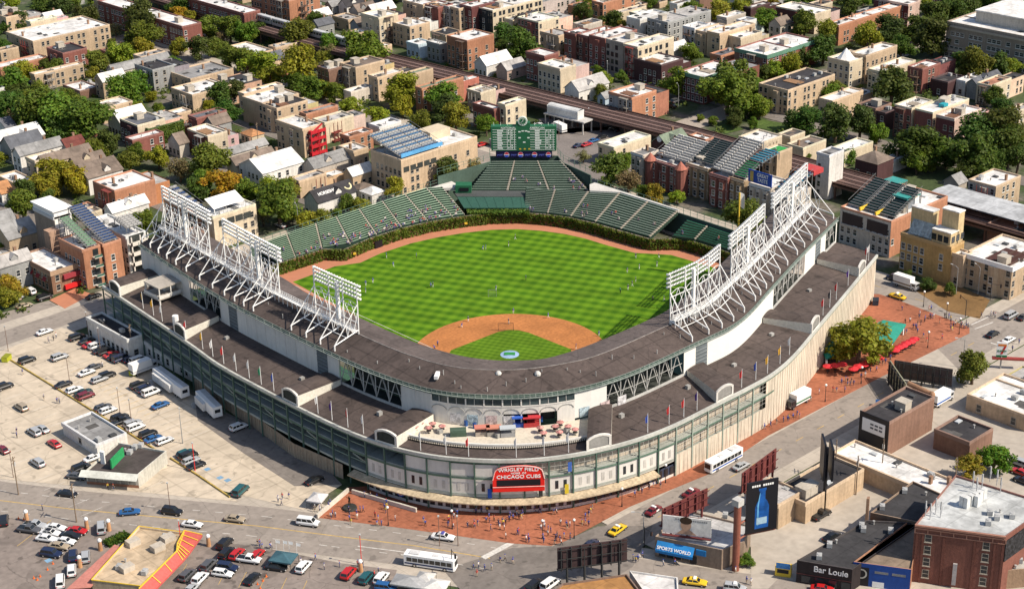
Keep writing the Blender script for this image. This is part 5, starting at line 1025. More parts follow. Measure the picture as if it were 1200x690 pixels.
CARS = [(-70.9, 115.0, 'suv', 'k', 0, 'black suv at the head of the row along the long white building'),
(-70.1, 110.6, 'sedan', 'k', 0, 'black sedan between the black suv and the red car by the white building'),
(-70.8, 107.3, 'sedan', 'r', 0, 'red sedan half hidden behind a white hatchback by the white building'),
(-70.0, 105.2, 'suv', 'w', 0, 'white hatchback parked between the red sedan and two black cars'),
(-70.6, 101.7, 'sedan', 'k', 0, 'black sedan directly below the white hatchback in the building row'),
(-70.0, 99.6, 'suv', 'k', 0, 'black suv between two sedans in the white building row'),
(-69.9, 96.7, 'sedan', 'r', 0, 'bright red sedan in the middle of the white building row'),
(-69.9, 94.6, 'sedan', 'k', 0, 'black sedan just below the bright red one in the building row'),
(-69.5, 92.1, 'van', 'n', 0, 'dark navy van at the end of the white building row'),
(-66.6, 87.3, 'van', 'w', 0, 'white passenger van by the small white box trailer'),
(-89.6, 111.4, 'suv', 'k', 0, 'black suv alone near the lot entrance by the road'),
(-81.8, 106.3, 'suv', 's', 0, 'silver suv driving alone across the upper parking lot'),
(-78.1, 93.0, 'sedan', 'g', 0, 'grey sedan behind a white sedan in the middle of the lot'),
(-81.5, 91.4, 'sedan', 'w', 0, 'white sedan in front of the grey sedan, middle of the lot'),
(-78.4, 85.3, 'suv', 'k', 0, 'dark suv with brown hood behind a silver wagon in mid lot'),
(-81.3, 84.7, 'wagon', 's', 0, 'silver wagon in front of the dark suv in mid lot'),
(-90.2, 89.4, 'sedan', 'k', 0, 'black sedan at the top of the row along the yellow kerb'),
(-89.8, 84.0, 'wagon', 'w', 0, 'white wagon below the black sedan on the yellow kerb row'),
(-88.8, 80.7, 'sedan', 'd', 0, 'dark green sedan between a white wagon and a maroon suv'),
(-89.6, 78.1, 'suv', 'm', 0, 'maroon suv at the end of the upper yellow kerb row'),
(-75.5, 73.1, 'suv', 'k', 0, 'black suv behind the navy suv beside the long white trailer'),
(-75.4, 69.7, 'suv', 'n', 0, 'navy suv between a black suv and a white van by the trailer'),
(-75.4, 66.6, 'van', 'w', 0, 'white van parked beside the long white trailer'),
(-77.8, 58.2, 'sedan', 'b', 0, 'bright blue sedan alone in the open lot below the trailers'),
(-89.8, 68.5, 'wagon', 'g', 0, 'dark wagon behind a white wagon next to the lamp poles'),
(-89.8, 65.9, 'wagon', 'w', 0, 'white wagon next to the lamp poles on the yellow kerb'),
(-89.9, 59.6, 'suv', 'k', 0, 'black suv near the tall pole, upper of a black pair'),
(-90.7, 57.5, 'pickup', 'k', 0, 'black pickup near the tall pole, lower of a black pair'),
(-89.3, 53.9, 'suv', 's', 0, 'silver suv behind the white suv near the grey shed'),
(-89.9, 51.5, 'suv', 'w', 0, 'white suv near the roof corner of the grey shed'),
(-89.6, 45.8, 'suv', 'k', 0, 'black suv above a blue pair beside the grey shed'),
(-90.0, 42.6, 'sedan', 'b', 0, 'dark blue sedan between the black suv and white wagon by the shed'),
(-88.5, 39.5, 'wagon', 'w', 0, 'white wagon at the yellow kerb above the green signed shop'),
(-70.2, 31.5, 'suv', 'w', 0, 'white suv alone on the grey service drive below the trailers'),
(-102.8, 100.4, 'suv', 'k', 0, 'black suv on the left lot beyond the yellow kerb'),
(-75.8, 125.9, 'sedan', 'w', 0, 'white sedan turning in the street past the lot entrance'),
(-105.8, 85.1, 'suv', 'e', 90, 'tan suv pulling out alone on the far side of the yellow kerb'),
(-110.6, 69.2, 'suv', 's', 90, 'silver suv, nearer of the silver pair by the grey shed'),
(-108.1, 69.2, 'sedan', 's', 90, 'silver sedan, farther of the silver pair by the grey shed'),
(-110.1, 59.4, 'sedan', 'r', 90, 'red sedan alone left of the grey shed'),
(-62.5, 149.7, 'suv', 'k', 0, 'black suv on the street below the brown brick corner block'),
(-69.8, 155.8, 'pickup', 's', 0, 'silver pickup under the golden tree by the far street'),
(-70.3, 148.4, 'sedan', 'e', 0, 'beige sedan parked by the far street kerb'),
(-68.0, 89.8, 'hatch', 'n', 0, 'small navy car squeezed beside the white passenger van'),
(-121.4, 66.4, 'sedan', 'm', 90, 'maroon sedan cut by the frame edge above the wide street'),
(-118.5, 53.0, 'suv', 's', 90, 'silver suv alone on the pale lot left of the green signed shop'),
(-106.9, 44.9, 'sedan', 'w', 0, 'white sedan between the grey shed and the green signed shop'),
(-111.9, 42.4, 'suv', 'k', 0, 'black suv parked at the side wall of the green signed shop'),
(-115.0, 39.5, 'sedan', 'g', -58.5, 'dark grey sedan at the pavement by the green signed shop'),
(-121.2, 33.3, 'sedan', 'k', -58.5, 'black convertible driving on the wide street'),
(-114.9, 14.1, 'sedan', 'b', -35, 'blue coupe changing lanes on the wide street'),
(-107.4, 6.7, 'suv', 'k', -58.5, 'black suv driving behind the blue coupe'),
(-107.3, -2.0, 'sedan', 'w', -58.5, 'white sedan driving past the red striped restaurant'),
(-98.5, -7.3, 'sedan', 'e', -58.5, 'beige sedan driving alone in the far lane'),
(-138.9, 32.8, 'suv', 'k', 60, 'black suv at the frame edge in the corner lot'),
(-136.7, 24.5, 'pickup', 'g', -58.5, 'dark grey pickup at the top of the packed corner lot'),
(-134.7, 25.2, 'pickup', 's', -58.5, 'silver pickup beside the dark grey pickup in the corner lot'),
(-131.6, 20.6, 'sedan', 'w', -58.5, 'white sedan beside the red sports car in the corner lot'),
(-133.8, 19.4, 'sedan', 'w', -58.5, 'white sedan with a black roof in the packed corner lot'),
(-128.7, 15.6, 'sedan', 'r', -58.5, 'red sports car at the end of the first corner lot row'),
(-130.9, 14.9, 'sedan', 'k', -58.5, 'black sedan next to the red sports car'),
(-135.8, 17.7, 'sedan', 'w', -58.5, 'white racing car with open hood in the packed corner lot'),
(-133.2, 13.3, 'sedan', 'w', -58.5, 'white sedan below the black sedan in the packed corner lot'),
(-135.4, 12.5, 'sedan', 'e', -58.5, 'pale gold sedan behind the dark suv in the corner lot'),
(-138.4, 10.7, 'suv', 'n', -58.5, 'dark navy suv at the bottom of the packed corner lot'),
(-135.2, 6.3, 'suv', 'n', 60, 'navy suv beside the silver suv next to the pink awning'),
(-133.4, 3.6, 'suv', 's', 60, 'silver suv beside the red kerb of the pink awning'),
(-123.9, 12.4, 'van', 's', 60, 'silver van leaving the corner lot between two round pillars'),
(-138.7, 0.8, 'suv', 'w', 60, 'white suv parked along the red kerb, farther of two'),
(-143.0, -1.5, 'van', 'w', 60, 'white van parked along the red kerb near the frame bottom'),
(-88.4, 29.6, 'wagon', 't', 0, 'teal wagon topmost by the red pole above the yellow kerb'),
(-88.7, 27.8, 'suv', 'k', 0, 'black suv just under the teal wagon by the red pole'),
(-89.7, 25.1, 'wagon', 's', 0, 'silver wagon between two black cars by the red pole'),
(-90.1, 22.1, 'sedan', 'k', 0, 'black sedan lowest of the four by the red pole'),
(-89.6, 2.9, 'van', 't', 25, 'dark teal van at the end of the yellow kerb by the street'),
(-106.8, -15.1, 'suv', 'k', 25, 'black suv at the corner right of the red striped restaurant'),
(-108.9, -19.0, 'suv', 'k', 25, 'black suv beside the red wagon in the restaurant lot'),
(-107.4, -20.9, 'wagon', 'r', 25, 'bright red wagon in the restaurant lot'),
(-106.8, -24.9, 'pickup', 'w', -58.5, 'white flatbed pickup with people gathered behind it'),
(-114.9, -20.3, 'suv', 'g', 25, 'charcoal suv by the orange paint patch in the restaurant lot'),
(-112.4, -24.2, 'suv', 'n', -58.5, 'dark blue suv behind the white wagon in the restaurant lot'),
(-114.6, -25.5, 'wagon', 'w', -58.5, 'white wagon in front of the dark blue suv'),
(-120.8, -20.3, 'suv', 'g', 25, 'grey suv closest to the red striped awning'),
(-119.5, -23.6, 'suv', 'w', 25, 'white suv beside the grey suv near the red striped awning'),
(-123.3, -25.7, 'sedan', 's', 25, 'silver sedan cut by the bottom frame near the awning'),
(-111.0, -32.1, 'sedan', 'k', 25, 'black sedan in the restaurant lot next to the white flatbed'),
(-104.3, -24.7, 'wagon', 'r', 25, 'red wagon near the teal tailgate canopy'),
(-87.0, -21.6, 'van', 'w', -58.5, 'white van driving on the wide street past the plaza'),
(-68.2, -49.9, 'police', 'w', -58.5, 'white police sedan with a light bar by the plaza kerb'),
(-104.2, -32.2, 'sedan', 'k', -58.5, 'black sedan parked under the teal tailgate canopy'),
(-99.7, -36.7, 'suv', 'w', 25, 'white suv right of the teal tailgate canopy'),
(-94.0, -46.3, 'suv', 'r', 25, 'red pickup style suv alone near a round pillar'),
(-92.3, -50.7, 'suv', 't', 25, 'dark teal suv between the red suv and a white suv'),
(-90.0, -53.3, 'suv', 'w', 25, 'white suv beside the grey topped tents'),
(-91.8, -57.1, 'suv', 'b', -58.5, 'blue suv cut by the frame bottom under the tents'),
(-73.2, -6.1, 'sedan', 'k', 0, 'black sedan below the striped wooden fence'),
(-36.7, -77.3, 'taxi', 'y', 8, 'yellow taxi turning off the avenue beside the plaza'),
(-24.0, -77.4, 'sedan', 'm', 8, 'maroon and white taxi on the avenue behind the yellow taxi'),
(-11.3, -78.4, 'sedan', 'm', 0, 'maroon sedan on the avenue behind the maroon taxi'),
(7.7, -78.6, 'sedan', 's', 0, 'silver sedan on the avenue behind the city bus'),
(-40.8, -105.2, 'taxi', 'y', -58.5, 'yellow taxi driving past the blue awning shop'),
(-36.5, -113.3, 'suv', 's', -58.5, 'silver suv at the frame bottom behind the yellow taxi'),
(-67.3, -80.4, 'suv', 'k', 8, 'black suv at the junction by the rusty roof'),
(-46.1, -77.3, 'sedan', 'n', 8, 'dark blue sedan hidden behind the tall billboard frame'),
(-64.6, -82.6, 'van', 'w', 8, 'white van beside the rusty roof at the frame bottom'),
(2.8, -107.6, 'pickup', 'k', 0, 'black pickup parked along the tan brick alley wall'),
(-3.5, -115.4, 'sedan', 'k', 0, 'black sedan beside the dark bar roof in the alley'),
(26.5, -105.5, 'sedan', 'n', 0, 'navy sedan at the far end of the alley'),
(58.0, -127.9, 'suv', 's', 90, 'silver suv in the yard behind the antenna roof'),
(54.1, -130.6, 'sedan', 'r', 90, 'red sedan in the yard behind the antenna roof'),
(51.0, -133.4, 'sedan', 'k', 90, 'black sedan in the yard behind the antenna roof'),
(-22.9, -127.3, 'sedan', 'r', -58.5, 'red sedan outside the black bar front at the frame bottom'),
(124.5, -44.7, 'taxi', 'y', 90, 'yellow taxi on the cross street by the orange corner block'),
(135.9, -77.7, 'van', 's', 0, 'silver van waiting at the plaza junction'),
(120.7, -80.9, 'sedan', 'k', 0, 'black sedan crossing the plaza junction'),
(120.4, -86.5, 'sedan', 'w', 0, 'white sedan crossing the plaza junction'),
(137.7, -80.9, 'sedan', 'k', 0, 'black sedan behind the silver van at the frame edge'),
(135.6, -36.0, 'van', 'n', 90, 'navy van parked by the orange corner block'),
(-63.2, 157.5, 'suv', 'w', 90, 'white suv on the street by the golden tree'),
(-69.2, 156.3, 'sedan', 's', 90, 'silver sedan by the golden tree and brick corner block'),
(-50.9, 139.1, 'sedan', 'k', 0, 'black sedan in front of the balcony row house'),
(161.8, 131.0, 'sedan', 'n', 0, 'navy sedan, first of four beside the scoreboard car park'),
(164.7, 129.4, 'sedan', 'r', 0, 'red sedan, second of four beside the scoreboard car park'),
(170.1, 130.8, 'sedan', 'b', 0, 'blue sedan between the red and black cars near the scoreboard'),
(175.4, 131.5, 'sedan', 'k', 0, 'black sedan, last of four beside the scoreboard car park'),
(231.6, 141.9, 'suv', 'g', 0, 'grey suv on the far street beside the brown brick block'),
(225.3, 138.7, 'sedan', 'k', 90, 'black sedan on the far street by the brown brick block'),
(173.2, 152.8, 'sedan', 's', 90, 'silver sedan behind the scoreboard under the tracks'),
(185.9, 134.8, 'sedan', 'k', 90, 'black sedan in the shade under the tracks'),
(169.4, 161.2, 'sedan', 'w', 90, 'white sedan behind the scoreboard clock'),
(261.3, 124.7, 'sedan', 'g', 0, 'grey sedan on the far street beneath the trees'),
(28.1, 146.5, 'sedan', 's', 90, 'silver sedan on the street below the ivy bleachers'),
(67.5, 139.1, 'suv', 'n', 90, 'navy suv by the small white garage roof'),
(223.5, 77.0, 'sedan', 'k', 90, 'black sedan in the shade behind the brown roofed houses'),
(136.6, 159.8, 'sedan', 'r', 0, 'red sedan parked left of the scoreboard')]
ZONES = [('on the brick plaza', 'person', ('red marquee sign', (-35.4, -41.4)), [(-77.5, -18.2), (-81.3, -18.9), (-82.1, -17.5), (-77.2, -25.4), (-76.0, -26.7), (-80.4, -22.8), (-80.2, -23.6), (-73.8, -26.6), (-73.3, -30.5), (-70.2, -30.8), (-70.9, -35.3), (-75.5, -34.0), (-67.3, -42.4), (-61.7, -44.6), (-63.7, -46.6), (-62.5, -45.5), (-78.7, -27.3), (-67.7, -28.1), (-67.5, -24.2), (-69.2, -21.3), (-55.9, -51.7), (-55.3, -52.3), (-54.0, -52.5), (-54.6, -54.7), (-53.4, -54.8), (-54.6, -46.2), (-53.8, -47.6), (-52.7, -48.6), (-57.6, -60.5), (-50.2, -54.1), (-47.3, -52.9), (-44.6, -54.6), (-50.5, -55.5), (-49.2, -56.2), (-44.0, -56.4), (-41.3, -61.2), (-44.1, -65.4), (-48.2, -66.2), (-44.3, -68.0), (-43.1, -67.6), (-40.8, -69.4), (-36.5, -67.5), (-39.6, -70.5), (-35.0, -66.7), (-48.5, -68.7), (-47.6, -70.1), (-49.4, -70.5), (-54.1, -64.6), (-55.0, -64.8), (-54.2, -61.3), (-52.6, -68.3), (-51.3, -70.7), (-49.0, -63.7), (-47.9, -63.7), (-49.8, -66.8), (-47.0, -55.1), (-43.5, -57.5), (-60.6, -50.2), (-57.8, -55.4), (-55.7, -56.4), (-58.7, -44.3), (-58.4, -51.4)]),
('at the ticket wall', 'person', ('parked city bus', (4.3, -75.7)), [(-16.5, -69.1), (-13.7, -68.9), (-14.2, -70.8), (-15.1, -69.3), (-19.3, -69.2), (-21.8, -69.1)]),
('on the avenue kerb', 'person', ('white box truck', (45.6, -67.3)), [(30.4, -69.9), (32.7, -70.2), (34.9, -70.8), (36.9, -71.0), (38.1, -71.5), (40.4, -71.1), (28.2, -69.7)]),
('near the red umbrellas', 'person', ('plaza tree', (76.9, -65.3)), [(64.1, -68.2), (60.5, -72.0), (65.1, -70.4), (65.8, -71.1), (58.6, -69.4), (64.0, -70.3), (72.2, -70.4), (70.5, -70.2), (75.9, -69.5), (81.9, -69.4), (86.8, -68.8), (49.8, -68.5), (54.7, -67.6)]),
('at the plaza corner', 'person', ('teal pavilion', (96.5, -60.8)), [(117.5, -51.3), (116.3, -58.3), (123.6, -57.7), (108.9, -61.3), (109.4, -61.8), (116.0, -60.6), (118.6, -60.7), (119.4, -61.4), (117.4, -64.8), (108.2, -71.8), (115.6, -69.9), (119.9, -70.9), (119.3, -72.1), (120.2, -72.2), (120.1, -72.9), (121.7, -63.8), (122.5, -64.7), (107.2, -63.9), (105.4, -67.2), (103.6, -69.6), (111.8, -58.1), (120.2, -68.6), (104.0, -62.2), (112.5, -61.5), (117.6, -69.5)]),
('crossing the far junction', 'person', ('silver van', (135.4, -76.7)), [(132.3, -73.1), (132.8, -73.6), (121.1, -89.5), (115.7, -90.6), (129.8, -71.4), (132.1, -74.7)]),
('on the zebra crossing', 'person', ('bus front', (-74.9, -62.2)), [(-72.0, -64.9), (-73.4, -67.6), (-70.7, -67.3), (-69.3, -68.1), (-65.7, -67.2), (-64.4, -67.4), (-63.9, -69.6), (-70.7, -65.2)]),
('by the lower street', 'person', ('teal canopy', (-99.9, -30.0)), [(-101.2, -20.6), (-99.6, -23.8), (-95.4, -35.6), (-96.4, -40.2), (-101.7, -22.2), (-98.9, -34.6), (-93.2, -41.9), (-89.4, -45.7), (-88.8, -50.9), (-83.9, -63.5)]),
('by the merchandise tent', 'person', ('merchandise tent', (-77.6, -12.9)), [(-83.9, -6.9), (-82.7, -8.1), (-86.0, -9.5), (-80.2, -14.3), (-77.6, -15.7), (-85.6, -7.5)]),
('outside the green signed shop', 'person', ('green signed shop', (-106.1, 37.2)), [(-113.1, 36.4), (-112.4, 35.7), (-110.4, 32.3), (-109.8, 31.8), (-111.5, 27.3), (-129.3, 31.2), (-112.2, 28.7)]),
('outside the souvenir shop', 'person', ('blue awning', (-36.1, -94.8)), [(-43.5, -88.7), (-42.7, -89.5), (-40.9, -89.2), (-40.3, -95.1), (-38.1, -96.8), (-43.6, -89.6), (-32.1, -114.4), (-32.3, -113.3), (-30.8, -108.8)]),
('in the pale parking lot', 'person', ('grey shed', (-94.3, 65.9)), [(-98.6, 85.4), (-96.8, 81.3), (-96.6, 80.3), (-94.7, 104.7), (-74.9, 120.4), (-78.4, 118.8), (-76.4, 119.3), (-75.7, 92.4), (-115.0, 70.6), (-113.8, 72.8)]),
('in the service yard', 'person', ('white tarpaulin truck', (76.3, -93.0)), [(70.5, -89.8), (70.6, -91.3), (77.0, -102.3), (72.4, -88.8), (88.3, -90.1), (89.1, -91.7)])]
PLAYERS = [(35.4, 96.8, 'stand'), (32.2, 89.4, 'walk'), (42.3, 89.5, 'stand'), (18.8, 83.6, 'stand'), (15.9, 83.7, 'walk'), (12.1, 79.0, 'stand'), (29.5, 67.4, 'stand'), (30.0, 66.9, 'stand'), (62.7, 79.0, 'crouch'), (70.8, 74.8, 'stand'), (42.1, 50.2, 'reach'), (76.7, 77.7, 'walk'), (54.5, 49.3, 'stand'), (92.6, 36.4, 'stand'), (97.8, 30.9, 'walk'), (86.4, 29.1, 'stand'), (92.0, 26.4, 'reach'), (81.6, 30.0, 'stand'), (77.8, 22.7, 'stand'), (74.5, 21.2, 'walk'), (71.6, 20.3, 'stand'), (67.9, 20.2, 'stand'), (33.8, 33.4, 'stand'), (38.8, 23.1, 'walk'), (27.4, 28.7, 'reach'), (20.1, 39.0, 'stand'), (15.7, 37.3, 'crouch'), (-0.2, 31.2, 'crouch'), (1.9, 32.4, 'reach'), (28.7, 1.2, 'stand'), (40.2, 2.9, 'stand'), (70.5, 8.7, 'stand'), (72.9, 6.2, 'walk'), (29.1, 66.8, 'walk'), (63.4, 78.2, 'stand')]
# ------------------------------------------------------------------ buildings
BC = dict(T=(.50,.37,.245), O=(.40,.185,.105), C=(.60,.50,.36), W=(.70,.67,.62), B=(.21,.12,.085), R=(.225,.085,.066), K=(.03,.032,.035), G=(.30,.30,.29), L=(.50,.44,.37), D=(.075,.035,.035), M=(.13,.045,.042), P=(.56,.40,.33), S=(.30,.26,.22), U=(.27,.215,.17), LB=(.45,.54,.62), V=(.06,.095,.02), Y=(.47,.30,.12), Z=(.32,.23,.14), Q=(.24,.135,.085))
RC = dict(w=(.74,.72,.69), l=(.42,.40,.38), k=(.045,.042,.045), b=(.20,.155,.125), g=(.28,.275,.27), s=(.12,.125,.14), n=(.19,.235,.17), m=(.16,.05,.04), o=(.45,.22,.1), t=(.42,.2,.13))
def win_mesh(name, w, h, frame, sill):
    b = MB(); t = .12
    b.box(-w/2-t, w/2+t, -.06, 0, -t, 0, 0).box(-w/2-t, w/2+t, -.06, 0, h, h+t, 0).box(-w/2-t, -w/2, -.06, 0, 0, h, 0).box(w/2, w/2+t, -.06, 0, 0, h, 0)
    b.box(-w/2, w/2, -.05, -.01, h*.5-.05, h*.5+.05, 0)
    if sill: b.box(-w/2-.25, w/2+.25, -.14, 0, -.3, -t-.005, 0)
    b.quad((-w/2, -.02, 0), (w/2, -.02, 0), (w/2, -.02, h), (-w/2, -.02, h), mi=1)
    return b.mesh(name, [mat('frame_%s' % frame, dict(white=(.62,.6,.55), dark=(.04,.04,.04), stone=(.42,.37,.3))[frame], .7, var=.1), GLASS])
WINS = [win_mesh('sash_window', 1.25, 1.95, 'white', 1), win_mesh('stone_window', 1.3, 1.9, 'stone', 1), win_mesh('dark_window', 1.5, 1.9, 'dark', 0), win_mesh('wide_window', 1.9, 1.6, 'white', 1)]
chim = MB().box(-.45,.45,-.35,.35,0,1.9).box(-.52,.52,-.42,.42,1.9,2.1).mesh('chimney', mat('chimney_brick', (.28,.17,.11), .9))
acu = MB().box(-.8,.8,-.6,.6,.15,1.2).tube((0,0,1.2),(0,0,1.3),.45,n=10).box(-.7,-.6,-.5,.5,0,.15).box(.6,.7,-.5,.5,0,.15).mesh('ac_unit', mat('ac_grey', (.4,.4,.39), .5, var=.1))
hatch = MB().box(-.7,.7,-.9,.9,0,.5).mesh('roof_hatch', mat('hatch', (.07,.07,.07), .5))
vent = MB().tube((0,0,0),(0,0,.8),.2,n=6).tube((0,0,.8),(0,0,1),.32,n=6).mesh('roof_vent', mat('vent_metal', (.4,.39,.37), .5))
shed = MB().box(-1.6,1.6,-1.4,1.4,0,2.4).box(-1.75,1.75,-1.55,1.55,2.4,2.55).mesh('stair_shed', mat('shed_wall', (.46,.41,.34), .8))
patch = MB().quad((-1.2,-1.6,.012),(1.2,-1.6,.012),(1.3,1.5,.012),(-1.1,1.7,.012)).mesh('tar_patch', mat('tar_patch', (.09,.085,.08), .9, var=.3, s1=.5))
skyl = MB().box(-.6,.6,-1,1,0,.35).quad((-.5,-.9,.37),(.5,-.9,.37),(.5,.9,.37),(-.5,.9,.37)).mesh('skylight', mat('skylight_pale', (.5,.52,.53), .3))
WOOD = mat('porch_wood', None, .85, var=.2, s1=.6)
def porch(root, x, y, wd, h, side, rr):
    b = MB(); nf = max(1, int((h-1)/3.3)); dp = 1.9
    T = (lambda u, v: (x + u, y - v)) if side == 'S' else (lambda u, v: (x - v, y + u))
    def bx(u0, u1, v0, v1, z0, z1): (a, c), (e, g) = T(u0, v0), T(u1, v1); b.box(min(a, e), max(a, e), min(c, g), max(c, g), z0, z1)
    for f in range(nf):
        z = .6 + f*3.3; bx(0, wd, .02, dp, z, z+.2); bx(0, wd, dp-.08, dp, z+.7, z+1.1)
        a, c = T(.4 if f % 2 else wd-.4, dp*.5), T(wd-.4 if f % 2 else .4, dp*.5)
        if f < nf-1: b.tube((*a, z), (*c, z+3.3), .28, n=4)
    for u in (0, wd*.5, wd-.18): bx(u, u+.18, dp-.2, dp, 0, h-.6)
    if rr.random() < .5: bx(-.1, wd+.1, 0, dp+.15, h-.9, h-.7)
    b.build('porch', WOOD, root, rr.choice(((.2,.13,.09),(.3,.27,.23),(.13,.09,.07),(.36,.33,.3),(.22,.05,.04))))
SPECIAL = ('carrying', 'ochre', 'open roof', 'school', 'balcon', 'corner block', 'slab', 'advert', 'poster', 'tent', 'slanted', 'lawn', 'ivy', 'turquoise', 'twin', 'painted', 'floodlights', 'bright red', 'garage', 'annexe')
BREFS = []
def roof_clutter(root, x0, x1, y0, y1, z, rr):
    n = min(11, 2 + int((x1-x0)*(y1-y0)/45))
    for _ in range(n):
        me, nm = rr.choice([(chim,'chimney'),(acu,'ac_unit'),(hatch,'roof_hatch'),(vent,'roof_vent'),(vent,'roof_vent'),(acu,'ac_unit'),(shed,'stair_shed'),(vent,'roof_vent'),(hatch,'roof_hatch'),(patch,'tar_patch'),(patch,'tar_patch'),(skyl,'skylight')])
        if nm == 'stair_shed' and (x1-x0 < 9 or y1-y0 < 7): me, nm = hatch, 'roof_hatch'
        m = 2 if nm == 'stair_shed' else 1
        if x1-x0 < 2*m+1 or y1-y0 < 2*m+1: continue
        p = Vector((rr.uniform(x0+m, x1-m), rr.uniform(y0+m, y1-m), z)) - wloc(root)
        put(nm, me, root, p, rr.choice((0, PI/2)))
def windows(root, x0, x1, y0, y1, h, rr, dens_s, dens_w, fh, wm, side=None):
    o0 = wloc(root); nf = max(1, int((h-.8)/fh))
    for side, a0, a1, dn in (('S', x0, x1, dens_s), ('W', y0, y1, dens_w)):
        n = int((a1-a0-1)/2.9) if side == 'S' else int((a1-a0-.4)/2.3)
        if n < 1: continue
        cols = [k for k in range(n) if rr.random() < dn]
        for f in range(nf):
            z = .95 + f*fh + (.0 if f else .1)
            for k in cols:
                if rr.random() < .1: continue
                u = a0 + (a1-a0)*(k+.5)/n + (.3*(1 if k % 2 else -1) if side == 'S' else 0)
                put('window', wm, root, Vector((u, y0, z) if side == 'S' else (x0, u, z)) - o0, 0 if side == 'S' else -PI/2)
def building(e, n, w, d, h, wk, rk, flags, label, seed):
    rr = random.Random(seed*7 + 1); x0, x1, y0, y1 = e, e + w, n, n + d
    lw = label.lower(); cat = 'garage' if 'garage' in lw else 'school' if 'school' in lw else 'house' if ('house' in lw or 'cottage' in lw) else 'shed' if 'shed' in lw else 'building'
    nm = {'garage': 'garage', 'school': 'school_building', 'house': 'town_house', 'shed': 'shed', 'building': 'apartment_block'}[cat]
    root = thing(nm, label, cat, (x0 + w/2, y0 + d/2, 0))
    BREFS.append((x0 + w/2, y0 + d/2, label, w, d))
    ws, wsth = (wk.split('/') + wk.split('/'))[:2]; cw, cs = BC[ws], BC[wsth]; rc = RC[rk]
    k = rr.uniform(.88, 1.1); cw = tuple(c*k for c in cw); cs = tuple(c*k for c in cs)
    fh = 3.35; xe = x1; special = any(k_ in label for k_ in SPECIAL)
    if 'g' not in flags and w > 13 and not special and rr.random() < .6:      # a lower rear wing, roofed separately
        xm = x0 + w*rr.uniform(.52, .75); hw = h - rr.uniform(.9, 2.6); q = MB().box(xm, x1, y0+.25, y1-.25, 0, hw, top=False).build('rear_wing', WALL, root, tuple(c*rr.uniform(.8, 1.15) for c in cs))
        MB().box(xm, x1-.3, y0+.55, y1-.55, hw-.5, hw-.3, bot=False).build('wing_roof', ROOF, q, RC[rr.choice('wllgk')]); roof_clutter(q, xm+.4, x1-.4, y0+.6, y1-.6, hw-.3, rr); windows(q, xm, x1, y0+.25, y1, hw, rr, 0 if 'x' in flags else .5, 0, fh, WINS[1]); x1 = xm
    gab = 'ge' in flags or 'gh' in flags
    if not gab:
        t = .35
        if cw == cs: MB().box(x0, x1, y0, y1, 0, h - .7, top=False).build('wall', WALL, root, cw)
        else:
            b = MB(); b.quad((x1,y0,0),(x1,y1,0),(x1,y1,h-.7),(x1,y0,h-.7)); b.quad((x1,y1,0),(x0,y1,0),(x0,y1,h-.7),(x1,y1,h-.7)); b.quad((x0,y0,0),(x1,y0,0),(x1,y0,h-.7),(x0,y0,h-.7)); b.build('wall', WALL, root, cs)
            MB().quad((x0,y1,0),(x0,y0,0),(x0,y0,h-.7),(x0,y1,h-.7)).build('front_wall', WALL, root, cw)
        MB().box(x0+t, x1-t, y0+t, y1-t, h-.9, h-.62, bot=False).build('roof', ROOF, root, rc)
        pc = tuple(min(.7, c*1.15+.04) for c in cs)
        b = MB(); b.box(x0, x1, y0, y0+t, h-.7, h).box(x0, x1, y1-t, y1, h-.7, h).box(x0, x0+t, y0+t, y1-t, h-.7, h).box(x1-t, x1, y0+t, y1-t, h-.7, h); b.build('parapet', WALL, root, pc)
        if 'cor' in flags:
            b = MB(); b.prism([(x0-.3,y0-.3),(x1+.3,y0-.3),(x1+.3,y0),(x0-.3,y0)], h-1.6, h+.15); b.prism([(x0-.3,y0),(x0,y0),(x0,y1),(x0-.3,y1)], h-1.6, h+.15) if w < 40 else 0; b.build('mansard_trim', mat('copper_green', (.12,.24,.17), .6, var=.15), root)
        elif d < 14 and rr.random() < .5 or w < 12:
            MB().box(x0-.35, x0, y0, y1, h-1.0, h+.1).build('cornice', TRIM, root, tuple(c*.8 for c in pc))
        if d > 5 and w > 8 and 'x' not in flags and rr.random() < .55 and h > 8 and d < 22:   # back porches or bay on the west front
            yb = y0 + d*.28; zz = h - 1.3
            b = MB(); b.prism([(x0-1.1, yb+.5), (x0, yb-.4), (x0, yb+3.4), (x0-1.1, yb+2.5)], 0, zz); by = b.build('bay', WALL, root, cw)
            for f in range(int((h-1)/fh)): put('window', WINS[0], by, Vector((x0-1.1, yb+1.5, 1 + f*fh)) - wloc(by), -PI/2)
        roof_clutter(root, x0+.5, x1-.5, y0+.5, y1-.5, h-.62, rr)
        if not special and h > 6 and 'x' not in flags:
            if rr.random() < .38 and d > 6: porch(root, x0, y0 + d*rr.uniform(.1, .35), min(4.5, d*.5), h, 'W', rr)
            if rr.random() < .22 and x1-x0 > 8: porch(root, x0 + (x1-x0)*rr.uniform(.15, .5), y0, 4.2, h, 'S', rr)
            if rr.random() < .3 and x1-x0 > 8 and d > 6:
                xa, ya = x0 + (x1-x0)*rr.uniform(.1, .4), y0 + d*.2; b = MB().box(xa, xa+4.5, ya, ya+d*.5, h-.6, h-.3); [b.box(xa+u, xa+u+.08, ya+v, ya+v+.08, h-.3, h+.7) for u in (0, 2.2, 4.4) for v in (0, d*.5-.08)]; b.box(xa, xa+4.5, ya, ya+.06, h+.6, h+.7); b.build('roof_deck', WOOD, root, rr.choice(((.3,.17,.09),(.33,.28,.22),(.2,.1,.06))))
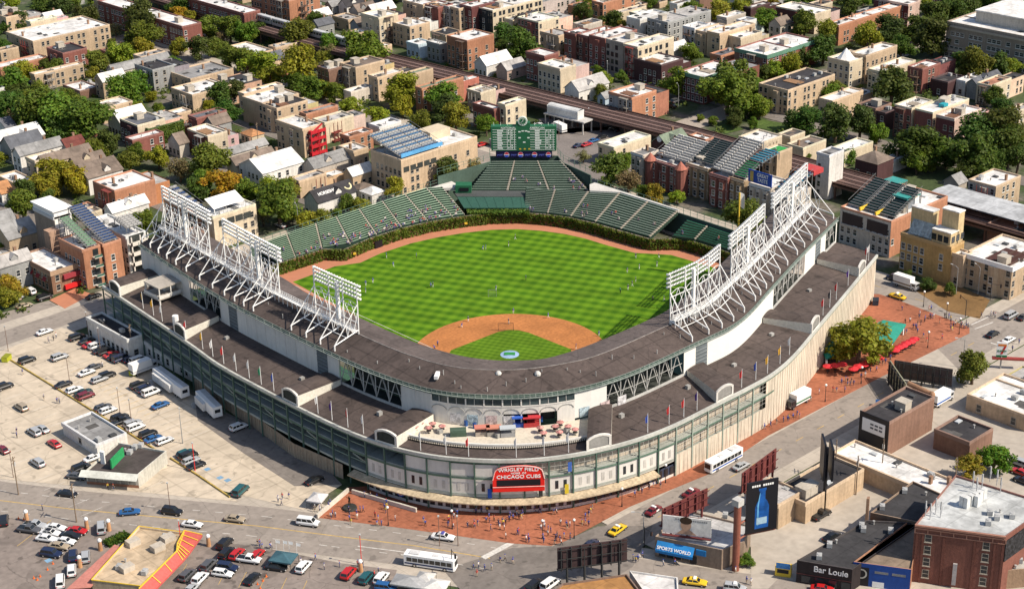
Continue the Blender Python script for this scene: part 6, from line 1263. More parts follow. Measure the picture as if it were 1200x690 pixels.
        if w > 26 and rr.random() < .8:     # party walls crossing long roofs
            for q in range(1, int(w/13)): MB().box(x0 + q*w/int(w/13) - .18, x0 + q*w/int(w/13) + .18, y0+t, y1-t, h-.62, h-.15).build('party_wall', WALL, root, pc)
    else:
        rg = h + min(d, 9)*.42 if 'ge' in flags else h + min(w, d)*.3
        b = MB(); b.box(x0, x1, y0, y1, 0, h, top=False); ym = (y0+y1)/2
        if 'ge' in flags: b.quad((x0,y1,h),(x0,y0,h),(x0,ym,rg)); b.quad((x1,y0,h),(x1,y1,h),(x1,ym,rg))
        b.build('wall', WALL, root, cs if 'ge' in flags else cw)
        o_ = .4; b = MB(); dz = (rg-h)/(d/2)*o_
        if 'ge' in flags:
            for s, ya in ((1, y0-o_), (-1, y1+o_)):
                P = [(x0-o_, ya, h-dz), (x1+o_, ya, h-dz), (x1+o_, ym, rg), (x0-o_, ym, rg)]
                b.quad(*(P if s > 0 else P[::-1])); b.quad(*[(x, y, z-.25) for x, y, z in (P[::-1] if s > 0 else P)])
                b.quad((x0-o_, ya, h-dz-.25), (x0-o_, ym, rg-.25), (x0-o_, ym, rg), (x0-o_, ya, h-dz)); b.quad((x0-o_, ya, h-dz-.25), (x1+o_, ya, h-dz-.25), (x1+o_, ya, h-dz), (x0-o_, ya, h-dz))
        else:
            i = min(w, d)/2; A = [(x0-o_,y0-o_,h),(x1+o_,y0-o_,h),(x1+o_,y1+o_,h),(x0-o_,y1+o_,h)]
            r0, r1 = ((x0+i, ym, rg), (x1-i, ym, rg)) if w >= d else (((x0+x1)/2, y0+i, rg), ((x0+x1)/2, y1-i, rg))
            if w >= d: b.quad(A[0],A[1],r1,r0); b.quad(A[2],A[3],r0,r1); b.quad(A[1],A[2],r1); b.quad(A[3],A[0],r0)
            else: b.quad(A[0],A[1],r0); b.quad(A[2],A[3],r1); b.quad(A[1],A[2],r1,r0); b.quad(A[3],A[0],r0,r1)
        rf = b.build('roof', ROOF, root, rc)
        if w > 8 and h > 5: put('chimney', chim, rf, Vector((x0 + w*.7, ym + 1.2, rg - 1.2)) - wloc(rf))
        if w > 10 and 'ge' in flags and rr.random() < .6:
            xd = x0 + w*rr.uniform(.3, .6); b = MB(); b.box(xd-1.3, xd+1.3, y0+.6, ym, h, h+1.5, top=False); b.quad((xd-1.3,y0+.6,h+1.5),(xd+1.3,y0+.6,h+1.5),(xd,y0+.6,h+2.8)); dm = b.build('dormer', WALL, root, cs)
            b = MB(); b.quad((xd-1.5,y0+.3,h+1.35),(xd,y0+.3,h+2.9),(xd,ym,h+2.9),(xd-1.5,ym,h+1.35)); b.quad((xd,y0+.3,h+2.9),(xd+1.5,y0+.3,h+1.35),(xd+1.5,ym,h+1.35),(xd,ym,h+2.9)); b.build('dormer_roof', ROOF, dm, rc)
    wm = WINS[2] if wk in ('S/C', 'S', 'K/C') else WINS[1] if wk in ('T', 'Z', 'L', 'U') else rr.choice(WINS[:2])
    if label.startswith('large grey brick school'): wm = WINS[3]
    ds, dw = (0, .25) if 'x' in flags else (.35, .75) if 'f' in flags else (.62, .85)
    if 'flat carrying' in label or 'narrow grey stone flat' in label or 'twin house' in label:     # stone fronts facing the right field wall
        wm = WINS[0]; dw = 1; b = MB(); [b.box(x0-.14, x0, y0, y1, z, z+.3) for z in (3.4, 6.8, 10.1)]; b.box(x0-.5, x0, y0, y1, h-.9, h-.3); b.build('stone_band', TRIM, root, tuple(min(.6, k*1.5+.1) for k in cw))
        for u in ((.1, .5) if d < 9 else (.06, .4, .7)):
            ya, yb = y0 + d*u, y0 + d*(u+.36 if d < 9 else u+.24); q = MB().prism([(x0, ya), (x0-1.0, ya+.6), (x0-1.0, yb-.6), (x0, yb)], 0, h-1.2).build('bay', WALL, root, cw)
            for f in range(3): put('window', WINS[0], q, Vector((x0-1.0, (ya+yb)/2, 1 + f*3.4)) - wloc(q), -PI/2)
    if h >= 4: windows(root, x0, x1, y0, y1, h, rr, ds, dw, fh, wm)
    return root, x0, xe, y0, y1, h
BL = {}
for i, r in enumerate(BUILDINGS):
    BL[r[8]] = building(*r, i)
def bfind(s):
    for k, v in BL.items():
        if s in k: return v
def seats(b, x0, x1, y0, y1, z0, z1, n, cols, label, along='e', group='rooftop bleachers facing the field'):
    """raked rooftop seating; rises away from the ballpark"""
    t = thing('rooftop_bleachers', label, 'bleachers', ((x0+x1)/2, (y0+y1)/2, z0), 0, group); fr = MB(); 
    for k in range(n):
        u = k/n; v = (k+1)/n; z = z0 + (z1-z0)*u; c = cols[k % len(cols)]
        if along == 'n': a, c_, d_, e_ = x0, x1, y0 + (y1-y0)*u, y0 + (y1-y0)*v
        else: a, c_, d_, e_ = x0 + (x1-x0)*u, x0 + (x1-x0)*v, y0, y1
        fr.box(a, c_, d_, e_, z - .25, z)
        q = MB(); s0, s1 = (a, c_) if along == 'n' else (d_, e_); m_ = max(1, int((s1-s0)/1.5)); f_ = (s1-s0)/m_
        for j in range(m_):
            u0, u1 = s0 + f_*j + (.1 if j % 4 else .55), s0 + f_*(j+1) - .1
            if along == 'n': q.box(u0, u1, d_ + (e_-d_)*.35, d_ + (e_-d_)*.72, z + .02, z + .42)
            else: q.box(a + (c_-a)*.35, a + (c_-a)*.72, u0, u1, z + .02, z + .42)
        if along == 'n': q.box(a+.2, c_-.2, d_ + (e_-d_)*.62, d_ + (e_-d_)*.72, z, z + .1)
        else: q.box(a + (c_-a)*.62, a + (c_-a)*.72, d_+.2, e_-.2, z, z + .1)
        q.build('bench', TRIM, t, c)
    b2 = fr
    for x in (x0+.2, (x0+x1)/2, x1-.2):
        for y in (y0+.2, (y0+y1)/2, y1-.2):
            zz = z0 + (z1-z0)*((y-y0)/(y1-y0) if along == 'n' else (x-x0)/(x1-x0)); b2.box(x-.1, x+.1, y-.1, y+.1, z0-1.4, zz)
    for u in (0, 1):
        if along == 'n': b2.tube((x0 if u == 0 else x1, y0, z0+1.2), (x0 if u == 0 else x1, y1, z1+1.2), .07, n=4)
        else: b2.tube((x0, y0 if u == 0 else y1, z0+1.2), (x1, y0 if u == 0 else y1, z1+1.2), .07, n=4)
    fr.build('deck', mat('steel_deck', (.2, .2, .2), .6, var=.15), t); mat('frame_grey', (.35, .36, .36), .5); return t
BLU, LBL, DGR, GRY, PGR, TUR, WHT = (.03,.065,.17), (.1,.32,.6), (.012,.035,.035), (.42,.41,.39), (.16,.28,.17), (.03,.22,.33), (.62,.6,.56)
_, x0, x1, y0, y1, h = bfind('big tan corner block'); seats(0, x0+1, x0+(x1-x0)*.55, y0+1.2, y0+20, h+.6, h+5, 16, [GRY, (.045,.1,.2), (.3,.33,.36), GRY, (.06,.16,.3)], 'blue and grey rooftop bleachers on the big tan corner block', 'n')
MB().box(x0+.6, x0+(x1-x0)*.55, y0+.5, y0+.8, h+.4, h+1.8).build('blue_banner', mat('banner_blue', (.12, .38, .68), .6), bfind('big tan corner block')[0])
b = MB(); b.box(x0+(x1-x0)*.6, x1-5, y1-8, y1-1, h-.62, h+2.6); b.build('roof_pavilion', TRIM, bfind('big tan corner block')[0], BC['C'])
_, x0, x1, y0, y1, h = bfind('balconies and green bleachers'); seats(0, x0+2, x1-.6, y0+1, y0+18, h+.3, h+5.5, 13, [PGR], 'pale green rooftop bleachers on the orange balcony house', 'n'); OB = (x0, x1, y0, y1, h)
_, x0, x1, y0, y1, h = bfind('house carrying blue bleachers'); seats(0, x0+.6, x1-.6, y0+1, y0+22, h+.3, h+7, 16, [BLU], 'steep dark blue rooftop bleachers beside the pale green ones', 'n')
_, x0, x1, y0, y1, h = bfind('behind the floodlights'); seats(0, x0+1, x1-1, y0+.6, y1-1, h+.3, h+4.5, 12, [BLU, GRY], 'blue rooftop bleachers seen behind the floodlight tower', 'n')
_, x0, x1, y0, y1, h = bfind('white balcony block'); seats(0, x0+.5, x1-.5, y0+.5, y0+8, h+2.6, h+4.2, 6, [GRY], 'grey rooftop seats above the white balcony block', 'n')
_, x0, x1, y0, y1, h = bfind('tan stone flat carrying'); seats(0, x0+3, x0+15, y0+.4, y1-.4, h+.8, h+6, 12, [DGR], 'very dark green rooftop bleachers on the tan stone flat', 'e')
_, x0, x1, y0, y1, h = bfind('red bay fronted flat'); seats(0, x0+2, x0+19, y0-.5, y1+.5, h+1.2, h+9, 14, [WHT], 'large pale rooftop bleachers on the red bay fronted flat', 'e')
_, x0, x1, y0, y1, h = bfind('brown stone flat'); seats(0, x0+1, x0+9, y0+.4, y1-.4, h+.6, h+4, 7, [(.03,.2,.08)], 'small bright green rooftop bleachers on the brown stone flat', 'e'); seats(0, x0+10, x0+20, y0+.4, y1-.4, h+4, h+5.5, 6, [TUR], 'turquoise rooftop deck seats behind the bright green ones', 'e')
_, x0, x1, y0, y1, h = bfind('carrying turquoise'); seats(0, x0+2, x0+14, y0+.5, y1-.5, h+1, h+5, 8, [TUR, BLU], 'turquoise rooftop bleachers beside the white lift tower', 'e'); MB().box(x0+14.5, x0+20, y0+.6, y1-.6, h+3.5, h+5.2).build('red_deck', mat('deck_red', (.5,.06,.06), .7), bfind('carrying turquoise')[0])
_, x0, x1, y0, y1, h = bfind('red brick twin house'); seats(0, x0+3, x0+16, y0+1, y1-1, h+1, h+5.5, 10, [GRY, WHT], 'grey rooftop bleachers on the turreted red twin house', 'e')
for yy in (y0+1.6, y1-1.6):
    b = MB().tube((x0-.6, yy, 0), (x0-.6, yy, h-.4), 1.9, n=10); tw = b.build('turret', WALL, BL['red brick twin house with two turrets'][0], BC['R']); MB().tube((x0-.6, yy, h-.4), (x0-.6, yy, h+2.4), 2.4, .05, n=10).build('turret_roof', mat('turret_tile', (.36,.13,.09), .8), tw)
_, x0, x1, y0, y1, h = bfind('carrying dark bleachers')
for i, (u, v) in enumerate(((.04, .33), (.36, .64), (.67, .96))):
    seats(0, x0+3, x0+18, y0 + (y1-y0)*u, y0 + (y1-y0)*v, h+.4, h+6, 12, [DGR], 'dark rooftop bleacher bank, %s on the stone and orange block' % ['one by the orange flank', 'middle of three', 'one by the tower rooftops'][i], 'e')
b = MB()
for u in (.345, .655): b.prism([(x0+1, y0+(y1-y0)*u-.3), (x0+18, y0+(y1-y0)*u-.3), (x0+18, y0+(y1-y0)*u+.3), (x0+1, y0+(y1-y0)*u+.3)], h, h+1.0)
b.build('yellow_steps', YELLOW, bfind('carrying dark bleachers')[0])
for i, (xa, ya) in enumerate(((x1-22, y0+1.5), (x1-14, y1-8))):
    p = thing('roof_canopy', 'teal roof canopy on posts, %s' % ('nearer the orange flank' if i == 0 else 'nearer the domed white roof'), 'canopy', (xa+3.5, ya+3, h)); b = MB(); b.quad((xa,ya,h+4.6),(xa+8,ya,h+4.2),(xa+8,ya+6,h+4.2),(xa,ya+6,h+4.6)); b.box(xa,xa+8,ya,ya+.1,h+3.9,h+4.2); b.box(xa,xa+.1,ya,ya+6,h+3.9,h+4.55); b.build('canopy_roof', mat('teal_metal', (.05,.3,.27), .5), p)
    b = MB(); [b.box(xx, xx+.2, yy, yy+.2, h-.5, h+4) for xx in (xa+.2, xa+7.6) for yy in (ya+.2, ya+5.6)]; b.box(xa+2, xa+7, ya+1.5, ya+5, h-.6, h+2.6); b.build('bar_counter', mat('bar_grey', (.2,.22,.24), .6), p)
# dark openings of the stone block facing the ballpark
rt = bfind('carrying dark bleachers')[0]
for u in (.06, .55):
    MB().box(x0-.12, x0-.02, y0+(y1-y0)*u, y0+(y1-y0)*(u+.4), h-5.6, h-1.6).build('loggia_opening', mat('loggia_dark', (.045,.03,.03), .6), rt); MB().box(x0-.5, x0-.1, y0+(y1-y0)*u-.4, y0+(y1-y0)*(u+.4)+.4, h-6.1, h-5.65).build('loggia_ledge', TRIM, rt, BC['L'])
# ochre block upper storeys
_, x0, x1, y0, y1, h = bfind('ochre corner block'); rt = bfind('ochre corner block')[0]
for a, c, d_, e_, zz, nm in ((.02, .62, .02, .4, h+4, 'upper_storey'), (.55, 1.0, .02, .36, h+10, 'lift_tower'), (.5, .95, .5, .95, h+8, 'lift_tower')):
    X0, X1, Y0, Y1 = x0+(x1-x0)*a, x0+(x1-x0)*c, y0+(y1-y0)*d_+.4, y0+(y1-y0)*e_
    q = MB().box(X0, X1, Y0, Y1, h-.7, zz).build(nm, WALL, rt, (.56, .43, .24)); MB().box(X0-.15, X1+.15, Y0-.15, Y1+.15, zz, zz+.35).build('tower_roof', ROOF, q, RC['w'])
    if nm == 'upper_storey':
        for k in range(3): put('window', WINS[2], q, Vector((X0 + 1.5 + k*2.6, Y0, h+.8)) - wloc(q)); put('window', WINS[2], q, Vector((X0, Y0 + 1.6 + k*2.2, h+.8)) - wloc(q), -PI/2)
b = MB(); sx0, sx1, sy0, sy1 = x0+(x1-x0)*.1, x0+(x1-x0)*.5, y0+(y1-y0)*.42, y0+(y1-y0)*.88
b.quad((sx0, sy0, h+.2), (sx1, sy0, h+4.2), (sx1, sy1, h+4.2), (sx0, sy1, h+.2)); [b.tube((sx0, sy0+(sy1-sy0)*k/8, h+.3), (sx1, sy0+(sy1-sy0)*k/8, h+4.3), .16, n=4) for k in range(9)]
b.build('skylight', mat('skylight_steel', (.42,.46,.45), .3, var=.4, s1=1), rt)
# tan corner building: open courtyard roof
_, x0, x1, y0, y1, h = bfind('open roof courtyard'); rt = bfind('open roof courtyard')[0]
MB().box(x0+(x1-x0)*.08, x0+(x1-x0)*.62, y0+2, y0+(y1-y0)*.62, h-.6, h-.5).build('courtyard_floor', mat('courtyard_brown', (.07,.03,.025), .9), rt)
b = MB(); [b.box(x0+(x1-x0)*.08, x0+(x1-x0)*.62, y0+2+k*2.4, y0+2.3+k*2.4, h-.4, h+.1) for k in range(int(((y1-y0)*.62-2)/2.4))]; b.build('pergola_beam', mat('pergola_dark', (.09,.05,.04), .8), rt)
MB().box(x0-.4, x1, y0-.4, y0, h-1.3, h+.25).box(x0-.4, x0, y0, y1, h-1.3, h+.25).build('white_cornice', WHITE, rt)
# school penthouse, balconies, stairs, etc.
_, x0, x1, y0, y1, h = bfind('large grey brick school'); rt = bfind('large grey brick school')[0]
q = MB().box(x0+9, x1-4, y0+10, y1-9, h-.7, h+4.5).build('attic_storey', WALL, rt, (.5,.46,.4)); MB().box(x0+8.6, x1-3.6, y0+9.6, y1-8.6, h+4.5, h+5).build('attic_roof', ROOF, q, RC['w']); MB().box(x0-.5, x0, y0-.5, y1+.5, h-2.4, h-1.5).box(x0-.3, x0, y0, y1, 4.4, 4.9).build('stone_cornice', TRIM, rt, (.42,.35,.28))
_, x0, x1, y0, y1, h = bfind('white balcony block'); rt = bfind('white balcony block')[0]
for f in range(4):
    z = .3 + f*3.5
    bl = MB().box(x0+.3, x1-.3, y0-2.2, y0, z, z+.35).box(x0+.3, x1-.3, y0-2.2, y0-2, z+.35, z+1.4).build('balcony', TRIM, rt, (.62,.57,.5)); MB().box(x0+.8, x1-.8, y0-.08, y0-.02, z+.5, z+3).build('balcony_opening', VOID, bl)
b = MB(); [b.box(xx, xx+.4, y0-2.2, y0-1.8, 0, h) for xx in (x0+.3, (x0+x1)/2, x1-.7)]; b.build('balcony_post', TRIM, rt, (.65,.6,.53))
x0, x1, y0, y1, h = OB; rt = bfind('balconies and green bleachers')[0]
for f in range(4):
    z = .5 + f*3.3; bl = MB().box(x0+3, x1-.6, y0-1.8, y0, z, z+.3).build('balcony', TRIM, rt, (.5,.45,.38)); b = MB(); [b.tube((x0+3, y0-1.75, z+zz), (x1-.6, y0-1.75, z+zz), .06, n=4) for zz in (.7, 1.1)]; b.box(x0+3, x1-.6, y0-1.78, y0-1.72, z+.3, z+.9); b.build('balcony_rail', mat('rail_teal', (.03,.12,.09), .6), bl); MB().box(x0+3.4, x1-1, y0-.06, y0-.01, z+.4, z+2.7).build('balcony_window', GLASS, bl)
_, x0, x1, y0, y1, h = bfind('bright red fire stairs'); rt = bfind('bright red fire stairs')[0]; b = MB()
for f in range(4):
    z = .8 + f*2.9; b.box(x1-7.5, x1, y0-2.2, y0-.1, z, z+.25); b.box(x1-7.5, x1, y0-2.2, y0-2.1, z+.25, z+1.3); b.obox((x1-7.2, y0-2.0), (1, 0), (0, 1), 1.1, 1.6, z+.3, z+1.2); b.tube((x1-6.8, y0-1.2, z), (x1-1, y0-1.2, z+2.9), .35, n=4)
[b.box(xx, xx+.3, y0-2.3, y0-2.0, 0, h-1) for xx in (x1-7.5, x1-3.8, x1-.4)]; b.build('fire_stair', mat('stair_red', (.5,.02,.03), .6), rt)
_, x0, x1, y0, y1, h = bfind('brown brick corner block'); rt = bfind('brown brick corner block')[0]
MB().box(x0-.3, x1+.3, y0-.3, y0, h-1.5, h+.1).box(x0-.3, x0, y0, y1, h-1.5, h+.1).build('cornice', TRIM, rt, (.38,.26,.17))
for k in range(4): MB().quad((x0-.9, y0+3+k*(y1-y0-4)/4, h-4), (x0-.9, y0+5.2+k*(y1-y0-4)/4, h-4), (x0-.02, y0+5.2+k*(y1-y0-4)/4, h-2.9), (x0-.02, y0+3+k*(y1-y0-4)/4, h-2.9)).build('awning', mat('awning_red', (.22,.025,.03), .8), rt)
for z, c in ((h-3.6, (.3,.04,.05)), (.8, (.6,.02,.02))): MB().box(x0+4, x0+10, y0-1.1, y0-.05, z, z+1.4).build('shopfront_awning', CLOTH, rt, c)
_, x0, x1, y0, y1, h = bfind('windowless brown slab'); rt = bfind('windowless brown slab')[0]; MB().box(x0-.6, x1+.6, y0-.6, y1+.6, h+1.9, h+2.3).box(x0, x0+6, y0, y1, h-.7, h+1.9).build('roof_canopy', WHITE, rt); MB().box(x0-4, x0-.1, y0-2.6, y0+1, 0, 12.5).build('brick_stack', WALL, rt, (.42,.27,.19))
# billboard building etc
_, x0, x1, y0, y1, h = bfind('black advertising wall'); rt = bfind('black advertising wall')[0]
MB().box(x0-.25, x0-.05, y0, y1, 0, h+.3).build('black_wall', BLACK, rt); q = MB().box(x0-.34, x0-.26, y0+1.0, y1-1, h-4.8, h-1.2).build('advert_sheet', WHITE, rt)
b = MB()
for z in (h-2.6, h-3.6): [b.box(x0-.38, x0-.345, y0+1.8+k*1.35, y0+2.8+k*1.35, z, z+.5) for k in range(int((y1-y0-4)/1.35)) if k % 4 != 3]
b.build('advert_lettering', mat('ink_grey', (.1,.1,.11), .7), q)
_, x0, x1, y0, y1, h = bfind('painted advertising roof'); rt = bfind('painted advertising roof')[0]; ym = (y0+y1)/2; rg = h + min(y1-y0, 9)*.42; sl_ = math.atan2(rg-h, (y1-y0)/2)
o = put('roof_lettering', text_mesh('HORSESHOE', 1.55, WHITE), rt, Vector(((x0+x1)/2-2.4, (y0+ym)/2, (h+rg)/2+.12)) - wloc(rt)); o.rotation_euler = (sl_, 0, 0); o.scale = (1.0, 1.15, 1)
b = MB(); 
for k in range(10): 
    a0, a1 = -.9 + k*.36+PI*.0, -.9 + (k+1)*.36; f = lambda a, r: (x1-2.2 + r*math.sin(a+PI*.6), (y0+ym)/2 + r*math.cos(a+PI*.6)*math.cos(sl_), (h+rg)/2 + .15 + r*math.cos(a+PI*.6)*math.sin(sl_))
    b.quad(f(a0, 1.7), f(a0, 1.1), f(a1, 1.1), f(a1, 1.7))
b.build('horseshoe_mark', mat('mark_gold', (.55,.5,.3), .6), rt)
_, x0, x1, y0, y1, h = bfind('poster on its flank'); MB().box(x0+(x1-x0)*.55, x0+(x1-x0)*.95, y0-.2, y0-.03, 2, h-.4).build('wall_poster', mat('poster_red', (.5,.05,.05), .6, var=.5, s1=.25, s2=.9, var2=.6), bfind('poster on its flank')[0])
_, x0, x1, y0, y1, h = bfind('dark gabled house with a round'); MB().tube((x0-.05, (y0+y1)/2, h+1.6), (x0-.3, (y0+y1)/2, h+1.6), 1.2, n=14).build('round_emblem', WHITE, bfind('dark gabled house with a round')[0])
_, x0, x1, y0, y1, h = bfind('white peaked tent'); MB().tube(((x0+x1)/2-3, (y0+y1)/2, h-.5), ((x0+x1)/2-3, (y0+y1)/2, h+4), 4, .1, n=8).build('tent_roof', WHITE, bfind('white peaked tent')[0])
_, x0, x1, y0, y1, h = bfind('cream block with white slanted'); b = MB(); b.quad((x0+2.5,y0+3,h+1.2),(x1-2.5,y0+3,h+1.2),(x1-2.5,y1-2,h+3.6),(x0+2.5,y1-2,h+3.6)); [b.box(xx,xx+.2,yy,yy+.2,h-.6,h+1.3) for xx in (x0+2.6,x1-2.8) for yy in (y0+3,)]; b.build('slanted_deck', WHITE, bfind('cream block with white slanted')[0])
b = MB(); [b.tube((x0,y0+.2,h+z),(x1,y0+.2,h+z),.05,n=4) for z in (.6,1.2)]; [b.box(x0+k*1.5-.04,x0+k*1.5+.04,y0+.15,y0+.25,h,h+1.2) for k in range(int((x1-x0)/1.5))]; b.build('roof_railing', mat('frame_grey', (.35,.36,.36), .5), bfind('cream block with white slanted')[0])
for k in range(4): MB().box(x0+2+k*(x1-x0-4)/4, x0+5+k*(x1-x0-4)/4, y0-.08, y0-.02, h-4.2, h-2).build('loggia_opening', VOID, bfind('cream block with white slanted')[0])
_, x0, x1, y0, y1, h = bfind('big tan corner block')
for k in range(5): MB().box(x0+1+k*3.3, x0+3.6+k*3.3, y0-.1, y0-.02, h-5.2, h-3.2).build('loggia_opening', VOID, bfind('big tan corner block')[0])
_, x0, x1, y0, y1, h = bfind('grey stone flat carrying a blue'); bb = thing('billboard', 'blue rooftop billboard reading GREAT TASTE', 'billboard', (x0-.3, (y0+y1)/2, h))
MB().box(x0-.3, x0, y0-.4, y1+.4, h+.5, h+5).build('panel', mat('ad_blue', (.015,.07,.36), .5, var=.2, s1=.4), bb)
for i_, tx_ in enumerate(('GREAT', 'TASTE')): lettering(bb, tx_, 1.9, WHITE, (x0-.34, (y0+y1)/2-1.2, h+3.7-1.8*i_), -PI/2, sx=.85)
MB().box(x0-.4, x0-.31, y1-1.9, y1-.5, h+.9, h+4.6).build('bottle_picture', mat('ad_gold', (.5,.35,.1), .5), bb)
b = MB(); [b.box(x0+.05, x0+.3, yy, yy+.2, h-.6, h+5) for yy in (y0, y1-.2)]; b.build('bracket', DARKST, bb)
_, x0, x1, y0, y1, h = bfind('tall tan block with green'); MB().box(x0+1, x1-1, y0+1, y1-1, h-.6, h-.5).build('roof_lawn', mat('roof_lawn', (.03,.28,.06), .9), bfind('tall tan block with green')[0])
_, x0, x1, y0, y1, h = bfind('ivy covered house'); b = MB(); leaves(b, 1500, lambda: (R.uniform(x0, x1), y0 - R.uniform(0, .35), R.random()*(h-.3)), .22); leaves(b, 900, lambda: (x0 - R.uniform(0, .35), R.uniform(y0, y1), R.random()*(h-.3)), .22); b.build('ivy', LEAF, bfind('ivy covered house')[0], (.12,.17,.025))
_, x0, x1, y0, y1, h = bfind('middle red fronted flat'); MB().box(x0+9, x0+12, y0+1, y0+3.4, h-.6, h+.8).build('roof_cover', mat('cover_turquoise', (.03,.35,.42), .6), bfind('middle red fronted flat')[0])

# ------------------------------------------------------------------ trees
TRC = dict(d=(.075,.112,.018), g=(.125,.175,.02), y=(.24,.245,.022), o=(.36,.25,.02), b=(.22,.18,.08))
TRN = dict(d='dark green', g='leafy green', y='yellow green', o='golden', b='thin brownish')
def crown_mesh(seed, sparse=1.0):
    """unit crown: many small leaf sprays in uneven lobes, with gaps between them"""
    rr = random.Random(seed); b = MB(); lobes = []; lean = (rr.uniform(-.15, .15), rr.uniform(-.15, .15))
    for _ in range(rr.randint(15, 22)):
        a = rr.uniform(0, 2*PI); z = rr.uniform(-.75, .95); r = math.sqrt(max(0, 1-z*z*.9))*rr.uniform(.3, .92)
        lobes.append((r*math.cos(a) + lean[0]*z, r*math.sin(a) + lean[1]*z, z*.85, rr.uniform(.17, .38)))
    for _ in range(4): lobes.append((rr.uniform(-.3,.3), rr.uniform(-.3,.3), rr.uniform(-.3,.45), rr.uniform(.34,.5)))
    for lx, ly, lz, lr in lobes:
        for _ in range(int(250*sparse*(lr/.33)**2)):
            v = Vector((rr.gauss(0,1), rr.gauss(0,1), rr.gauss(0,1))).normalized(); q = Vector((lx, ly, lz)) + v*lr*rr.uniform(.45, 1.22)
            nrm = (v + Vector((rr.gauss(0,.6), rr.gauss(0,.6), rr.gauss(0,.6)+.4))).normalized(); u = nrm.orthogonal().normalized(); w = nrm.cross(u); a = rr.uniform(0, 6.28); u, w = u*math.cos(a)+w*math.sin(a), w*math.cos(a)-u*math.sin(a); s = rr.uniform(.032, .075)
            b.quad(q-u*s-w*s*.6, q+u*s-w*s*.6, q+u*s*.7+w*s*.7, q-u*s*.7+w*s*.7)
    return b.mesh('crown_mesh', LEAF)
CROWNS = [crown_mesh(s) for s in range(8)]; SPARSE = [crown_mesh(s, .3) for s in (21, 22)]
tb = MB(); tb.tube((0,0,0), (.02,.02,.55), .05, .036, n=8, cap=False)
for k in range(6):
    a = k*1.05; tb.tube((.015,.015,.42+.02*k), (math.cos(a)*.26, math.sin(a)*.26, .72+.03*(k%3)), .024, .01, n=5, cap=False)
trunk_me = tb.mesh('trunk_mesh', BARK)
tl = []
MI_ = cam.matrix_world.inverted()
def inview(x, y):
    v = MI_ @ Vector((x, y, 3)); k = 1991.5/600/-v.z; return abs(v.x*k) < 1.03 and abs(v.y*k) < .62
KEEP = [(90.3, 209.3), (84.5, 200.1), (83.5, 204.2), (59.8, 165.1), (62.3, 176.2)]
def clear(x, y, r):
    if not inview(x, y): return False
    if any((x-a)**2 + (y-b)**2 < 150 for a, b in KEEP): return False
    if 118 < x < 136 or 122 < y < 141 and x < 180 or abs(x - 52) < 6 and y > 140 or abs(x - 245) < 6 or 174 < x < 198 or 196 < x and 110 < y < 126: return False
    for bx_, by_, l_, w_, d_ in BREFS:
        if abs(x - bx_) < w_/2 + r*.55 and abs(y - by_) < d_/2 + r*.55: return False
    return all((x-tx)**2 + (y-ty)**2 > (r + tr_)**2*.32 for tx, ty, tr_, _ in TREES)
used = set()
FWD = Vector((.71, .70)); RGT = Vector((.70, -.71))
def rel(p, q):
    d = p - Vector(q[:2]); f, r = d.dot(FWD), d.dot(RGT)
    if abs(f) > abs(r): return 'behind' if f > 0 else 'in front of'
    return 'to the right of' if r > 0 else 'to the left of'
def lab_near(p, head, refs):
    for q in sorted(refs, key=lambda q: max(0, (Vector(q[:2]) - p).length - .3*(q[3]+q[4])))[:40]:
        s = '%s %s the %s' % (head, rel(p, q), q[2])
        if s not in used and len(s.split()) <= 16: used.add(s); return s
rh_ = random.Random(5); REFS0 = list(BREFS); nh = 0
WN = dict(T='tan', R='red', B='brown', L='pale grey', W='white', O='orange', C='cream', G='grey')
for _ in range(26000):
    if nh >= 125: break
    x, y = rh_.uniform(-150, 470), rh_.uniform(146, 540); gar = rh_.random() < .25
    w, d, h = (6, 5.5, 3.2) if gar else (rh_.uniform(8.5, 15), rh_.uniform(5.2, 7.5), rh_.uniform(5.5, 9.5))
    if x + y > 660 or any(abs(x - sx_) < 5 + w/2 for sx_ in (52, -30, 88, 10, 160)) or not clear(x, y, w*.6): continue
    wk, rk = rh_.choice('TTRBLWOCG'), rh_.choice('wwlgkbs'); gb = rh_.random() < .4
    s = lab_near(Vector((x, y)), 'small %s garage' % WN[wk] if gar else 'narrow %s %s house' % (WN[wk], 'gabled' if gb else 'flat roofed'), REFS0)
    if not s: continue
    building(round(x - w/2, 1), round(y - d/2, 1), round(w, 1), round(d, 1), round(h, 1), wk, rk, 'x' if gar else 'ge' if gb else '-', s, 900 + nh); nh += 1
rf_ = random.Random(11); n0 = len(TREES)
rf_ = random.Random(11); n0 = len(TREES)
for _ in range(9000):
    if len(TREES) - n0 > 299 - n0: break
    x, y = rf_.uniform(-150, 500), rf_.uniform(60, 560); far_ = x + y > 560; r = rf_.uniform(3.4, 6) if far_ else rf_.uniform(2.0, 4.4)
    if x + y > 680 or (not far_ and rf_.random() < .3): continue
    if not (y > 145 or x > 200) or (x > 132 and y < 175 and x < 176): continue
    if clear(x, y, r): TREES.append((round(x, 1), round(y, 1), round(r, 1), rf_.choice('ddgggggyyyb')))
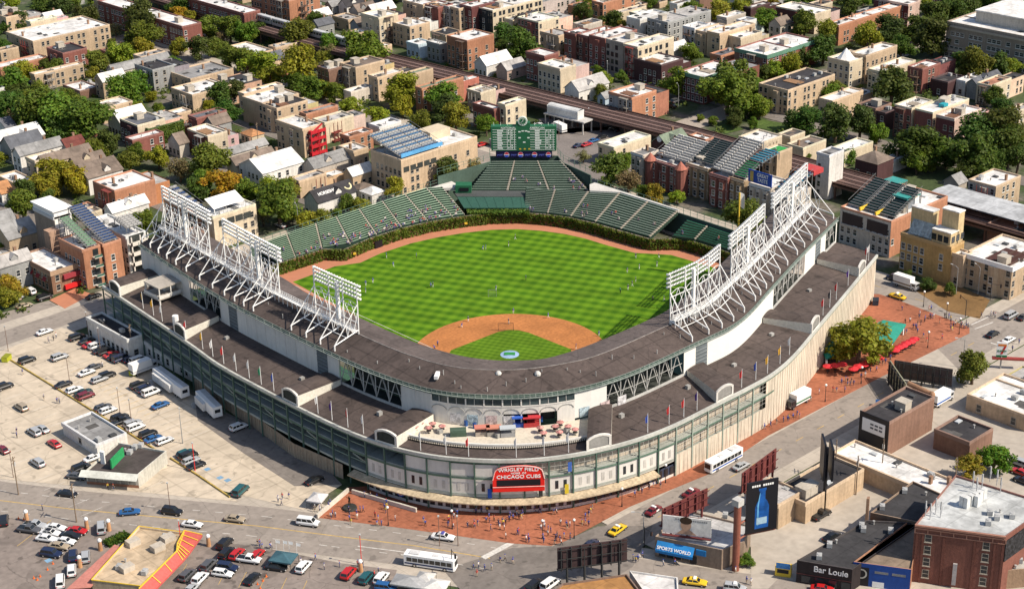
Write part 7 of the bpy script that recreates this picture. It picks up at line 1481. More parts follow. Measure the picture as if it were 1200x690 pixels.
for x, y, r, kd in TREES:
    rr = random.Random(int(x*31 + y*17)); H = r*2.25*rr.uniform(.92, 1.1) if kd != 'b' else r*2.3
    o = thing('tree', 'tree pending its label', 'tree', (x, y, 0), rr.uniform(0, 6.28), 'trees of the streets and back yards'); c = tuple(k*rr.uniform(.85, 1.2) for k in TRC[kd])
    put('trunk', trunk_me, o, sc=(H*.85, H*.85, H*.85)); put('crown', (SPARSE if kd == 'b' else CROWNS)[rr.randrange(2 if kd == 'b' else 8)], o, (0, 0, H*.5), rr.uniform(0, 6.28), c, (r*1.2*rr.uniform(.88, 1.18), r*1.2*rr.uniform(.88, 1.18), H*.43*rr.uniform(.88, 1.08)))
    tl.append((o, r, kd, Vector((x, y))))
LABELS.pop('tree pending its label', None)
def adj(o, r): return ('big ' if r > 6.3 else 'small ' if r < 3.6 else 'slim ') if not 3.6 <= r <= 6.3 else ''
for o, r, kd, p in tl:
    s = lab_near(p, '%s%s tree' % (adj(o, r), TRN[kd]), REFS0); LABELS.setdefault(s, []).append(o.name); o['label'] = s
b = MB(); ru = random.Random(3)
for _ in range(2600):      # low bushes filling the yards
    x, y = ru.uniform(-160, 500), ru.uniform(60, 560)
    if x + y > 690 or not (y > 145 or x > 200) or not clear(x, y, .6) or any(abs(x - sx_) < 5 for sx_ in (52, -30)): continue
    rd_ = ru.uniform(.8, 2.3)
    for _ in range(int(34*rd_)):
        v = Vector((ru.gauss(0, .5), ru.gauss(0, .5), abs(ru.gauss(0, .5))))*rd_; q = Vector((x, y, .2)) + v; u = Vector((ru.gauss(0,1), ru.gauss(0,1), ru.gauss(0,.6))).normalized(); w = u.orthogonal().normalized(); k = ru.uniform(.2, .42); b.quad(q-u*k-w*k*.7, q+u*k-w*k*.7, q+u*k+w*k*.7, q-u*k+w*k*.7)
o = b.build('undergrowth', LEAF, None, (.09, .125, .018)); o['kind'] = 'stuff'

# ------------------------------------------------------------------ vehicles
CARC = dict(k=(.012,.012,.014), w=(.72,.72,.71), s=(.38,.39,.40), g=(.085,.085,.09), r=(.45,.015,.015), m=(.16,.012,.022), b=(.02,.10,.27), n=(.014,.022,.06), t=(.015,.09,.1), e=(.36,.29,.2), d=(.015,.04,.03), y=(.72,.47,.015))
CARD = dict(sedan=(4.9,1.85,1.45), suv=(4.9,1.98,1.82), wagon=(4.8,1.85,1.6), hatch=(4.1,1.75,1.5), van=(5.3,2.0,2.0), pickup=(5.6,2.0,1.85), taxi=(5.3,1.95,1.5), police=(5.4,1.95,1.5))
def car_meshes(kind):
    L, W, H = CARD[kind]; h = W/2
    st = dict(sedan=(.30, .98), taxi=(.30, .98), police=(.3, .98), suv=(.36, 1.12), wagon=(.3, 1.0), hatch=(.3, .98), van=(.34, 1.16), pickup=(.38, 1.12))[kind]; zb, zs = st
    b = MB(); S = [(-L/2, zb+.18, zs-.22, h*.80), (-L/2+.12, zb+.05, zs-.06, h*.93), (-L/2+.7, zb, zs, h), (L/2-1.1, zb, zs-.02, h), (L/2-.45, zb, zs-.12, h*.97), (L/2-.1, zb+.08, zs-.25, h*.88), (L/2, zb+.16, zs-.36, h*.76)]
    rings = []
    for x, z0, z1, w in S:
        ring_ = [(x, -w*.94, z0), (x, -w, z0+.22), (x, -w, z1-.16), (x, -w*.9, z1), (x, w*.9, z1), (x, w, z1-.16), (x, w, z0+.22), (x, w*.94, z0)]; rings.append(ring_)
    for A, B in zip(rings, rings[1:]):
        for i in range(8): j = (i+1) % 8; b.quad(A[i], B[i], B[j], A[j])
    b.quad(*rings[0]); b.quad(*rings[-1][::-1]); b.box(-L/2+.06, L/2-.06, -h*.99, h*.99, zb-.06, zb+.2, 1); b.box(L/2-.03, L/2+.03, -h*.55, h*.55, zs-.5, zs-.3, 1)
    X = dict(sedan=(-1.75,-1.05,.35,1.15), taxi=(-1.85,-1.1,.4,1.2), police=(-1.9,-1.1,.4,1.2), suv=(-2.36,-2.05,.55,1.25), wagon=(-2.3,-1.85,.4,1.15), hatch=(-1.95,-1.5,.35,1.1), van=(-2.58,-2.4,1.0,1.75), pickup=(-.65,-.45,.7,1.35))[kind]
    bw, rw = h*.9, h*.68 if kind not in ('van', 'suv', 'pickup') else h*.76; z0, z1 = zs-.03, H
    B0 = [(X[0],-bw,z0),(X[3],-bw,z0),(X[3],bw,z0),(X[0],bw,z0)]; T0 = [(X[1],-rw,z1),(X[2],-rw,z1),(X[2],rw,z1),(X[1],rw,z1)]
    g = MB(); cen = Vector(((X[0]+X[3])/2, 0, (z0+z1)/2))
    for i in range(4):
        j = (i+1) % 4; P = [Vector(B0[i]), Vector(B0[j]), Vector(T0[j]), Vector(T0[i])]; b.quad(*[tuple(p) for p in P])
        n = (P[1]-P[0]).cross(P[3]-P[0]).normalized(); nseg = (3 if kind in ('suv','van','wagon') else 2) if i in (0, 2) else 1
        if kind == 'pickup' and i in (0, 2): nseg = 1
        for k in range(nseg):
            f = lambda u, v: P[0].lerp(P[1], u).lerp(P[3].lerp(P[2], u), v) + n*.015
            u0 = (k + .06)/nseg if nseg > 1 else .08; u1 = (k + .94)/nseg if nseg > 1 else .92
            g.quad(*[tuple(f(u, v)) for u, v in ((u0,.14),(u1,.14),(u1,.88),(u0,.88))])
    b.quad(*T0)
    if kind == 'pickup': g.quad((-L/2+.25,-h*.78,zs+.012),(-.8,-h*.78,zs+.012),(-.8,h*.78,zs+.012),(-L/2+.25,h*.78,zs+.012))
    wr = .36 if kind in ('suv','van','pickup') else .33
    w = MB().tube((0,-.11,0),(0,.11,0),wr,n=12,mi=0).tube((0,-.125,0),(0,.125,0),wr*.58,n=8,mi=1)
    return b.mesh('body', [PAINT, RUBBER]), g.mesh('windows', CGLASS), w.mesh('wheel', [RUBBER, CHROME]), (L, W, H, zs, wr)
CM = {k: car_meshes(k) for k in CARD}
hl = MB().box(-.06,.06,-.22,.22,-.08,.08).mesh('headlight', LAMPG); tlm = MB().box(-.05,.05,-.18,.18,-.1,.1).mesh('taillight', TAIL)
for x, y, kind, ck_, ang, label in CARS:
    bm_, gm_, wm_, (L, W, H, zs, wr) = CM[kind]
    nm = {'sedan':'sedan_car','suv':'suv','wagon':'wagon_car','hatch':'hatchback_car','van':'van','pickup':'pickup_truck','taxi':'taxi','police':'police_car'}[kind]
    o = thing(nm, label, {'taxi':'taxi','van':'van','pickup':'pickup truck','police':'police car'}.get(kind, 'car'), (x, y, .17), math.radians(ang), 'vehicles on the roads and parking lots'); s = 1.07; o.scale = (s, s, s)
    c = CARC[ck_]; put('body', bm_, o, color=c); put('windows', gm_, o)
    for sx in (-1, 1):
        for sy in (-1, 1): put('wheel', wm_, o, (sx*L*.31, sy*(W/2-.08), wr))
        put('headlight', hl, o, (L/2-.04, sx*W*.32, zs-.42)); put('taillight', tlm, o, (-L/2+.02, sx*W*.36, zs-.3))
    if kind in ('taxi', 'police') or 'taxi' in label: MB().box(-.3,.3,-.55,.55,H,H+.28).build('roof_sign', WHITE if kind != 'police' else mat('bar_blue',(.1,.1,.4),.3), None).parent = o
    if 'maroon and white' in label: q = MB().box(-.2,.9,-W/2-.01,W/2+.01,.5,.9).build('door_panel', WHITE, None); q.parent = o
    if 'black roof' in label: q = MB().box(-1.0,.3,-.6,.6,H,H+.03).build('roof_panel', BLACK, None); q.parent = o
def bus(x, y, ang, label, stripe):
    o = thing('city_bus', label, 'bus', (x, y, .17), math.radians(ang)); L, W, H = 12.4, 2.6, 3.1
    def P(nm, m, mb): q = mb.build(nm, m, None); q.parent = o; return q
    P('body', WHITE, MB().prism([(-L/2,-W/2),(L/2-.3,-W/2),(L/2,-W/2+.3),(L/2,W/2-.3),(L/2-.3,W/2),(-L/2,W/2)], .35, H)); b = MB()
    for s in (-1, 1):
        for k in range(8): xx = -L/2 + .7 + k*1.4; b.box(xx, xx+1.25, s*W/2-.02 if s < 0 else W/2-.01, s*W/2+.01 if s < 0 else W/2+.02, 1.45, 2.5)
    b.box(L/2-.01, L/2+.03, -W/2+.35, W/2-.35, 1.3, 2.7); P('windows', CGLASS, b); b = MB()
    for s in (-1, 1): b.box(-L/2+.2, L/2-.4, s*(W/2+.005)-.01, s*(W/2+.005)+.01, .75, 1.15)
    P('stripe', mat('stripe_'+stripe, {'blue':(.02,.1,.4),'dark':(.02,.04,.12)}[stripe], .4), b)
    for sx in (-3.6, 3.8):
        for sy in (-1.2, 1.2): q = put('wheel', CM['suv'][2], o, (sx, sy, .48)); q.scale = (1.35,)*3
    P('roof_unit', mat('roof_unit', (.62,.61,.6), .6), MB().box(-5, -2.6, -.8, .8, H, H+.25).box(.5, 2.0, -.5, .5, H, H+.12))
    for sy in (-.9, .9): q = put('headlight', hl, o, (L/2+.02, sy, .85))
(bx, by), (cx, cy) = (1.8, -75.0), (13.1, -75.2)
bus(*(6.0, -74.2), 180, 'white city bus waiting at the kerb beside the beige ballpark wall', 'blue')
bus(*(-78.1, -56.9), -60, 'white city bus with dark stripe passing the tailgate tents', 'dark')
def trailer(x, y, ang, L, label, stairs):
    o = thing('broadcast_trailer', label, 'trailer', (x, y, .17), math.radians(ang)); W, H = 2.7, 4.0
    def P(nm, m, mb): q = mb.build(nm, m, None); q.parent = o; return q
    P('body', WHITE, MB().box(-L/2, L/2, -W/2, W/2, .9, H)); P('side_pod', mat('pod_white', (.68,.67,.65), .6), MB().box(-L/2+1.5, L/2-5, -W/2-1.0, -W/2-.003, 1.1, 3.3)); P('roof_panel', mat('trailer_roof', (.5,.5,.5), .5), MB().box(-L/2+.1, L/2-.1, -.2, W/2-.1, H+.003, H+.06))
    P('rear_window', GLASS, MB().box(L/2+.004, L/2+.04, -.8, .8, 2.2, 3.2)); b = MB(); [b.box(-L/2+1.0+k*.35, -L/2+1.35+k*.35, -W/2-1.0-.9*stairs, -W/2-1.0, 0, 1.2-.25*k) for k in range(4)]; P('steps', mat('step_metal', (.4,.4,.4), .5), b)
    for sx in (L/2-3, L/2-4.2, -L/2+3): 
        for sy in (-1.1, 1.1): q = put('wheel', CM['suv'][2], o, (sx, sy, .5)); q.scale = (1.35,)*3
trailer(*(-69.6, 65.2), 264.5, 17, 'long white broadcast trailer beside the ballpark, with rear window', 1)
trailer(*(-69.6, 46.2), 258, 12.5, 'shorter white broadcast trailer with side pod and steps', 1)
def boxtruck(x, y, ang, label, col, cab):
    o = thing('box_truck', label, 'truck', (x, y, .17), math.radians(ang))
    def P(nm, m, mb, c=None): q = mb.build(nm, m, None, c); q.parent = o; return q
    P('box', WHITE, MB().box(-4.2, 2.2, -1.25, 1.25, .9, 3.9)); P('stripe', TRIM, MB().box(-4.2, 2.2, -1.27, 1.27, 1.3, 1.8), col); P('cab', PAINT, MB().prism([(2.3,-1.1),(4.2,-1.0),(4.2,1.0),(2.3,1.1)], .5, 2.6), cab); P('windscreen', CGLASS, MB().box(4.2, 4.24, -.85, .85, 1.6, 2.4).box(2.7, 3.8, -1.13, 1.13, 1.6, 2.3))
    for sx in (-2.8, 3.2):
        for sy in (-1.05, 1.05): q = put('wheel', CM['suv'][2], o, (sx, sy, .45)); q.scale = (1.25,)*3
    for sy in (-.7, .7): put('headlight', hl, o, (4.22, sy, .9))
boxtruck(*(45.7, -67.2), 180, 'white box truck with green stripe parked on the plaza by the beige wall', (.03,.15,.08), (.03,.03,.035))
boxtruck(*(-69.0, 80.7), 0, 'small white box trailer truck beside the white passenger van', (.5,.5,.5), (.5,.5,.5))
boxtruck(*(73.7, -94.6), 0, 'white truck with blue tarpaulin in the service yard', (.03,.12,.4), (.6,.6,.6))
boxtruck(*(133.3, -41.9), -90, 'white flatbed truck loaded with scrap on the cross street', (.25,.18,.12), (.6,.6,.6))
boxtruck(*(170.1, 150.4), 78, 'grey delivery truck under the elevated platform', (.3,.3,.3), (.3,.3,.32))
# ------------------------------------------------------------------ people
SHIRT = mat('shirt', None, .9, var=0, var2=.12, s2=5)
def person_mesh(pose, name):
    J = dict(pel=(0,0,.96,.135), sp=(0,0,1.16,.125), ch=(0,0,1.38,.15), nk=(0,.01,1.53,.058), hd=(0,.02,1.66,.10), tp=(0,.015,1.74,.075))
    for s, k in ((-1,'L'),(1,'R')):
        J.update({'hp'+k:(s*.10,0,.90,.105),'kn'+k:(s*.11,.02,.50,.068),'an'+k:(s*.11,-.01,.10,.045),'to'+k:(s*.13,.16,.045,.04),'sh'+k:(s*.19,0,1.43,.065),'el'+k:(s*.26,-.02,1.15,.046),'wr'+k:(s*.27,.09,.91,.034),'ha'+k:(s*.26,.12,.83,.036)})
    def mv(n, dx=0, dy=0, dz=0): x, y, z, r = J[n]; J[n] = (x+dx, y+dy, z+dz, r)
    if pose == 'walk':
        mv('knL',0,.20,.03); mv('anL',0,.28,0); mv('toL',0,.30,.03); mv('knR',0,-.02,0); mv('anR',0,-.30,.05); mv('toR',0,-.30,.01); mv('elR',0,.1,0); mv('wrR',0,.18,.05); mv('haR',0,.2,.06); mv('elL',0,-.12,0); mv('wrL',0,-.2,.03); mv('haL',0,-.22,.04)
    if pose == 'sit':
        for n in J: mv(n, 0, 0, -.48)
        for k in 'LR': J['kn'+k] = (J['kn'+k][0], .44, .5, .07); J['an'+k] = (J['an'+k][0], .46, .09, .045); J['to'+k] = (J['to'+k][0], .62, .04, .04); mv('el'+k,0,.08,0); mv('wr'+k,-.06 if k=='R' else .06,.22,.06); mv('ha'+k,-.08 if k=='R' else .08,.28,.1)
    if pose == 'crouch':
        for n in ('sp','ch','nk','hd','tp','shL','shR','elL','elR','wrL','wrR','haL','haR','pel','hpL','hpR'): mv(n,0,0,-.22)
        for n, d, z in (('sp',.1,-.02),('ch',.27,-.09),('nk',.37,-.13),('hd',.45,-.15),('tp',.47,-.15),('shL',.28,-.1),('shR',.28,-.1),('elL',.42,-.1),('elR',.42,-.1),('wrL',.52,-.15),('wrR',.52,-.15),('haL',.56,-.2),('haR',.56,-.2)): mv(n,0,d,z)
        for k, s in (('L',-1),('R',1)): mv('kn'+k,s*.12,.2,-.04); mv('an'+k,s*.16,0,0); mv('to'+k,s*.18,0,0)
    if pose == 'reach':
        for k, dz in (('R',.5),('L',.12)): mv('el'+k,0,.16,.2+dz*.2); mv('wr'+k,-.03,.28,.4+dz*.8 if k=='R' else .2); mv('ha'+k,-.03,.32,.46+dz if k=='R' else .25)
    E_ = [('pel','sp',1),('sp','ch',1),('ch','nk',0),('nk','hd',0),('hd','tp',0)]
    for k in 'LR': E_ += [('pel','hp'+k,2),('hp'+k,'kn'+k,2),('kn'+k,'an'+k,2),('an'+k,'to'+k,3),('ch','sh'+k,1),('sh'+k,'el'+k,1),('el'+k,'wr'+k,0),('wr'+k,'ha'+k,0)]
    names = list(J); me = bpy.data.meshes.new('sk'); me.from_pydata([J[n][:3] for n in names], [(names.index(a), names.index(c)) for a, c, _ in E_], [])
    o = bpy.data.objects.new('sk', me); COL.objects.link(o); o.modifiers.new('s', 'SKIN'); sv_ = me.skin_vertices[0].data
    for i, n in enumerate(names): sv_[i].radius = (J[n][3], J[n][3]*(.8 if n in ('ch','sp','pel') else 1)); sv_[i].use_root = n == 'pel'
    if pose is not None: sd = o.modifiers.new('d', 'SUBSURF'); sd.levels = 1
    dg = bpy.context.evaluated_depsgraph_get(); r = bpy.data.meshes.new_from_object(o.evaluated_get(dg)); bpy.data.objects.remove(o); r.name = name
    V = [v.co.copy() for v in r.vertices]; F = [tuple(p.vertices) for p in r.polygons]; mi = []
    for p in r.polygons:
        c = p.center; best = None
        for a, b_, m in E_:
            A, B = Vector(J[a][:3]), Vector(J[b_][:3]); t = max(0, min(1, (c-A).dot(B-A)/(B-A).length_squared)); d = (c - A.lerp(B, t)).length
            if best is None or d < best[0]: best = (d, m)
        mi.append(best[1])
    mb = MB(); mb.v = [tuple(v) for v in V]; mb.f = F; mb.m = mi
    for k, s in (('L',-1),('R',1)):     # four unequal curled fingers and a thumb on each hand
        h = Vector(J['ha'+k][:3]); d = (h - Vector(J['wr'+k][:3])).normalized(); sd_ = Vector((1,0,0)).cross(d).normalized()
        for q, l in enumerate((.075,.085,.08,.06)):
            a = h + d*.02 + sd_*(q-1.5)*.018; m_ = a + d*l*.55; mb.tube(a, m_, .009, .008, n=4); mb.tube(m_, m_ + (d + Vector((-s*.7,0,0)))*l*.4, .008, .006, n=4)
        mb.tube(h + sd_*.03 - d*.02, h + sd_*.065 + d*.03, .01, .007, n=4)
    hd = Vector(J['hd'][:3]); fw = Vector((0, 1, 0))
    mb.tube(hd + fw*.085 + Vector((0,0,.02)), hd + fw*.115 - Vector((0,0,.02)), .011, .016, n=4)
    for s in (-1, 1): mb.box(hd.x+s*.035-.012, hd.x+s*.035+.012, hd.y+.085, hd.y+.1, hd.z+.02, hd.z+.035, 3); mb.ball((hd.x+s*.1, hd.y, hd.z), .022, 5, 3)
    mb.box(hd.x-.025, hd.x+.025, hd.y+.085, hd.y+.098, hd.z-.052, hd.z-.043, 3)
    hb_ = MB(); hb_.ball((hd.x, hd.y-.02, hd.z+.045), .108, 10, 6); bpy.data.meshes.remove(r)
    cap_ = MB(); cap_.ball((hd.x, hd.y-.01, hd.z+.06), .11, 10, 6); cap_.box(hd.x-.07, hd.x+.07, hd.y+.07, hd.y+.19, hd.z+.045, hd.z+.06)
    out = {}
    for tn, tm in (('jeans', JEANS), ('khaki', KHAKI), ('white', BBPANT), ('black', BLKPANT)): out[tn] = mb.mesh('person_body', [SKIN, SHIRT, tm, RUBBER], smooth=True)
    return out, hb_.mesh('hair', HAIR, smooth=True), cap_.mesh('cap', HAIR, smooth=True)
PM = {p: person_mesh(p, p) for p in ('stand', 'walk', 'sit', 'crouch', 'reach')}
SHC = dict(b=(.025,.07,.34), w=(.72,.71,.69), r=(.5,.03,.03), k=(.02,.02,.022), g=(.2,.2,.2), y=(.7,.5,.04), n=(.012,.02,.075), e=(.03,.22,.1))
SHN = dict(b='blue', w='white', r='red', k='black', g='grey', y='yellow', n='navy', e='green')
PPL = []
def person(x, y, z, shirt, pose, trouser, rz, zone, act, cap=None):
    o = thing('person', 'person pending the label', 'person', (x, y, z), rz); s = R.uniform(1.0, 1.1); o.scale = (s, s, s)
    bm_, hm, cm_ = PM[pose]; put('body', bm_[trouser], o, color=SHC[shirt])
    if cap: put('cap', cm_, o, color=SHC[cap])
    else: put('hair', hm, o, color=R.choice(((.02,.012,.008),(.06,.03,.015),(.2,.12,.05),(.01,.01,.01))))
    PPL.append((o, shirt, zone, act, Vector((x, y)), trouser)); return o
for zone, act, lm, pts in ZONES:
    more = [(x + R.uniform(-1.6, 1.6), y + R.uniform(-1.6, 1.6)) for x, y in pts if R.random() < .72] if zone in ('on the brick plaza', 'at the plaza corner', 'near the red umbrellas', 'on the avenue kerb', 'by the lower street') else []
    for x, y in pts + more:
        sh = R.choice('bbbbbwwwknrgyn'); person(x, y, .175, sh, R.choice(('stand','walk','walk','walk','reach' if R.random() < .2 else 'stand')), R.choice(('jeans','jeans','khaki','black')), R.uniform(0, 6.28), zone, act, R.choice(('b', 'b', None, None, 'r')))
for x, y, pose in PLAYERS:
    person(x, y, .06, R.choice('bbben' if x < 70 else 'nnkgn'), pose, 'white' if R.random() < .8 else 'black', R.uniform(0, 6.28), 'on the grass' if not (x < 44 and y < 44 and x+y < 66) else 'on the infield', 'player', 'b')
sm_ = [SKIN, JEANS, RUBBER] + [mat('spectator_top_%s' % k, SHC[k], .9, var=0, var2=0) for k in 'bwrgn']; sb_ = MB(); fl_ = [(x, y, z) for x, y, z, _ in FANS]
for x, y, z in fl_ + [(x + R.uniform(-.7, .7), y + R.uniform(-.5, .5), z) for x, y, z in fl_]:
    src = PM[R.choice(('sit', 'sit', 'stand'))][0]['jeans']; a = math.atan2(-(20-x), 20-y); c_, s_ = math.cos(a), math.sin(a); k0 = len(sb_.v); top_ = R.choice((3, 3, 3, 4, 4, 5, 6, 7)); sb_.v += [(x + v.co.x*c_ - v.co.y*s_, y + v.co.x*s_ + v.co.y*c_, z + v.co.z) for v in src.vertices]
    for pl_ in src.polygons: sb_.f.append(tuple(k0 + i for i in pl_.vertices)); sb_.m.append((0, top_, 1, 2)[pl_.material_index])
o = sb_.build('spectators', sm_, None, smooth=True); o['kind'] = 'stuff'
zoneL = {z[0]: (Vector(z[2][1]), z[2][0]) for z in ZONES}
TROU = dict(jeans='jeans', khaki='khaki trousers', white='white trousers', black='black trousers')
grp = {}
for q in PPL: grp.setdefault((q[1], q[2], q[3], q[5]), []).append(q)
for (sh, zone, act, tr), L_ in grp.items():
    if act == 'fan':
        sec = zone.split('section ')[-1] if 'section' in zone else zone.replace('upper centre field bleacher block', 'upper block'); side = 'left field' if zone.startswith('left') else 'right field' if zone.startswith('right') else 'seats'
        for k, q in enumerate(sorted(L_, key=lambda q: -q[4].dot(RGT))):
            s = 'fan in %s top and %s in %s %s' % (SHN[sh], tr, side, sec.replace(',', ''))
            w = s.split()
            s = ' '.join(w[:15]) if len(w) > 15 else s
            q[0]['label'] = s; q[0]['group'] = s
            LABELS.setdefault(s, []).append('g')
    else:
        lmp, lmn = (Vector((13, 13)), 'pitching mound') if act == 'player' else zoneL[zone]
        L_.sort(key=lambda q: (q[4]-lmp).length)
        for k, q in enumerate(L_):
            nth = '' if len(L_) == 1 else ', %s nearest the %s' % ('' if k == 0 else ordw(k), lmn)
            s = ('%s in %s and %s %s%s' % ('ballplayer' if act == 'player' else 'person', SHN[sh], TROU[tr].replace(' trousers', '') if act == 'player' or len(zone.split()) > 4 else TROU[tr], zone, nth)).replace(',  ', ', ')
            q[0]['label'] = s; q[0]['group'] = 'people ' + zone if act != 'player' else 'players warming up on the field'; LABELS.setdefault(s, []).append(q[0].name)
            if len(s.split()) > 16: print('LONG', s)
LABELS.pop('person pending the label', None)
used_l = {}
# ------------------------------------------------------------------ elevated railway
TRK = [(176, 470), (176.5, 330), (178, 270), (183.5, 195), (186.5, 150), (190, 100), (190, 60), (190, -260)]
el = thing('elevated_railway', 'rust brown elevated railway crossing behind the rooftops', 'railway', (186, 150, 0))
dk = MB(); gd = MB(); gd2 = MB()
NT = []
for a, c in zip(TRK, TRK[1:]):
    n = max(1, int((Vector(c)-Vector(a)).length/12)); NT += [lerp(a, c, k/n) for k in range(n)]
NT.append(TRK[-1]); HWT = 7.5
def tside(i, w):
    a = Vector(NT[max(0,i-1)]); c = Vector(NT[min(len(NT)-1,i+1)]); d = (c-a).normalized(); return Vector(NT[i]) + Vector((-d.y, d.x))*w
for i in range(len(NT)-1):
    dk.prism([tside(i,HWT), tside(i,-HWT), tside(i+1,-HWT), tside(i+1,HWT)], 5.6, 6.0)
    for w in (HWT, -HWT): a, c = tside(i,w), tside(i+1,w); (gd if w > 0 else gd2).prism([a, c, tside(i+1, w*.96), tside(i, w*.96)], 4.7, 6.5)
dk.build('deck', mat('track_ties', (.065,.033,.028), .95, var=.3, s1=.3, s2=3, var2=.3), el); [k_.build('girder', mat('girder_brown', (.14,.08,.06), .8, var=.2), el) for k_ in (gd, gd2)]
for w in (-6.2,-4.8,-2.6,-1.2,1.2,2.6,4.8,6.2):
    b = MB()
    for i in range(len(NT)-1): b.tube((*tside(i,w), 6.12), (*tside(i+1,w), 6.12), .11, n=4)
    b.build('rail', mat('rail_steel', (.25,.17,.14), .5), el)
b = MB()
for w in (-3.7, 0, 3.7):
    for i in range(len(NT)-1): b.prism([tside(i,w-.5), tside(i,w+.5), tside(i+1,w+.5), tside(i+1,w-.5)], 6.0, 6.16)
b.build('track_walkway', mat('walk_pink', (.22,.14,.12), .9, var=.25), el)
for i in range(0, len(NT)-1, 1):
    for w in (-6.6, 6.6):
        p = tside(i,w); MB().box(p.x-.3,p.x+.3,p.y-.3,p.y+.3,0,4.7).build('column', mat('girder_brown', (.14,.08,.06), .8), el)
tr_ = thing('train', 'silver elevated train stopped above the street', 'train', (178, 300, 6.2))
for k in range(5):
    a, c = Vector((179.5, 372-k*15.2)), Vector((179.6, 372-(k+1)*15.2+.6)); d = (c-a).normalized(); n = Vector((-d.y, d.x))
    cb = MB().obox(a-n*1.45, d, n, 14.4, 2.9, 7.0, 10.0).build('car_body', mat('train_steel', (.42,.42,.42), .4, .3, var=.1), tr_)
    b = MB(); [b.obox(a-n*1.5 + d*(1+j*2.1), d, n, 1.5, .04, 8.4, 9.4) for j in range(6)]; [b.obox(a+n*1.46 + d*(1+j*2.1), d, n, 1.5, .04, 8.4, 9.4) for j in range(6)]; b.build('window_row', GLASS, cb)
    MB().obox(a-n*1.2, d, n, 14.2, 2.4, 10.0, 10.25).build('car_roof', mat('train_roof', (.5,.5,.5), .5), cb); MB().obox(a-n*1.2+d*.8, d, n, 12.8, 2.4, 6.3, 7.0).build('bogie', DARKST, cb)
sx, sy = (175.6, 150.9)
st_ = thing('station_canopy', 'white covered platform on posts beside the elevated tracks', 'platform', (sx, sy, 0)); d = Vector((.1, -1)).normalized(); n = Vector((1, .1)).normalized(); o_ = Vector((sx, sy)) - d*10 - n*3.2
MB().obox(o_, d, n, 21, 6.4, 5.0, 5.5).build('platform', mat('platform_white', (.5,.48,.45), .8), st_)
b = MB(); A = o_ + d*1 + n*1.0
for k in range(6):
    a0, a1 = PI*k/6, PI*(k+1)/6; f = lambda a, s: (*(A + n*(2.1-2.1*math.cos(a)) + d*s), 8.2 + 1.3*math.sin(a)); b.quad(f(a0,0), f(a0,16), f(a1,16), f(a1,0))
b.obox(A, d, n, 16, .15, 5.5, 8.2); b.obox(A + n*4.05, d, n, 16, .15, 5.5, 8.2); b.obox(A, d, n, .15, 4.2, 5.5, 9.0); b.obox(A + d*15.85, d, n, .15, 4.2, 5.5, 9.0); b.build('shelter', mat('shelter_white', (.62,.62,.6), .5), st_)
b = MB(); [b.obox(o_ + d*s + n*w, d, n, .4, .4, 0, 5) for s in (.5, 10, 20) for w in (.2, 5.8)]; b.build('post', mat('post_white', (.5,.48,.45), .6), st_)
o = thing('station_roof', 'long pale grey station roof over the tracks behind the ochre block', 'station', (194, -50, 6)); b = MB()
for y0_, y1_ in ((-12, -60), (-60, -110)):
    P_ = [(186.5, y0_, 9.3), (194, y0_, 9.9), (201.5, y0_, 9.3)]; Q_ = [(x_, y1_, z_) for x_, _, z_ in P_]
    for i in (0, 1): b.quad(P_[i], Q_[i], Q_[i+1], P_[i+1]); b.quad(*[(x_, y_, z_ - .3) for x_, y_, z_ in (P_[i+1], Q_[i+1], Q_[i], P_[i])])
b.build('roof', ROOF, o, (.47, .48, .49)); b = MB(); [b.box(x_-.2, x_+.2, -14-k*12-.2, -14-k*12+.2, 6, 9.3) for x_ in (188, 200) for k in range(8)]; b.build('post', DARKST, o)
# ------------------------------------------------------------------ poles, lamps, signals
def lamp(x, y, lab):
    o = thing('plaza_lamp', lab, 'lamp post', (x, y, .17), 0, 'globe lamps on the brick plaza'); put('post', LP[0], o); put('globe', LP[1], o)
LP = (MB().tube((0,0,0),(0,0,.8),.2,.13,n=8).tube((0,0,.8),(0,0,4.6),.085,.07,n=8).tube((0,0,4.6),(0,0,4.75),.2,n=8).mesh('post', DARKST), MB().ball((0,0,5.05),.36,10,6).mesh('globe', LAMPG, smooth=True))
for px, lab in zip([(-73.4, -35.7), (-63.6, -48.0), (-51.5, -66.8), (-46.0, -71.9), (-27.4, -70.0), (-11.2, -69.8), (22.5, -66.9), (52.4, -71.4), (68.2, -71.9), (100.7, -71.9), (115.0, -73.2), (121.8, -64.3), (124.5, -54.3)], ('near the kerb left of the white police sedan', 'right behind the white police sedan', 'at the corner tip of the plaza by the crowd', 'among the crowd facing the yellow taxi', 'by the beige corrugated wall start', 'beside three people at the ticket wall', 'on the narrow kerb behind the bus', 'near the white box truck', 'in front of the first red umbrellas', 'at the end of the red umbrella row', 'at the outer corner among waiting people', 'by the side street kerb', 'farthest along the side street kerb')):
    lamp(*px, 'black globe lamp ' + lab)
cob = MB().tube((0,0,0),(0,0,8.8),.14,.09,n=8).tube((0,0,8.7),(1.0,0,9.3),.07,n=6).tube((1.0,0,9.3),(2.4,0,9.4),.06,n=6).mesh('mast', mat('mast_grey', (.3,.3,.29), .5)); cobh = MB().box(2.1,2.9,-.16,.16,9.3,9.48).mesh('lamp_head', mat('head_grey', (.5,.5,.48), .4))
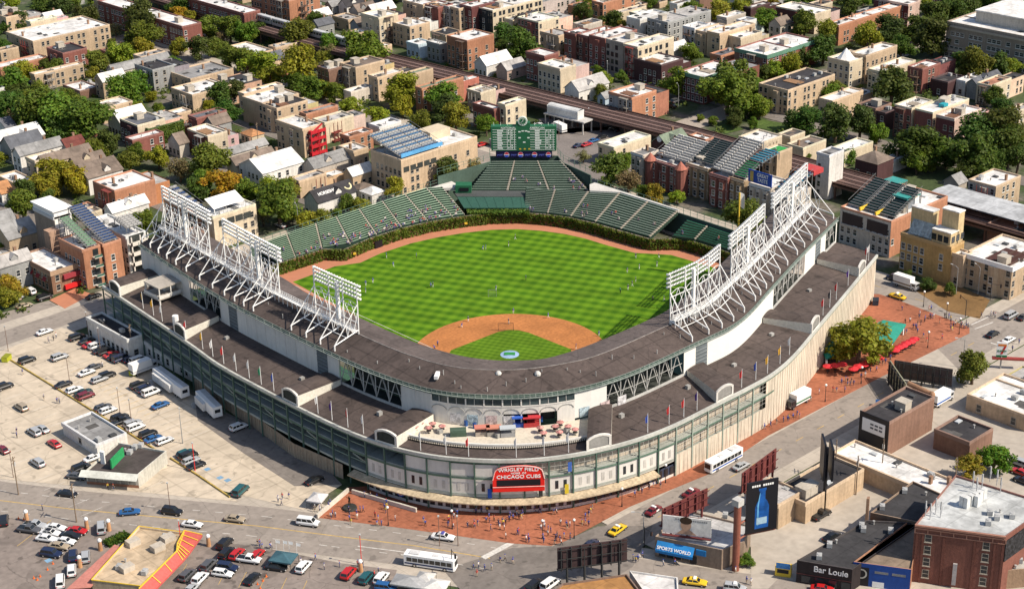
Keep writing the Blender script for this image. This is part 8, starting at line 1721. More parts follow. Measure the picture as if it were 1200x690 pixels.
for px, rz, lab in zip([(96.5, -86.4), (-37.0, -85.9), (-85.3, 35.7), (228.5, 137.7), (246.0, 92.6), (181.3, 367.1), (233.0, 183.2), (30.7, 139.3), (267.7, 2.7), (241.1, 62.0), (139.7, -56.0), (144.4, -60.9)], (2.4, 2.4, 1, 1, 2, .8, .8, 1.2, 2, 2, 1.5, 1.2), ('beside the leafy tree and the convenience shop', 'with long arm at the avenue by the yellow taxi', 'by the yellow kerb above the green signed shop', 'at the pale side road beyond the tracks', 'on the lawn strip beyond the tracks', 'below the elevated train', 'by the grey clapboard house', 'behind the left field bleachers', 'under the trees at the far edge', 'in the dark tree gap behind the rooftops', 'outside the ochre corner block', 'outside the tan corner building')):
    o = thing('street_lamp', 'grey street lamp ' + lab, 'street lamp', (*px, .1), rz, 'street lamps'); put('mast', cob, o); put('lamp_head', cobh, o)
wood = MB().tube((0,0,0),(0,0,11),.17,.12,n=7).mesh('pole', mat('pole_wood', (.22,.16,.11), .9)); xarm = MB().box(-1.2,1.2,-.07,.07,10.2,10.35).box(-.9,.9,-.07,.07,9.3,9.42).mesh('crossarm', mat('pole_wood', (.22,.16,.11), .9)); can = MB().tube((.35,0,8.2),(.35,0,9.3),.3,n=9).mesh('transformer', mat('can_grey', (.45,.45,.44), .5))
for px, k, lab in zip([(-129.7, 42.7), (-126.3, 51.6), (-126.2, 20.2), (-115.1, -9.2), (-71.0, 101.3), (-87.8, 90.1), (-88.1, 62.4), (-89.6, 53.9), (-67.5, 114.1), (-89.8, 122.5), (-91.3, 20.8), (33.3, -124.9), (28.6, -106.8), (17.2, -107.3), (20.4, -98.5), (162.3, 142.5), (182.1, 145.2), (73.4, 222.8), (-66.1, 91.2), (150.9, 162.8), (-107.2, 7.8), (-70.8, -51.6), (-89.0, -44.8), (-67.7, -54.7)], 'wpwpppppppplwwlpplwppppp', ('at the far left pavement', 'short one left of the wide street', 'tall one in the packed corner lot', 'by the red striped restaurant kerb', 'at the white building corner', 'near the lot centre by the sedans', 'tall one at the yellow kerb wagons', 'shorter one at the yellow kerb pickups', 'by the lot entrance fence', 'at the street by the dumpster', 'red one beside four parked cars', 'between the white roof and antenna roof', 'on the long white roof alley', 'behind the black sign post', 'by the black roofed alley building', 'beside the scoreboard car park', 'taller one at the platform corner', 'behind the black roofed tan block', 'at the end of the long white building', 'on the tan rooftop corner', 'in front of the wide street coupe', 'in front of the white police sedan', 'by the red suv and round pillar', 'at the bus front near the crossing')):
    o = thing('utility_pole', ('wooden utility pole ' if k in 'wl' else 'slim pole ') + lab, 'pole', (*px, .1), .7, 'poles along streets and lots')
    if k in 'wl': put('pole', wood, o)
    if k in 'wl': put('crossarm', xarm, o); put('transformer', can, o) if k == 'w' else None
    else: MB().tube((*px, .1), (*px, 8.3), .1, .07, n=6).build('pole', mat('pole_brown', (.2,.13,.1), .7) if 'red' not in lab else RED, o); MB().box(px[0]-.25, px[0]+.25, px[1]-.2, px[1]+.2, 8.2, 8.5).build('lamp_head', mat('head_grey', (.5,.5,.48), .4), o)
for px, rz, lab in zip([(-37.4, -86.6), (126.8, -67.7), (143.0, -66.1), (-75.6, -61.5)], (2.2, .6, 2.4, -1), ('at the avenue corner by the tall billboard frame', 'at the plaza corner of the cross street', 'across from the plaza by the orange mulch bed', 'beside the bus front at the crossing')):
    o = thing('traffic_signal', 'dark traffic signal mast ' + lab, 'traffic light', (*px, .15), rz); MB().tube((*px,.15),(*px,5.8),.11,n=6).tube((*px,5.5),(px[0]+3.2*math.cos(rz),px[1]+3.2*math.sin(rz),6.1),.07,n=5).build('mast', DARKST, o)
    q = (px[0]+3.1*math.cos(rz), px[1]+3.1*math.sin(rz)); MB().box(q[0]-.2,q[0]+.2,q[1]-.18,q[1]+.18,5.1,6.2).build('signal_head', BLACK, o); b = MB(); [b.ball((q[0]-.2,q[1],5.3+.35*k),.11,6,4) for k in range(3)]; b.build('signal_lens', mat('lens_mix', (.3,.12,.03), .3), o)
# ------------------------------------------------------------------ plaza: umbrellas, canopy, crowd furniture
um = MB(); n_ = 8
for i in range(n_): a0, a1 = 2*PI*i/n_, 2*PI*(i+1)/n_; um.quad((1.55*math.cos(a0),1.55*math.sin(a0),2.15),(1.55*math.cos(a1),1.55*math.sin(a1),2.15),(0,0,2.8)); um.quad((1.55*math.cos(a1),1.55*math.sin(a1),2.15),(1.55*math.cos(a0),1.55*math.sin(a0),2.15),(1.5*math.cos(a0),1.5*math.sin(a0),1.98),(1.5*math.cos(a1),1.5*math.sin(a1),1.98))
umm = um.mesh('canopy', mat('umbrella_red', (.62,.03,.04), .8, var=.1)); ump = MB().tube((0,0,0),(0,0,2.8),.035,n=6).tube((0,0,0),(0,0,.08),.3,n=8).mesh('pole', DARKST); tbl = MB().tube((0,0,.7),(0,0,.75),.55,n=12).tube((0,0,0),(0,0,.7),.04,n=5).tube((0,0,0),(0,0,.03),.25,n=8).mesh('table', DARKST)
ULAB = ['at the ballpark end of the near pair row', 'second from the ballpark wall', 'third from the ballpark wall', 'first of the long row past the tree shade', 'second of the long row', 'third of the long row', 'fourth of the long row', 'fifth of the long row', 'last of the row under the tree', 'beside the teal canopy, row start', 'second beside the teal canopy', 'third beside the teal canopy', 'fourth beside the teal canopy', 'fifth beside the teal canopy', 'at the far end of the row by the crowd']
for px, lab in zip([(67.2, -61.1), (69.1, -62.3), (70.9, -63.3), (70.8, -67.2), (73.2, -67.3), (75.1, -67.7), (77.4, -67.7), (79.8, -67.8), (81.7, -68.2), (89.1, -68.5), (91.3, -68.2), (93.1, -68.4), (95.2, -68.1), (97.0, -68.4), (99.3, -68.2)], ULAB):
    o = thing('patio_umbrella', 'red patio umbrella ' + lab, 'umbrella', (*px, .17), 0, 'red umbrellas on the brick plaza'); put('pole', ump, o); put('canopy', umm, o, rz=R.random())
    t = thing('patio_table', 'dark table under the red umbrella ' + lab, 'table', (*px, .17), 0, 'patio tables under red umbrellas'); put('table_top', tbl, t)
tm_ = mat('teal_awning', (.025,.26,.19), .7, var=.1)
for P, lab, zz in (([(77.5, -54.7), (102.0, -55.2), (104.2, -61.8), (91.2, -66.4)], 'teal roofed open bar pavilion beside the plaza tree', 0), ([(68.9, -59.1), (75.4, -59.3), (80.8, -53.2), (73.4, -53.9)], 'smaller teal awning tucked between tree and ballpark wall', 1)):
    c = (sum(p[0] for p in P)/4, sum(p[1] for p in P)/4); o = thing('pavilion', lab, 'pavilion', (*c, .17)); b = MB(); rz = 4.8
    for i in range(4): b.quad((*P[i], 3.4), (*P[(i+1)%4], 3.4), (*lerp(P[(i+1)%4], c, .75), rz), (*lerp(P[i], c, .75), rz)); b.quad((*P[i], 2.9), (*P[(i+1)%4], 2.9), (*P[(i+1)%4], 3.4), (*P[i], 3.4))
    b.quad(*[(*lerp(p, c, .75), rz) for p in P]); b.build('canopy_roof', tm_, o); b = MB(); [b.box(p[0]-.2,p[0]+.2,p[1]-.2,p[1]+.2,0,3.3) for p in [lerp(p, c, .1) for p in P]]; b.build('post', WHITE, o); b = MB().prism([lerp(p, c, .4) for p in P], .17, 1.2); b.build('bar_counter', mat('bar_dark', (.08,.05,.04), .6), o)
# statue, planters, walls, dumpsters
sx, sy = (-75.0, -22.7); o = thing('statue', 'dark bronze statue on a round planter in the plaza', 'statue', (sx, sy, .17)); MB().tube((sx,sy,.17),(sx,sy,.7),1.9,1.7,n=16).build('planter', mat('planter_dark', (.04,.04,.035), .7), o); q = put('figure', PM['reach'][0]['black'], o, (0, 0, .75), 2, (.03,.028,.025)); q.scale = (1.6,)*3
for i in range(1): q.data = q.data.copy(); q.data.materials.clear(); [q.data.materials.append(mat('bronze', (.035,.03,.025), .4, .6, var=0, var2=0)) for _ in range(4)]
W0 = [(-83.5, -20.9), (-70.1, -16.3), (-70.2, -17.4), (-64.8, -35.9)]
o = thing('ramp_wall', 'low white wall bordering the ballpark corner of the plaza', 'wall', (*W0[1], 0)); b = MB()
for a, c in ((W0[0], W0[1]), (W0[2], W0[3])):
    d = (Vector(c)-Vector(a)); L_ = d.length; d.normalize(); n = Vector((-d.y, d.x)); b.obox(a, d, n, L_, .5, .1, 1.3)
b.build('wall', mat('white_wall', (.6,.55,.47), .8), o)
F0 = [(-65.4, 60.0), (-65.6, 43.7), (-66.8, 28.4), (-68.9, 8.2), (-66.9, -9.8)]
o = thing('striped_fence', 'tan vertical board fence along the base of the ballpark', 'fence', (*F0[2], 0)); b = MB()
for a, c in zip(F0, F0[1:]):
    d = (Vector(c)-Vector(a)); L_ = d.length; d.normalize(); n = Vector((-d.y, d.x)); b.obox(a, d, n, L_, .15, 0, 4.2)
    for k in range(int(L_/1.1)): b.obox(Vector(a)+d*k*1.1-n*.1, d, n, .35, .1, 0, 4.3)
b.build('boards', mat('fence_tan', (.36,.28,.2), .85, var=.15, streak=.2), o)
def kerb(P, nm, lab, m, w, h, cat='kerb'):
    o = thing(nm, lab, cat, (*P[0], .1)); b = MB()
    for a, c in zip(P, P[1:]): d = (Vector(c)-Vector(a)); L_ = d.length; d.normalize(); n = Vector((-d.y, d.x)); b.obox(a, d, n, L_, w, .1, h)
    b.build('barrier', m, o)
kerb([(-92.6, 116), (-92.6, 46), (-92.6, 34)], 'yellow_barrier', 'long yellow painted barrier dividing the upper parking lots', mat('barrier_paint', (.5, .36, .1), .8, var=.3, s1=.5, s2=3, var2=.3), .32, .6, 'barrier'); kerb([(-92.4, 31), (-92.4, 18), (-93, 3)], 'yellow_barrier', 'yellow painted barrier ending at the teal van', mat('barrier_paint', (.5, .36, .1), .8, var=.3, s1=.5, s2=3, var2=.3), .32, .6, 'barrier')
for px, c, lab in zip([(-93.2, 116.9), (-71.7, 81.6), (19.3, 61.7), (20.7, 59.2), (59.7, -83.9), (116.2, -42.5), (-54.1, -23.5), (-56.2, -24.4), (-51.0, 74.0), (111.1, -36.3)], ('ye','ye','', '','b','k','b','g','','k'), ('yellow green dumpster at the street end of the barrier', 'yellow green dumpster beside the small box trailer', '', '', 'blue dumpster beside the convenience shop wall', 'dark dumpster under the beige ballpark wall', '', '', '', '')):
    if not lab: continue
    o = thing('dumpster', lab, 'dumpster', (*px, .17), .6); col = dict(ye=(.4,.42,.03), b=(.02,.12,.36), k=(.03,.04,.06))[c]; s = 1
    q = MB().prism([(-1.4,-.9),(1.4,-.9),(1.6,.9),(-1.6,.9)], .15, 1.5).build('bin', TRIM, None, col); q.parent = o; q = MB().box(-1.5,1.5,-.95,0,1.5,1.62).box(-1.5,1.5,.02,.95,1.5,1.62).build('lid', TRIM, None, tuple(k*.6 for k in col)); q.parent = o
# practice screens on the field
for (x, y), w, h, m, lab in (((23.4, 25.7), 4.6, 2.6, DARKST, 'black framed practice screen behind second base'), ((38.1, 47.6), 2.6, 2.4, mat('screen_grey', (.2,.24,.18), .6), 'small grey framed practice screen on the outfield grass')):
    o = thing('practice_screen', lab, 'net', (x, y, .05), -PI/4); b = MB(); [b.tube((sx_*w/2,0,0),(sx_*w/2,0,h),.06,n=5) for sx_ in (-1,1)]; b.tube((-w/2,0,h),(w/2,0,h),.06,n=5); [b.tube((sx_*w/2,0,0),(sx_*w/2,1.4,0),.05,n=5) for sx_ in (-1,1)]; q = b.build('frame', m, None); q.parent = o; b = MB(); [b.tube((-w/2+k*w/14,0,0),(-w/2+k*w/14,0,h),.012,n=3) for k in range(15)]; [b.tube((-w/2,0,k*h/9),(w/2,0,k*h/9),.012,n=3) for k in range(10)]; q = b.build('net', m, None); q.parent = o
# terrace furniture
umt = umm.copy(); umt.materials.clear(); umt.materials.append(mat('umbrella_pink', (.55,.25,.22), .8, var=.5, s1=1.2, s2=3, var2=.5))
tnm = ['by the left dormer wall, upper', 'by the left dormer wall, middle', 'by the left dormer wall, lowest', 'second row left, upper', 'second row left, lower', 'right of the left group', 'right group nearest the red stand', 'right group lowest', 'right group centre', 'right group topmost', 'right group lower middle', 'right group beside the dormer', 'right group last by the parapet']
for px, lab in zip([(-51.8, -25.3), (-53.8, -25.9), (-56.1, -26.5), (-52.0, -28.4), (-54.1, -29.4), (-51.2, -31.1), (-34.8, -49.2), (-36.1, -51.7), (-31.6, -51.3), (-29.3, -50.7), (-33.1, -54.2), (-29.4, -53.6), (-29.4, -56.0)], tnm):
    o = thing('terrace_umbrella', 'small red and white umbrella ' + lab, 'umbrella', (*px, 15.63), 0, 'umbrella tables on the entrance terrace'); put('pole', ump, o, sc=(.8,.8,.8)); put('canopy', umt, o, sc=(.62,.62,.75)); q = thing('terrace_table', 'dark terrace table under the umbrella ' + lab, 'table', (*px, 15.63), 0, 'tables on the entrance terrace'); put('table_top', tbl, q, sc=(1.2,1.2,1))
def stall(px, w, d_, h, c1, c2, lab, nm='food_stand'):
    o = thing(nm, lab, 'stand', (*px, 15.63), -PI/4 + .12); f = lambda n_, m, mb, c=None: setattr(mb.build(n_, m, None, c), 'parent', o)
    f('counter', TRIM, MB().box(-w/2,w/2,-d_/2,d_/2,0,1.1), c1); f('awning', CLOTH, MB().prism([(-w/2-.2,-d_/2-.4),(w/2+.2,-d_/2-.4),(w/2+.2,d_/2),(-w/2-.2,d_/2)], h, h+.35), c2); f('post', DARKST, MB().box(-w/2,-w/2+.1,-d_/2,-d_/2+.1,1.1,h).box(w/2-.1,w/2,-d_/2,-d_/2+.1,1.1,h)); f('back_panel', TRIM, MB().box(-w/2,w/2,d_/2-.1,d_/2,1.1,h), tuple(k*.5 for k in c1))
stall((-35.6, -42.7), 3.6, 2, 2.6, (.03,.08,.35), (.04,.12,.5), 'blue food stand on the terrace, joined to a red one'); stall((-33.6, -44.8), 4, 2, 2.6, (.4,.04,.04), (.5,.04,.05), 'red food stand on the terrace, joined to a blue one')
stall((-45.5, -39.6), 3.4, 1.5, 2.2, (.35,.3,.25), (.55,.2,.15), 'low red topped drinks cart left of centre on the terrace', 'drinks_cart'); stall((-43.5, -41.7), 3.4, 1.5, 2.2, (.3,.28,.25), (.55,.22,.15), 'low red topped drinks cart in the terrace centre', 'drinks_cart'); stall((-41.4, -44.5), 3.6, 1.6, 2.3, (.3,.3,.3), (.45,.48,.5), 'pale topped drinks cart right of the red topped ones', 'drinks_cart')
x, y = (-49.7, -35.4); o = thing('garden_shed', 'dark green barrel roofed shed on the terrace', 'shed', (x, y, 15.63), -PI/4+.1); b = MB()
for k in range(6): a0, a1 = PI*k/6, PI*(k+1)/6; b.quad((-2,-.95*math.cos(a0),1.2+.9*math.sin(a0)),(2,-.95*math.cos(a0),1.2+.9*math.sin(a0)),(2,-.95*math.cos(a1),1.2+.9*math.sin(a1)),(-2,-.95*math.cos(a1),1.2+.9*math.sin(a1)))
q = b.build('roof', mat('shed_green', (.06,.1,.07), .6), o.parent); q.parent = o; q = MB().box(-2,2,-.95,.95,0,1.2).build('wall', MATS['shed_green'], None); q.parent = o
for px, lab in zip([(-46.3, -29.1), (-43.9, -30.2), (-45.0, -33.1), (-43.8, -33.6), (-44.4, -35.6), (-30.3, -44.9), (-28.3, -44.3)], ('by the left posters', 'left of the dark table cluster', 'at the cluster centre', 'right of the cluster', 'nearest the doorway', 'right of the red stand', 'farthest right by the wall')):
    o = thing('terrace_bin', 'blue bin on the terrace ' + lab, 'bin', (*px, 15.63), 0, 'blue bins on the terrace'); MB().tube((*px,15.63),(*px,17.0),.45,.5,n=8).build('bin_body', mat('bin_blue', (.03,.1,.32), .5), o); MB().tube((*px,17.0),(*px,17.12),.52,.3,n=8).build('bin_lid', mat('bin_lid', (.02,.06,.2), .5), o)
o = thing('mascot_board', 'orange and white sign board at the right terrace dormer', 'sign board', (*(-24.1, -48.0), 15.63)); q = MB().box(-.6,.6,-.08,.08,.3,2.8).build('board', mat('board_orange', (.5,.2,.1), .7, var=.4, s1=1.2), None); q.parent = o; q = MB().box(-.5,-.4,-.3,.3,0,.3).box(.4,.5,-.3,.3,0,.3).build('foot', DARKST, None); q.parent = o
# ------------------------------------------------------------------ shops on the diagonal street (footprints follow the street)
def poly_shop(P, h, wc, rc, label, cat='shop', nm='shop_building', par=.5):
    c = (sum(p[0] for p in P)/len(P), sum(p[1] for p in P)/len(P)); o = thing(nm, label, cat, (*c, 0)); BREFS.append((*c, label, 10, 10))
    a = sum(P[i][0]*P[(i+1)%len(P)][1]-P[(i+1)%len(P)][0]*P[i][1] for i in range(len(P))); P = P if a > 0 else P[::-1]
    b = MB(); n = len(P)
    for i in range(n): b.quad((*P[i],0),(*P[(i+1)%n],0),(*P[(i+1)%n],h),(*P[i],h))
    b.build('wall', WALL, o, wc); I = [lerp(p, c, .35/max(.5,(Vector(p)-Vector(c)).length)) for p in P]
    b = MB(); b.quad(*[(*p, h-.5) for p in I]); b.build('roof', ROOF, o, rc); b = MB()
    for i in range(n): j = (i+1)%n; b.quad((*P[i],h),(*P[j],h),(*I[j],h),(*I[i],h)); b.quad((*I[i],h),(*I[j],h),(*I[j],h-.5),(*I[i],h-.5))
    b.build('parapet', WALL, o, tuple(min(.7,k*1.2+.04) for k in wc)); return o, P, c
def face(P, i0, i1): 
    a, c = Vector(i0), Vector(i1); d = (c-a); L_ = d.length; d.normalize(); return a, d, Vector((d.y, -d.x)), L_
def clutter(o, pts, z):
    for k, (x, y) in enumerate(pts): put('ac_unit' if k % 3 != 2 else 'roof_vent', acu if k % 3 != 2 else vent, o, Vector((x, y, z)) - wloc(o), .6)
# bar with black front
Pb = [(-24.1, -120.9), (-18.5, -132.0), (8.7, -131.2), (1.0, -121.7)]; o, P, c = poly_shop(Pb, 6, (.03,.022,.022), (.05,.048,.05), 'black fronted bar with white lettering and dark roof', 'bar'); A, d, n, L_ = face(P, Pb[0], Pb[1]); 
if n.y > 0: n = -n
lettering(o, 'Bar Louie', 2.1, WHITE, (*(A + d*L_*.62 + n*.12), 4.5), math.atan2(d.y, d.x), sx=.95); MB().obox(A + n*.05, d, n, L_, .06, 2.6, 2.75).build('front_trim', mat('trim_red', (.1,.03,.03), .6), o)
b = MB(); [b.obox(A + d*(1.2+k*3) + n*.05, d, n, 2, .05, .6, 2.3) for k in range(int(L_/3))]; b.build('shop_window', GLASS, o); clutter(o, [(-19.5, -123.6), (-13.8, -122.2), (-11.5, -122.4), (-2.9, -123.7), (0.9, -128.6), (1.3, -123.6), (-1.9, -122.5)], 5.5)
Pr = [(3.8, -120.8), (8.4, -132.6), (22.7, -129.9), (23.2, -119.4)]; o, P, c = poly_shop(Pr, 6.5, (.22,.15,.1), (.05,.048,.05), 'dark flat roofed building behind the black fronted bar', 'building'); clutter(o, [(7.7, -121.4), (17.7, -120.8), (20.2, -125.1)], 6)
MB().prism([(1.8, -120.8), (2.2, -121.3), (3.3, -120.7), (2.9, -120.3)], 0, 11).build('chimney', mat('chimney_brick', (.28,.17,.11), .9), o)
Pc = [(-15.8, -130.3), (-9.4, -141.3), (8.7, -131.7), (8.6, -128.9)]; o, P, c = poly_shop(Pc, 6, (.32,.15,.08), (.24,.18,.13), 'bright blue fronted club with tan roof', 'club'); A, d, n, L_ = face(P, Pc[0], Pc[1])
if n.y > 0: n = -n
MB().obox(A + n*.02, d, n, L_, .05, .1, 6.05).build('blue_front', mat('club_blue', (.012,.06,.27), .5, var=.1), o); q = MB(); 
for k in range(16): a0, a1 = 2*PI*k/16, 2*PI*(k+1)/16; f = lambda a, r: (*(A + d*(1.9 + r*math.cos(a)) + n*.15), 3.3 + r*math.sin(a)); q.quad(f(a0,1.3), f(a0,.95), f(a1,.95), f(a1,1.3))
q.build('round_sign', mat('sign_ring', (.5,.48,.42), .6), o); MB().obox(A + n*.06, d, n, 3.6, .05, .2, 5).build('dark_entry', BLACK, o)
b = MB(); [b.obox(A + d*(L_*f) + n*.05, d, n, 3, .05, 3.8, 4.4) for f in (.38, .68)]; b.build('window_strip', mat('strip_grey', (.2,.2,.2), .5), o); MB().obox(A + d*L_*.35 + n*.06, d, n, 2.6, .05, .2, 1.6).build('white_poster', WHITE, o)
# tall brick block with aerials
Pd = [(-5.6, -138.9), (4.1, -155.9), (23.3, -155.7), (19.7, -132.9)]; o, P, c = poly_shop(Pd, 15, (.2,.08,.058), (.5,.51,.5), 'tall dark red brick block with aerials on a pale grey roof', 'building', 'brick_block'); A, d, n, L_ = face(P, Pd[0], Pd[1])
if n.y > 0: n = -n
for z in (2.6, 5.7, 8.8, 11.9):
    for f in (.16, .8): wv = put('window', WINS[1], o, Vector((*(A + d*L_*f), z-.9)) - wloc(o)); wv.rotation_euler = (0, 0, math.atan2(d.y, d.x))
b = MB(); b.obox(A + n*.05, d, n, L_, .15, 14.0, 14.3).obox(A + n*.05, d, n, L_, .12, 12.9, 13.1); [b.obox(A + d*(L_*k/7) + n*.05, d, n, .25, .1, 13.1, 14.0) for k in range(8)]; b.obox(A + n*.04, d, n, L_, .3, 14.6, 15.05); b.build('brick_banding', mat('banding', (.4,.2,.14), .9), o)
b = MB(); [b.obox(A + d*L_*f + n*.02, d, n, .5, .12, 0, 12.8) for f in (.02, .09, .32, .66, .88, .97)]; b.build('pilaster', WALL, o, (.185,.072,.052)); MB().obox(A + d*L_*.46 + n*.1, d, n, .9, .5, 1, 6.5).build('blade_sign', mat('blade_grey', (.4,.37,.36), .5), o)
clutter(o, [(10.4, -147.9), (9.6, -150.2), (12.7, -149.1), (6.4, -150.0), (12.6, -152.2)], 14.5)
b = MB(); 
for px in [(9.4, -141.4), (9.4, -142.5), (11.1, -142.6), (12.3, -142.7), (13.7, -143.1), (11.7, -143.8), (15.3, -143.1)]: b.box(px[0]-.7,px[0]+.7,px[1]-.5,px[1]+.5,14.5,17.2)
b.build('equipment_cabinet', mat('cabinet_white', (.62,.62,.6), .5), o)
b = MB()
for px in [(-0.6, -138.2), (-0.8, -139.6), (1.9, -139.2), (1.5, -140.8), (18.3, -138.4), (18.7, -140.5), (23.1, -139.9), (22.8, -141.9), (20.3, -144.4), (16.5, -140.5)]: b.tube((*px,14.5),(*px,18.5),.08,n=5); b.tube((*px,14.6),(px[0]+1.5,px[1]+.5,16.5),.05,n=4); b.box(px[0]-.15,px[0]+.15,px[1]-.12,px[1]+.12,16.6,18.6)
b.build('aerial', mat('aerial_grey', (.4,.4,.4), .4), o); 
A2, d2, n2, L2 = face(P, Pd[1], Pd[2]); n2 = n2 if n2.x > 0 else -n2; MB().obox(A2 + n2*.05, d2, n2, L2*.9, .2, 8.5, 13.8).build('speckled_banner', mat('banner_black', (.03,.03,.035), .6, var=.9, s1=1.2, s2=3, var2=.8), o)
Pe = [(6.5, -155.7), (10.8, -153.5), (26.9, -154.3), (19.6, -165.0)]; o, P, c = poly_shop(Pe, 5, (.3,.2,.13), (.42,.4,.36), 'low cluttered roof building below the tall red block', 'building'); clutter(o, [(12.2, -155.5), (15.4, -155.7), (9.1, -156.3)], 4.5)
# souvenir shop with blue awning, rooftop billboard with a portrait
Ps = [(-38.3, -90.8), (-32.0, -105.6), (-25.6, -106.9), (-19.0, -103.5), (-24.6, -87.2)]; o, P, c = poly_shop(Ps, 5.5, (.26,.19,.14), (.5,.49,.48), 'brick souvenir shop with a bright blue awning', 'shop'); A, d, n, L_ = face(P, Ps[0], Ps[1])
if n.y > 0: n = -n
b = MB(); b.quad((*(A+d*.6+n*.05),4.6),(*(A+d*L_*.6+n*.05),4.6),(*(A+d*L_*.6+n*1.7),3.0),(*(A+d*.6+n*1.7),3.0)); b.quad((*(A+d*.6+n*1.7),3.0),(*(A+d*L_*.6+n*1.7),3.0),(*(A+d*L_*.6+n*1.7),2.3),(*(A+d*.6+n*1.7),2.3)); b.build('awning', mat('awning_blue', (.02,.2,.5), .7), o)
lettering(o, 'SPORTS WORLD', 1.1, WHITE, (*(A + d*L_*.31 + n*1.35), 3.55), math.atan2(d.y, d.x), tilt=math.radians(46), sx=1.0)
b = MB(); [b.obox(A + d*(1+k*1.9) + n*.05, d, n, 1.6, .05, .5, 2.3) for k in range(5)]; b.build('shop_window', GLASS, o); MB().obox(A + d*L_*.53 + n*.05, d, n, 1.5, .06, .1, 2.4).build('door', BLACK, o); MB().obox(A + d*L_*.62 + n*.1, d, n, 2.4, .2, 2.9, 4.4).build('wall_sign', mat('awning_blue', (.02,.2,.5), .7), o); clutter(o, [(-18.9, -100.8), (-19.9, -96.4)], 5)
MBR = mat('billboard_maroon', (.13,.03,.03), .7)
def billboard(A, B, z0, z1, front, label, posts=3, back=MBR, flip=False, legs=True):
    A, B = Vector(A), Vector(B); d = (B-A); L_ = d.length; d.normalize(); n = Vector((d.y, -d.x)); n = n if n.y < 0 or (abs(n.y) < .01 and n.x < 0) else -n
    if flip: n = -n
    m = (A+B)/2; o = thing('billboard', label, 'billboard', (m.x, m.y, 0)); q = MB().obox(A, d, -n, L_, .25, z0, z1).build('panel', front, o); b = MB()
    for k in range(posts+3): b.obox(A + d*(L_*(k+.3)/(posts+3)) - n*.26, d, -n, .18, .5, z0-.3, z1)
    for z in (z0+.4, (z0+z1)/2, z1-.4): b.obox(A - n*.76, d, -n, L_, .12, z, z+.18)
    b.build('back_frame', back, o); b = MB()
    for k in range(posts): p = A + d*(L_*(k+.5)/posts) - n*.9; MB().box(p.x-.2,p.x+.2,p.y-.2,p.y+.2,0 if legs else z0-3,z0+.5).tube((p.x,p.y,z0-2),(p.x,p.y,z1-.6),.1,n=4).build('post', back, o)
    MB().obox(A + n*.05, d, n, L_, .8, z0-.35, z0-.2).build('catwalk', back, o); return o, A, d, n, L_
o, A, d, n, L_ = billboard((-36.6, -91.5), (-30.7, -101.2), 6.2, 10.8, mat('billboard_white', (.78,.75,.7), .7), 'white billboard with a dark haired portrait above the souvenir shop')
b = MB(); f = lambda x, z: (*(A + d*x + n*.02), z)
hx = L_*.48
for nm, m, pts in (('portrait_neck', mat('portrait_skin', (.55,.34,.23), .8), [(hx-2.2,6.3),(hx+2.6,6.3),(hx+1,7.6),(hx-.8,7.6)]), ('portrait_face', mat('portrait_skin', (.55,.34,.23), .8), [(hx+1.25*math.cos(k*PI/8), 8.8+1.6*math.sin(k*PI/8)) for k in range(16)]), ('portrait_hair', mat('portrait_hair', (.06,.035,.02), .8), [(hx+1.45*math.cos(k*PI/8), 10.0+1.0*math.sin(k*PI/8)) for k in range(16)])):
    bb_ = MB(); bb_.quad(*[(x_ + n.x*dz, y_ + n.y*dz, z_) for (x_, y_, z_), dz in [(f(*p), {'portrait_neck': .01, 'portrait_face': .02, 'portrait_hair': .03}[nm]) for p in pts]]); bb_.build(nm, m, o)
b = MB(); [b.obox(A + d*(L_*.26+k*.55) + n*.02, d, n, .4, .02, 10, 10.4) for k in range(5)]; [b.obox(A + d*(L_*.62+k*.5) + n*.02, d, n, .38, .02, 9.9, 10.3) for k in range(7)]; b.build('caption', mat('caption_grey', (.3,.3,.3), .7), o)
billboard((-35.8, -90.4), (-21.1, -91.6), 7, 11.6, mat('billboard_brown', (.15,.04,.035), .7), 'maroon backed billboard facing away over the souvenir shop', flip=True)
billboard((-62.6, -83.0), (-48.7, -91.5), 4, 9.8, mat('billboard_dark', (.06,.035,.035), .7), 'dark backed billboard frame over the rusty roof', 4, mat('frame_dark', (.07,.05,.05), .7), True)
o, A, d, n, L_ = billboard((-11.3, -94.0), (4.2, -92.0), 7, 12.5, mat('billboard_brown', (.15,.04,.035), .7), 'maroon billboard back behind the bottle poster', flip=True)
# bottle poster on a red mast
mx, my = (-29.7, -107.9); o = thing('billboard', 'black poster with a glowing blue bottle on a red mast', 'billboard', (mx, my, 0)); MB().tube((mx,my,0),(mx,my,18.5),.85,n=14).build('mast', mat('mast_red', (.26,.09,.06), .6, var=.15), o); MB().box(mx-1,mx+1,my-1,my+1,17.3,18.9).build('mast_cap', mat('cap_grey', (.5,.48,.45), .6), o)
A = Vector((-27.0, -108.3)); B = Vector((-20.3, -111.4)); d = (B-A).normalized(); L_ = 7.8; n = Vector((d.y, -d.x)); n = n if n.y < 0 else -n
MB().obox(A, d, -n, L_, .4, 8.5, 21.8).build('panel', BLACK, o); f = lambda x, z, k: (*(A + d*(L_/2+x) + n*k), 8.5 + (z-7.5)*1.1)
def outl(nm, pts, m, k): bb_ = MB(); bb_.quad(*[f(x, z, k) for x, z in pts]); bb_.build(nm, m, o)
outl('bottle_glass', [(-1.7,8.4),(1.7,8.4),(1.75,13.6),(1.2,14.8),(.75,15.3),(.7,17.2),(.95,17.4),(.95,17.9),(-.95,17.9),(-.95,17.4),(-.7,17.2),(-.75,15.3),(-1.2,14.8),(-1.75,13.6)], mat('bottle_blue', (.012,.09,.33), .4, var=.4, s1=.5), .02)
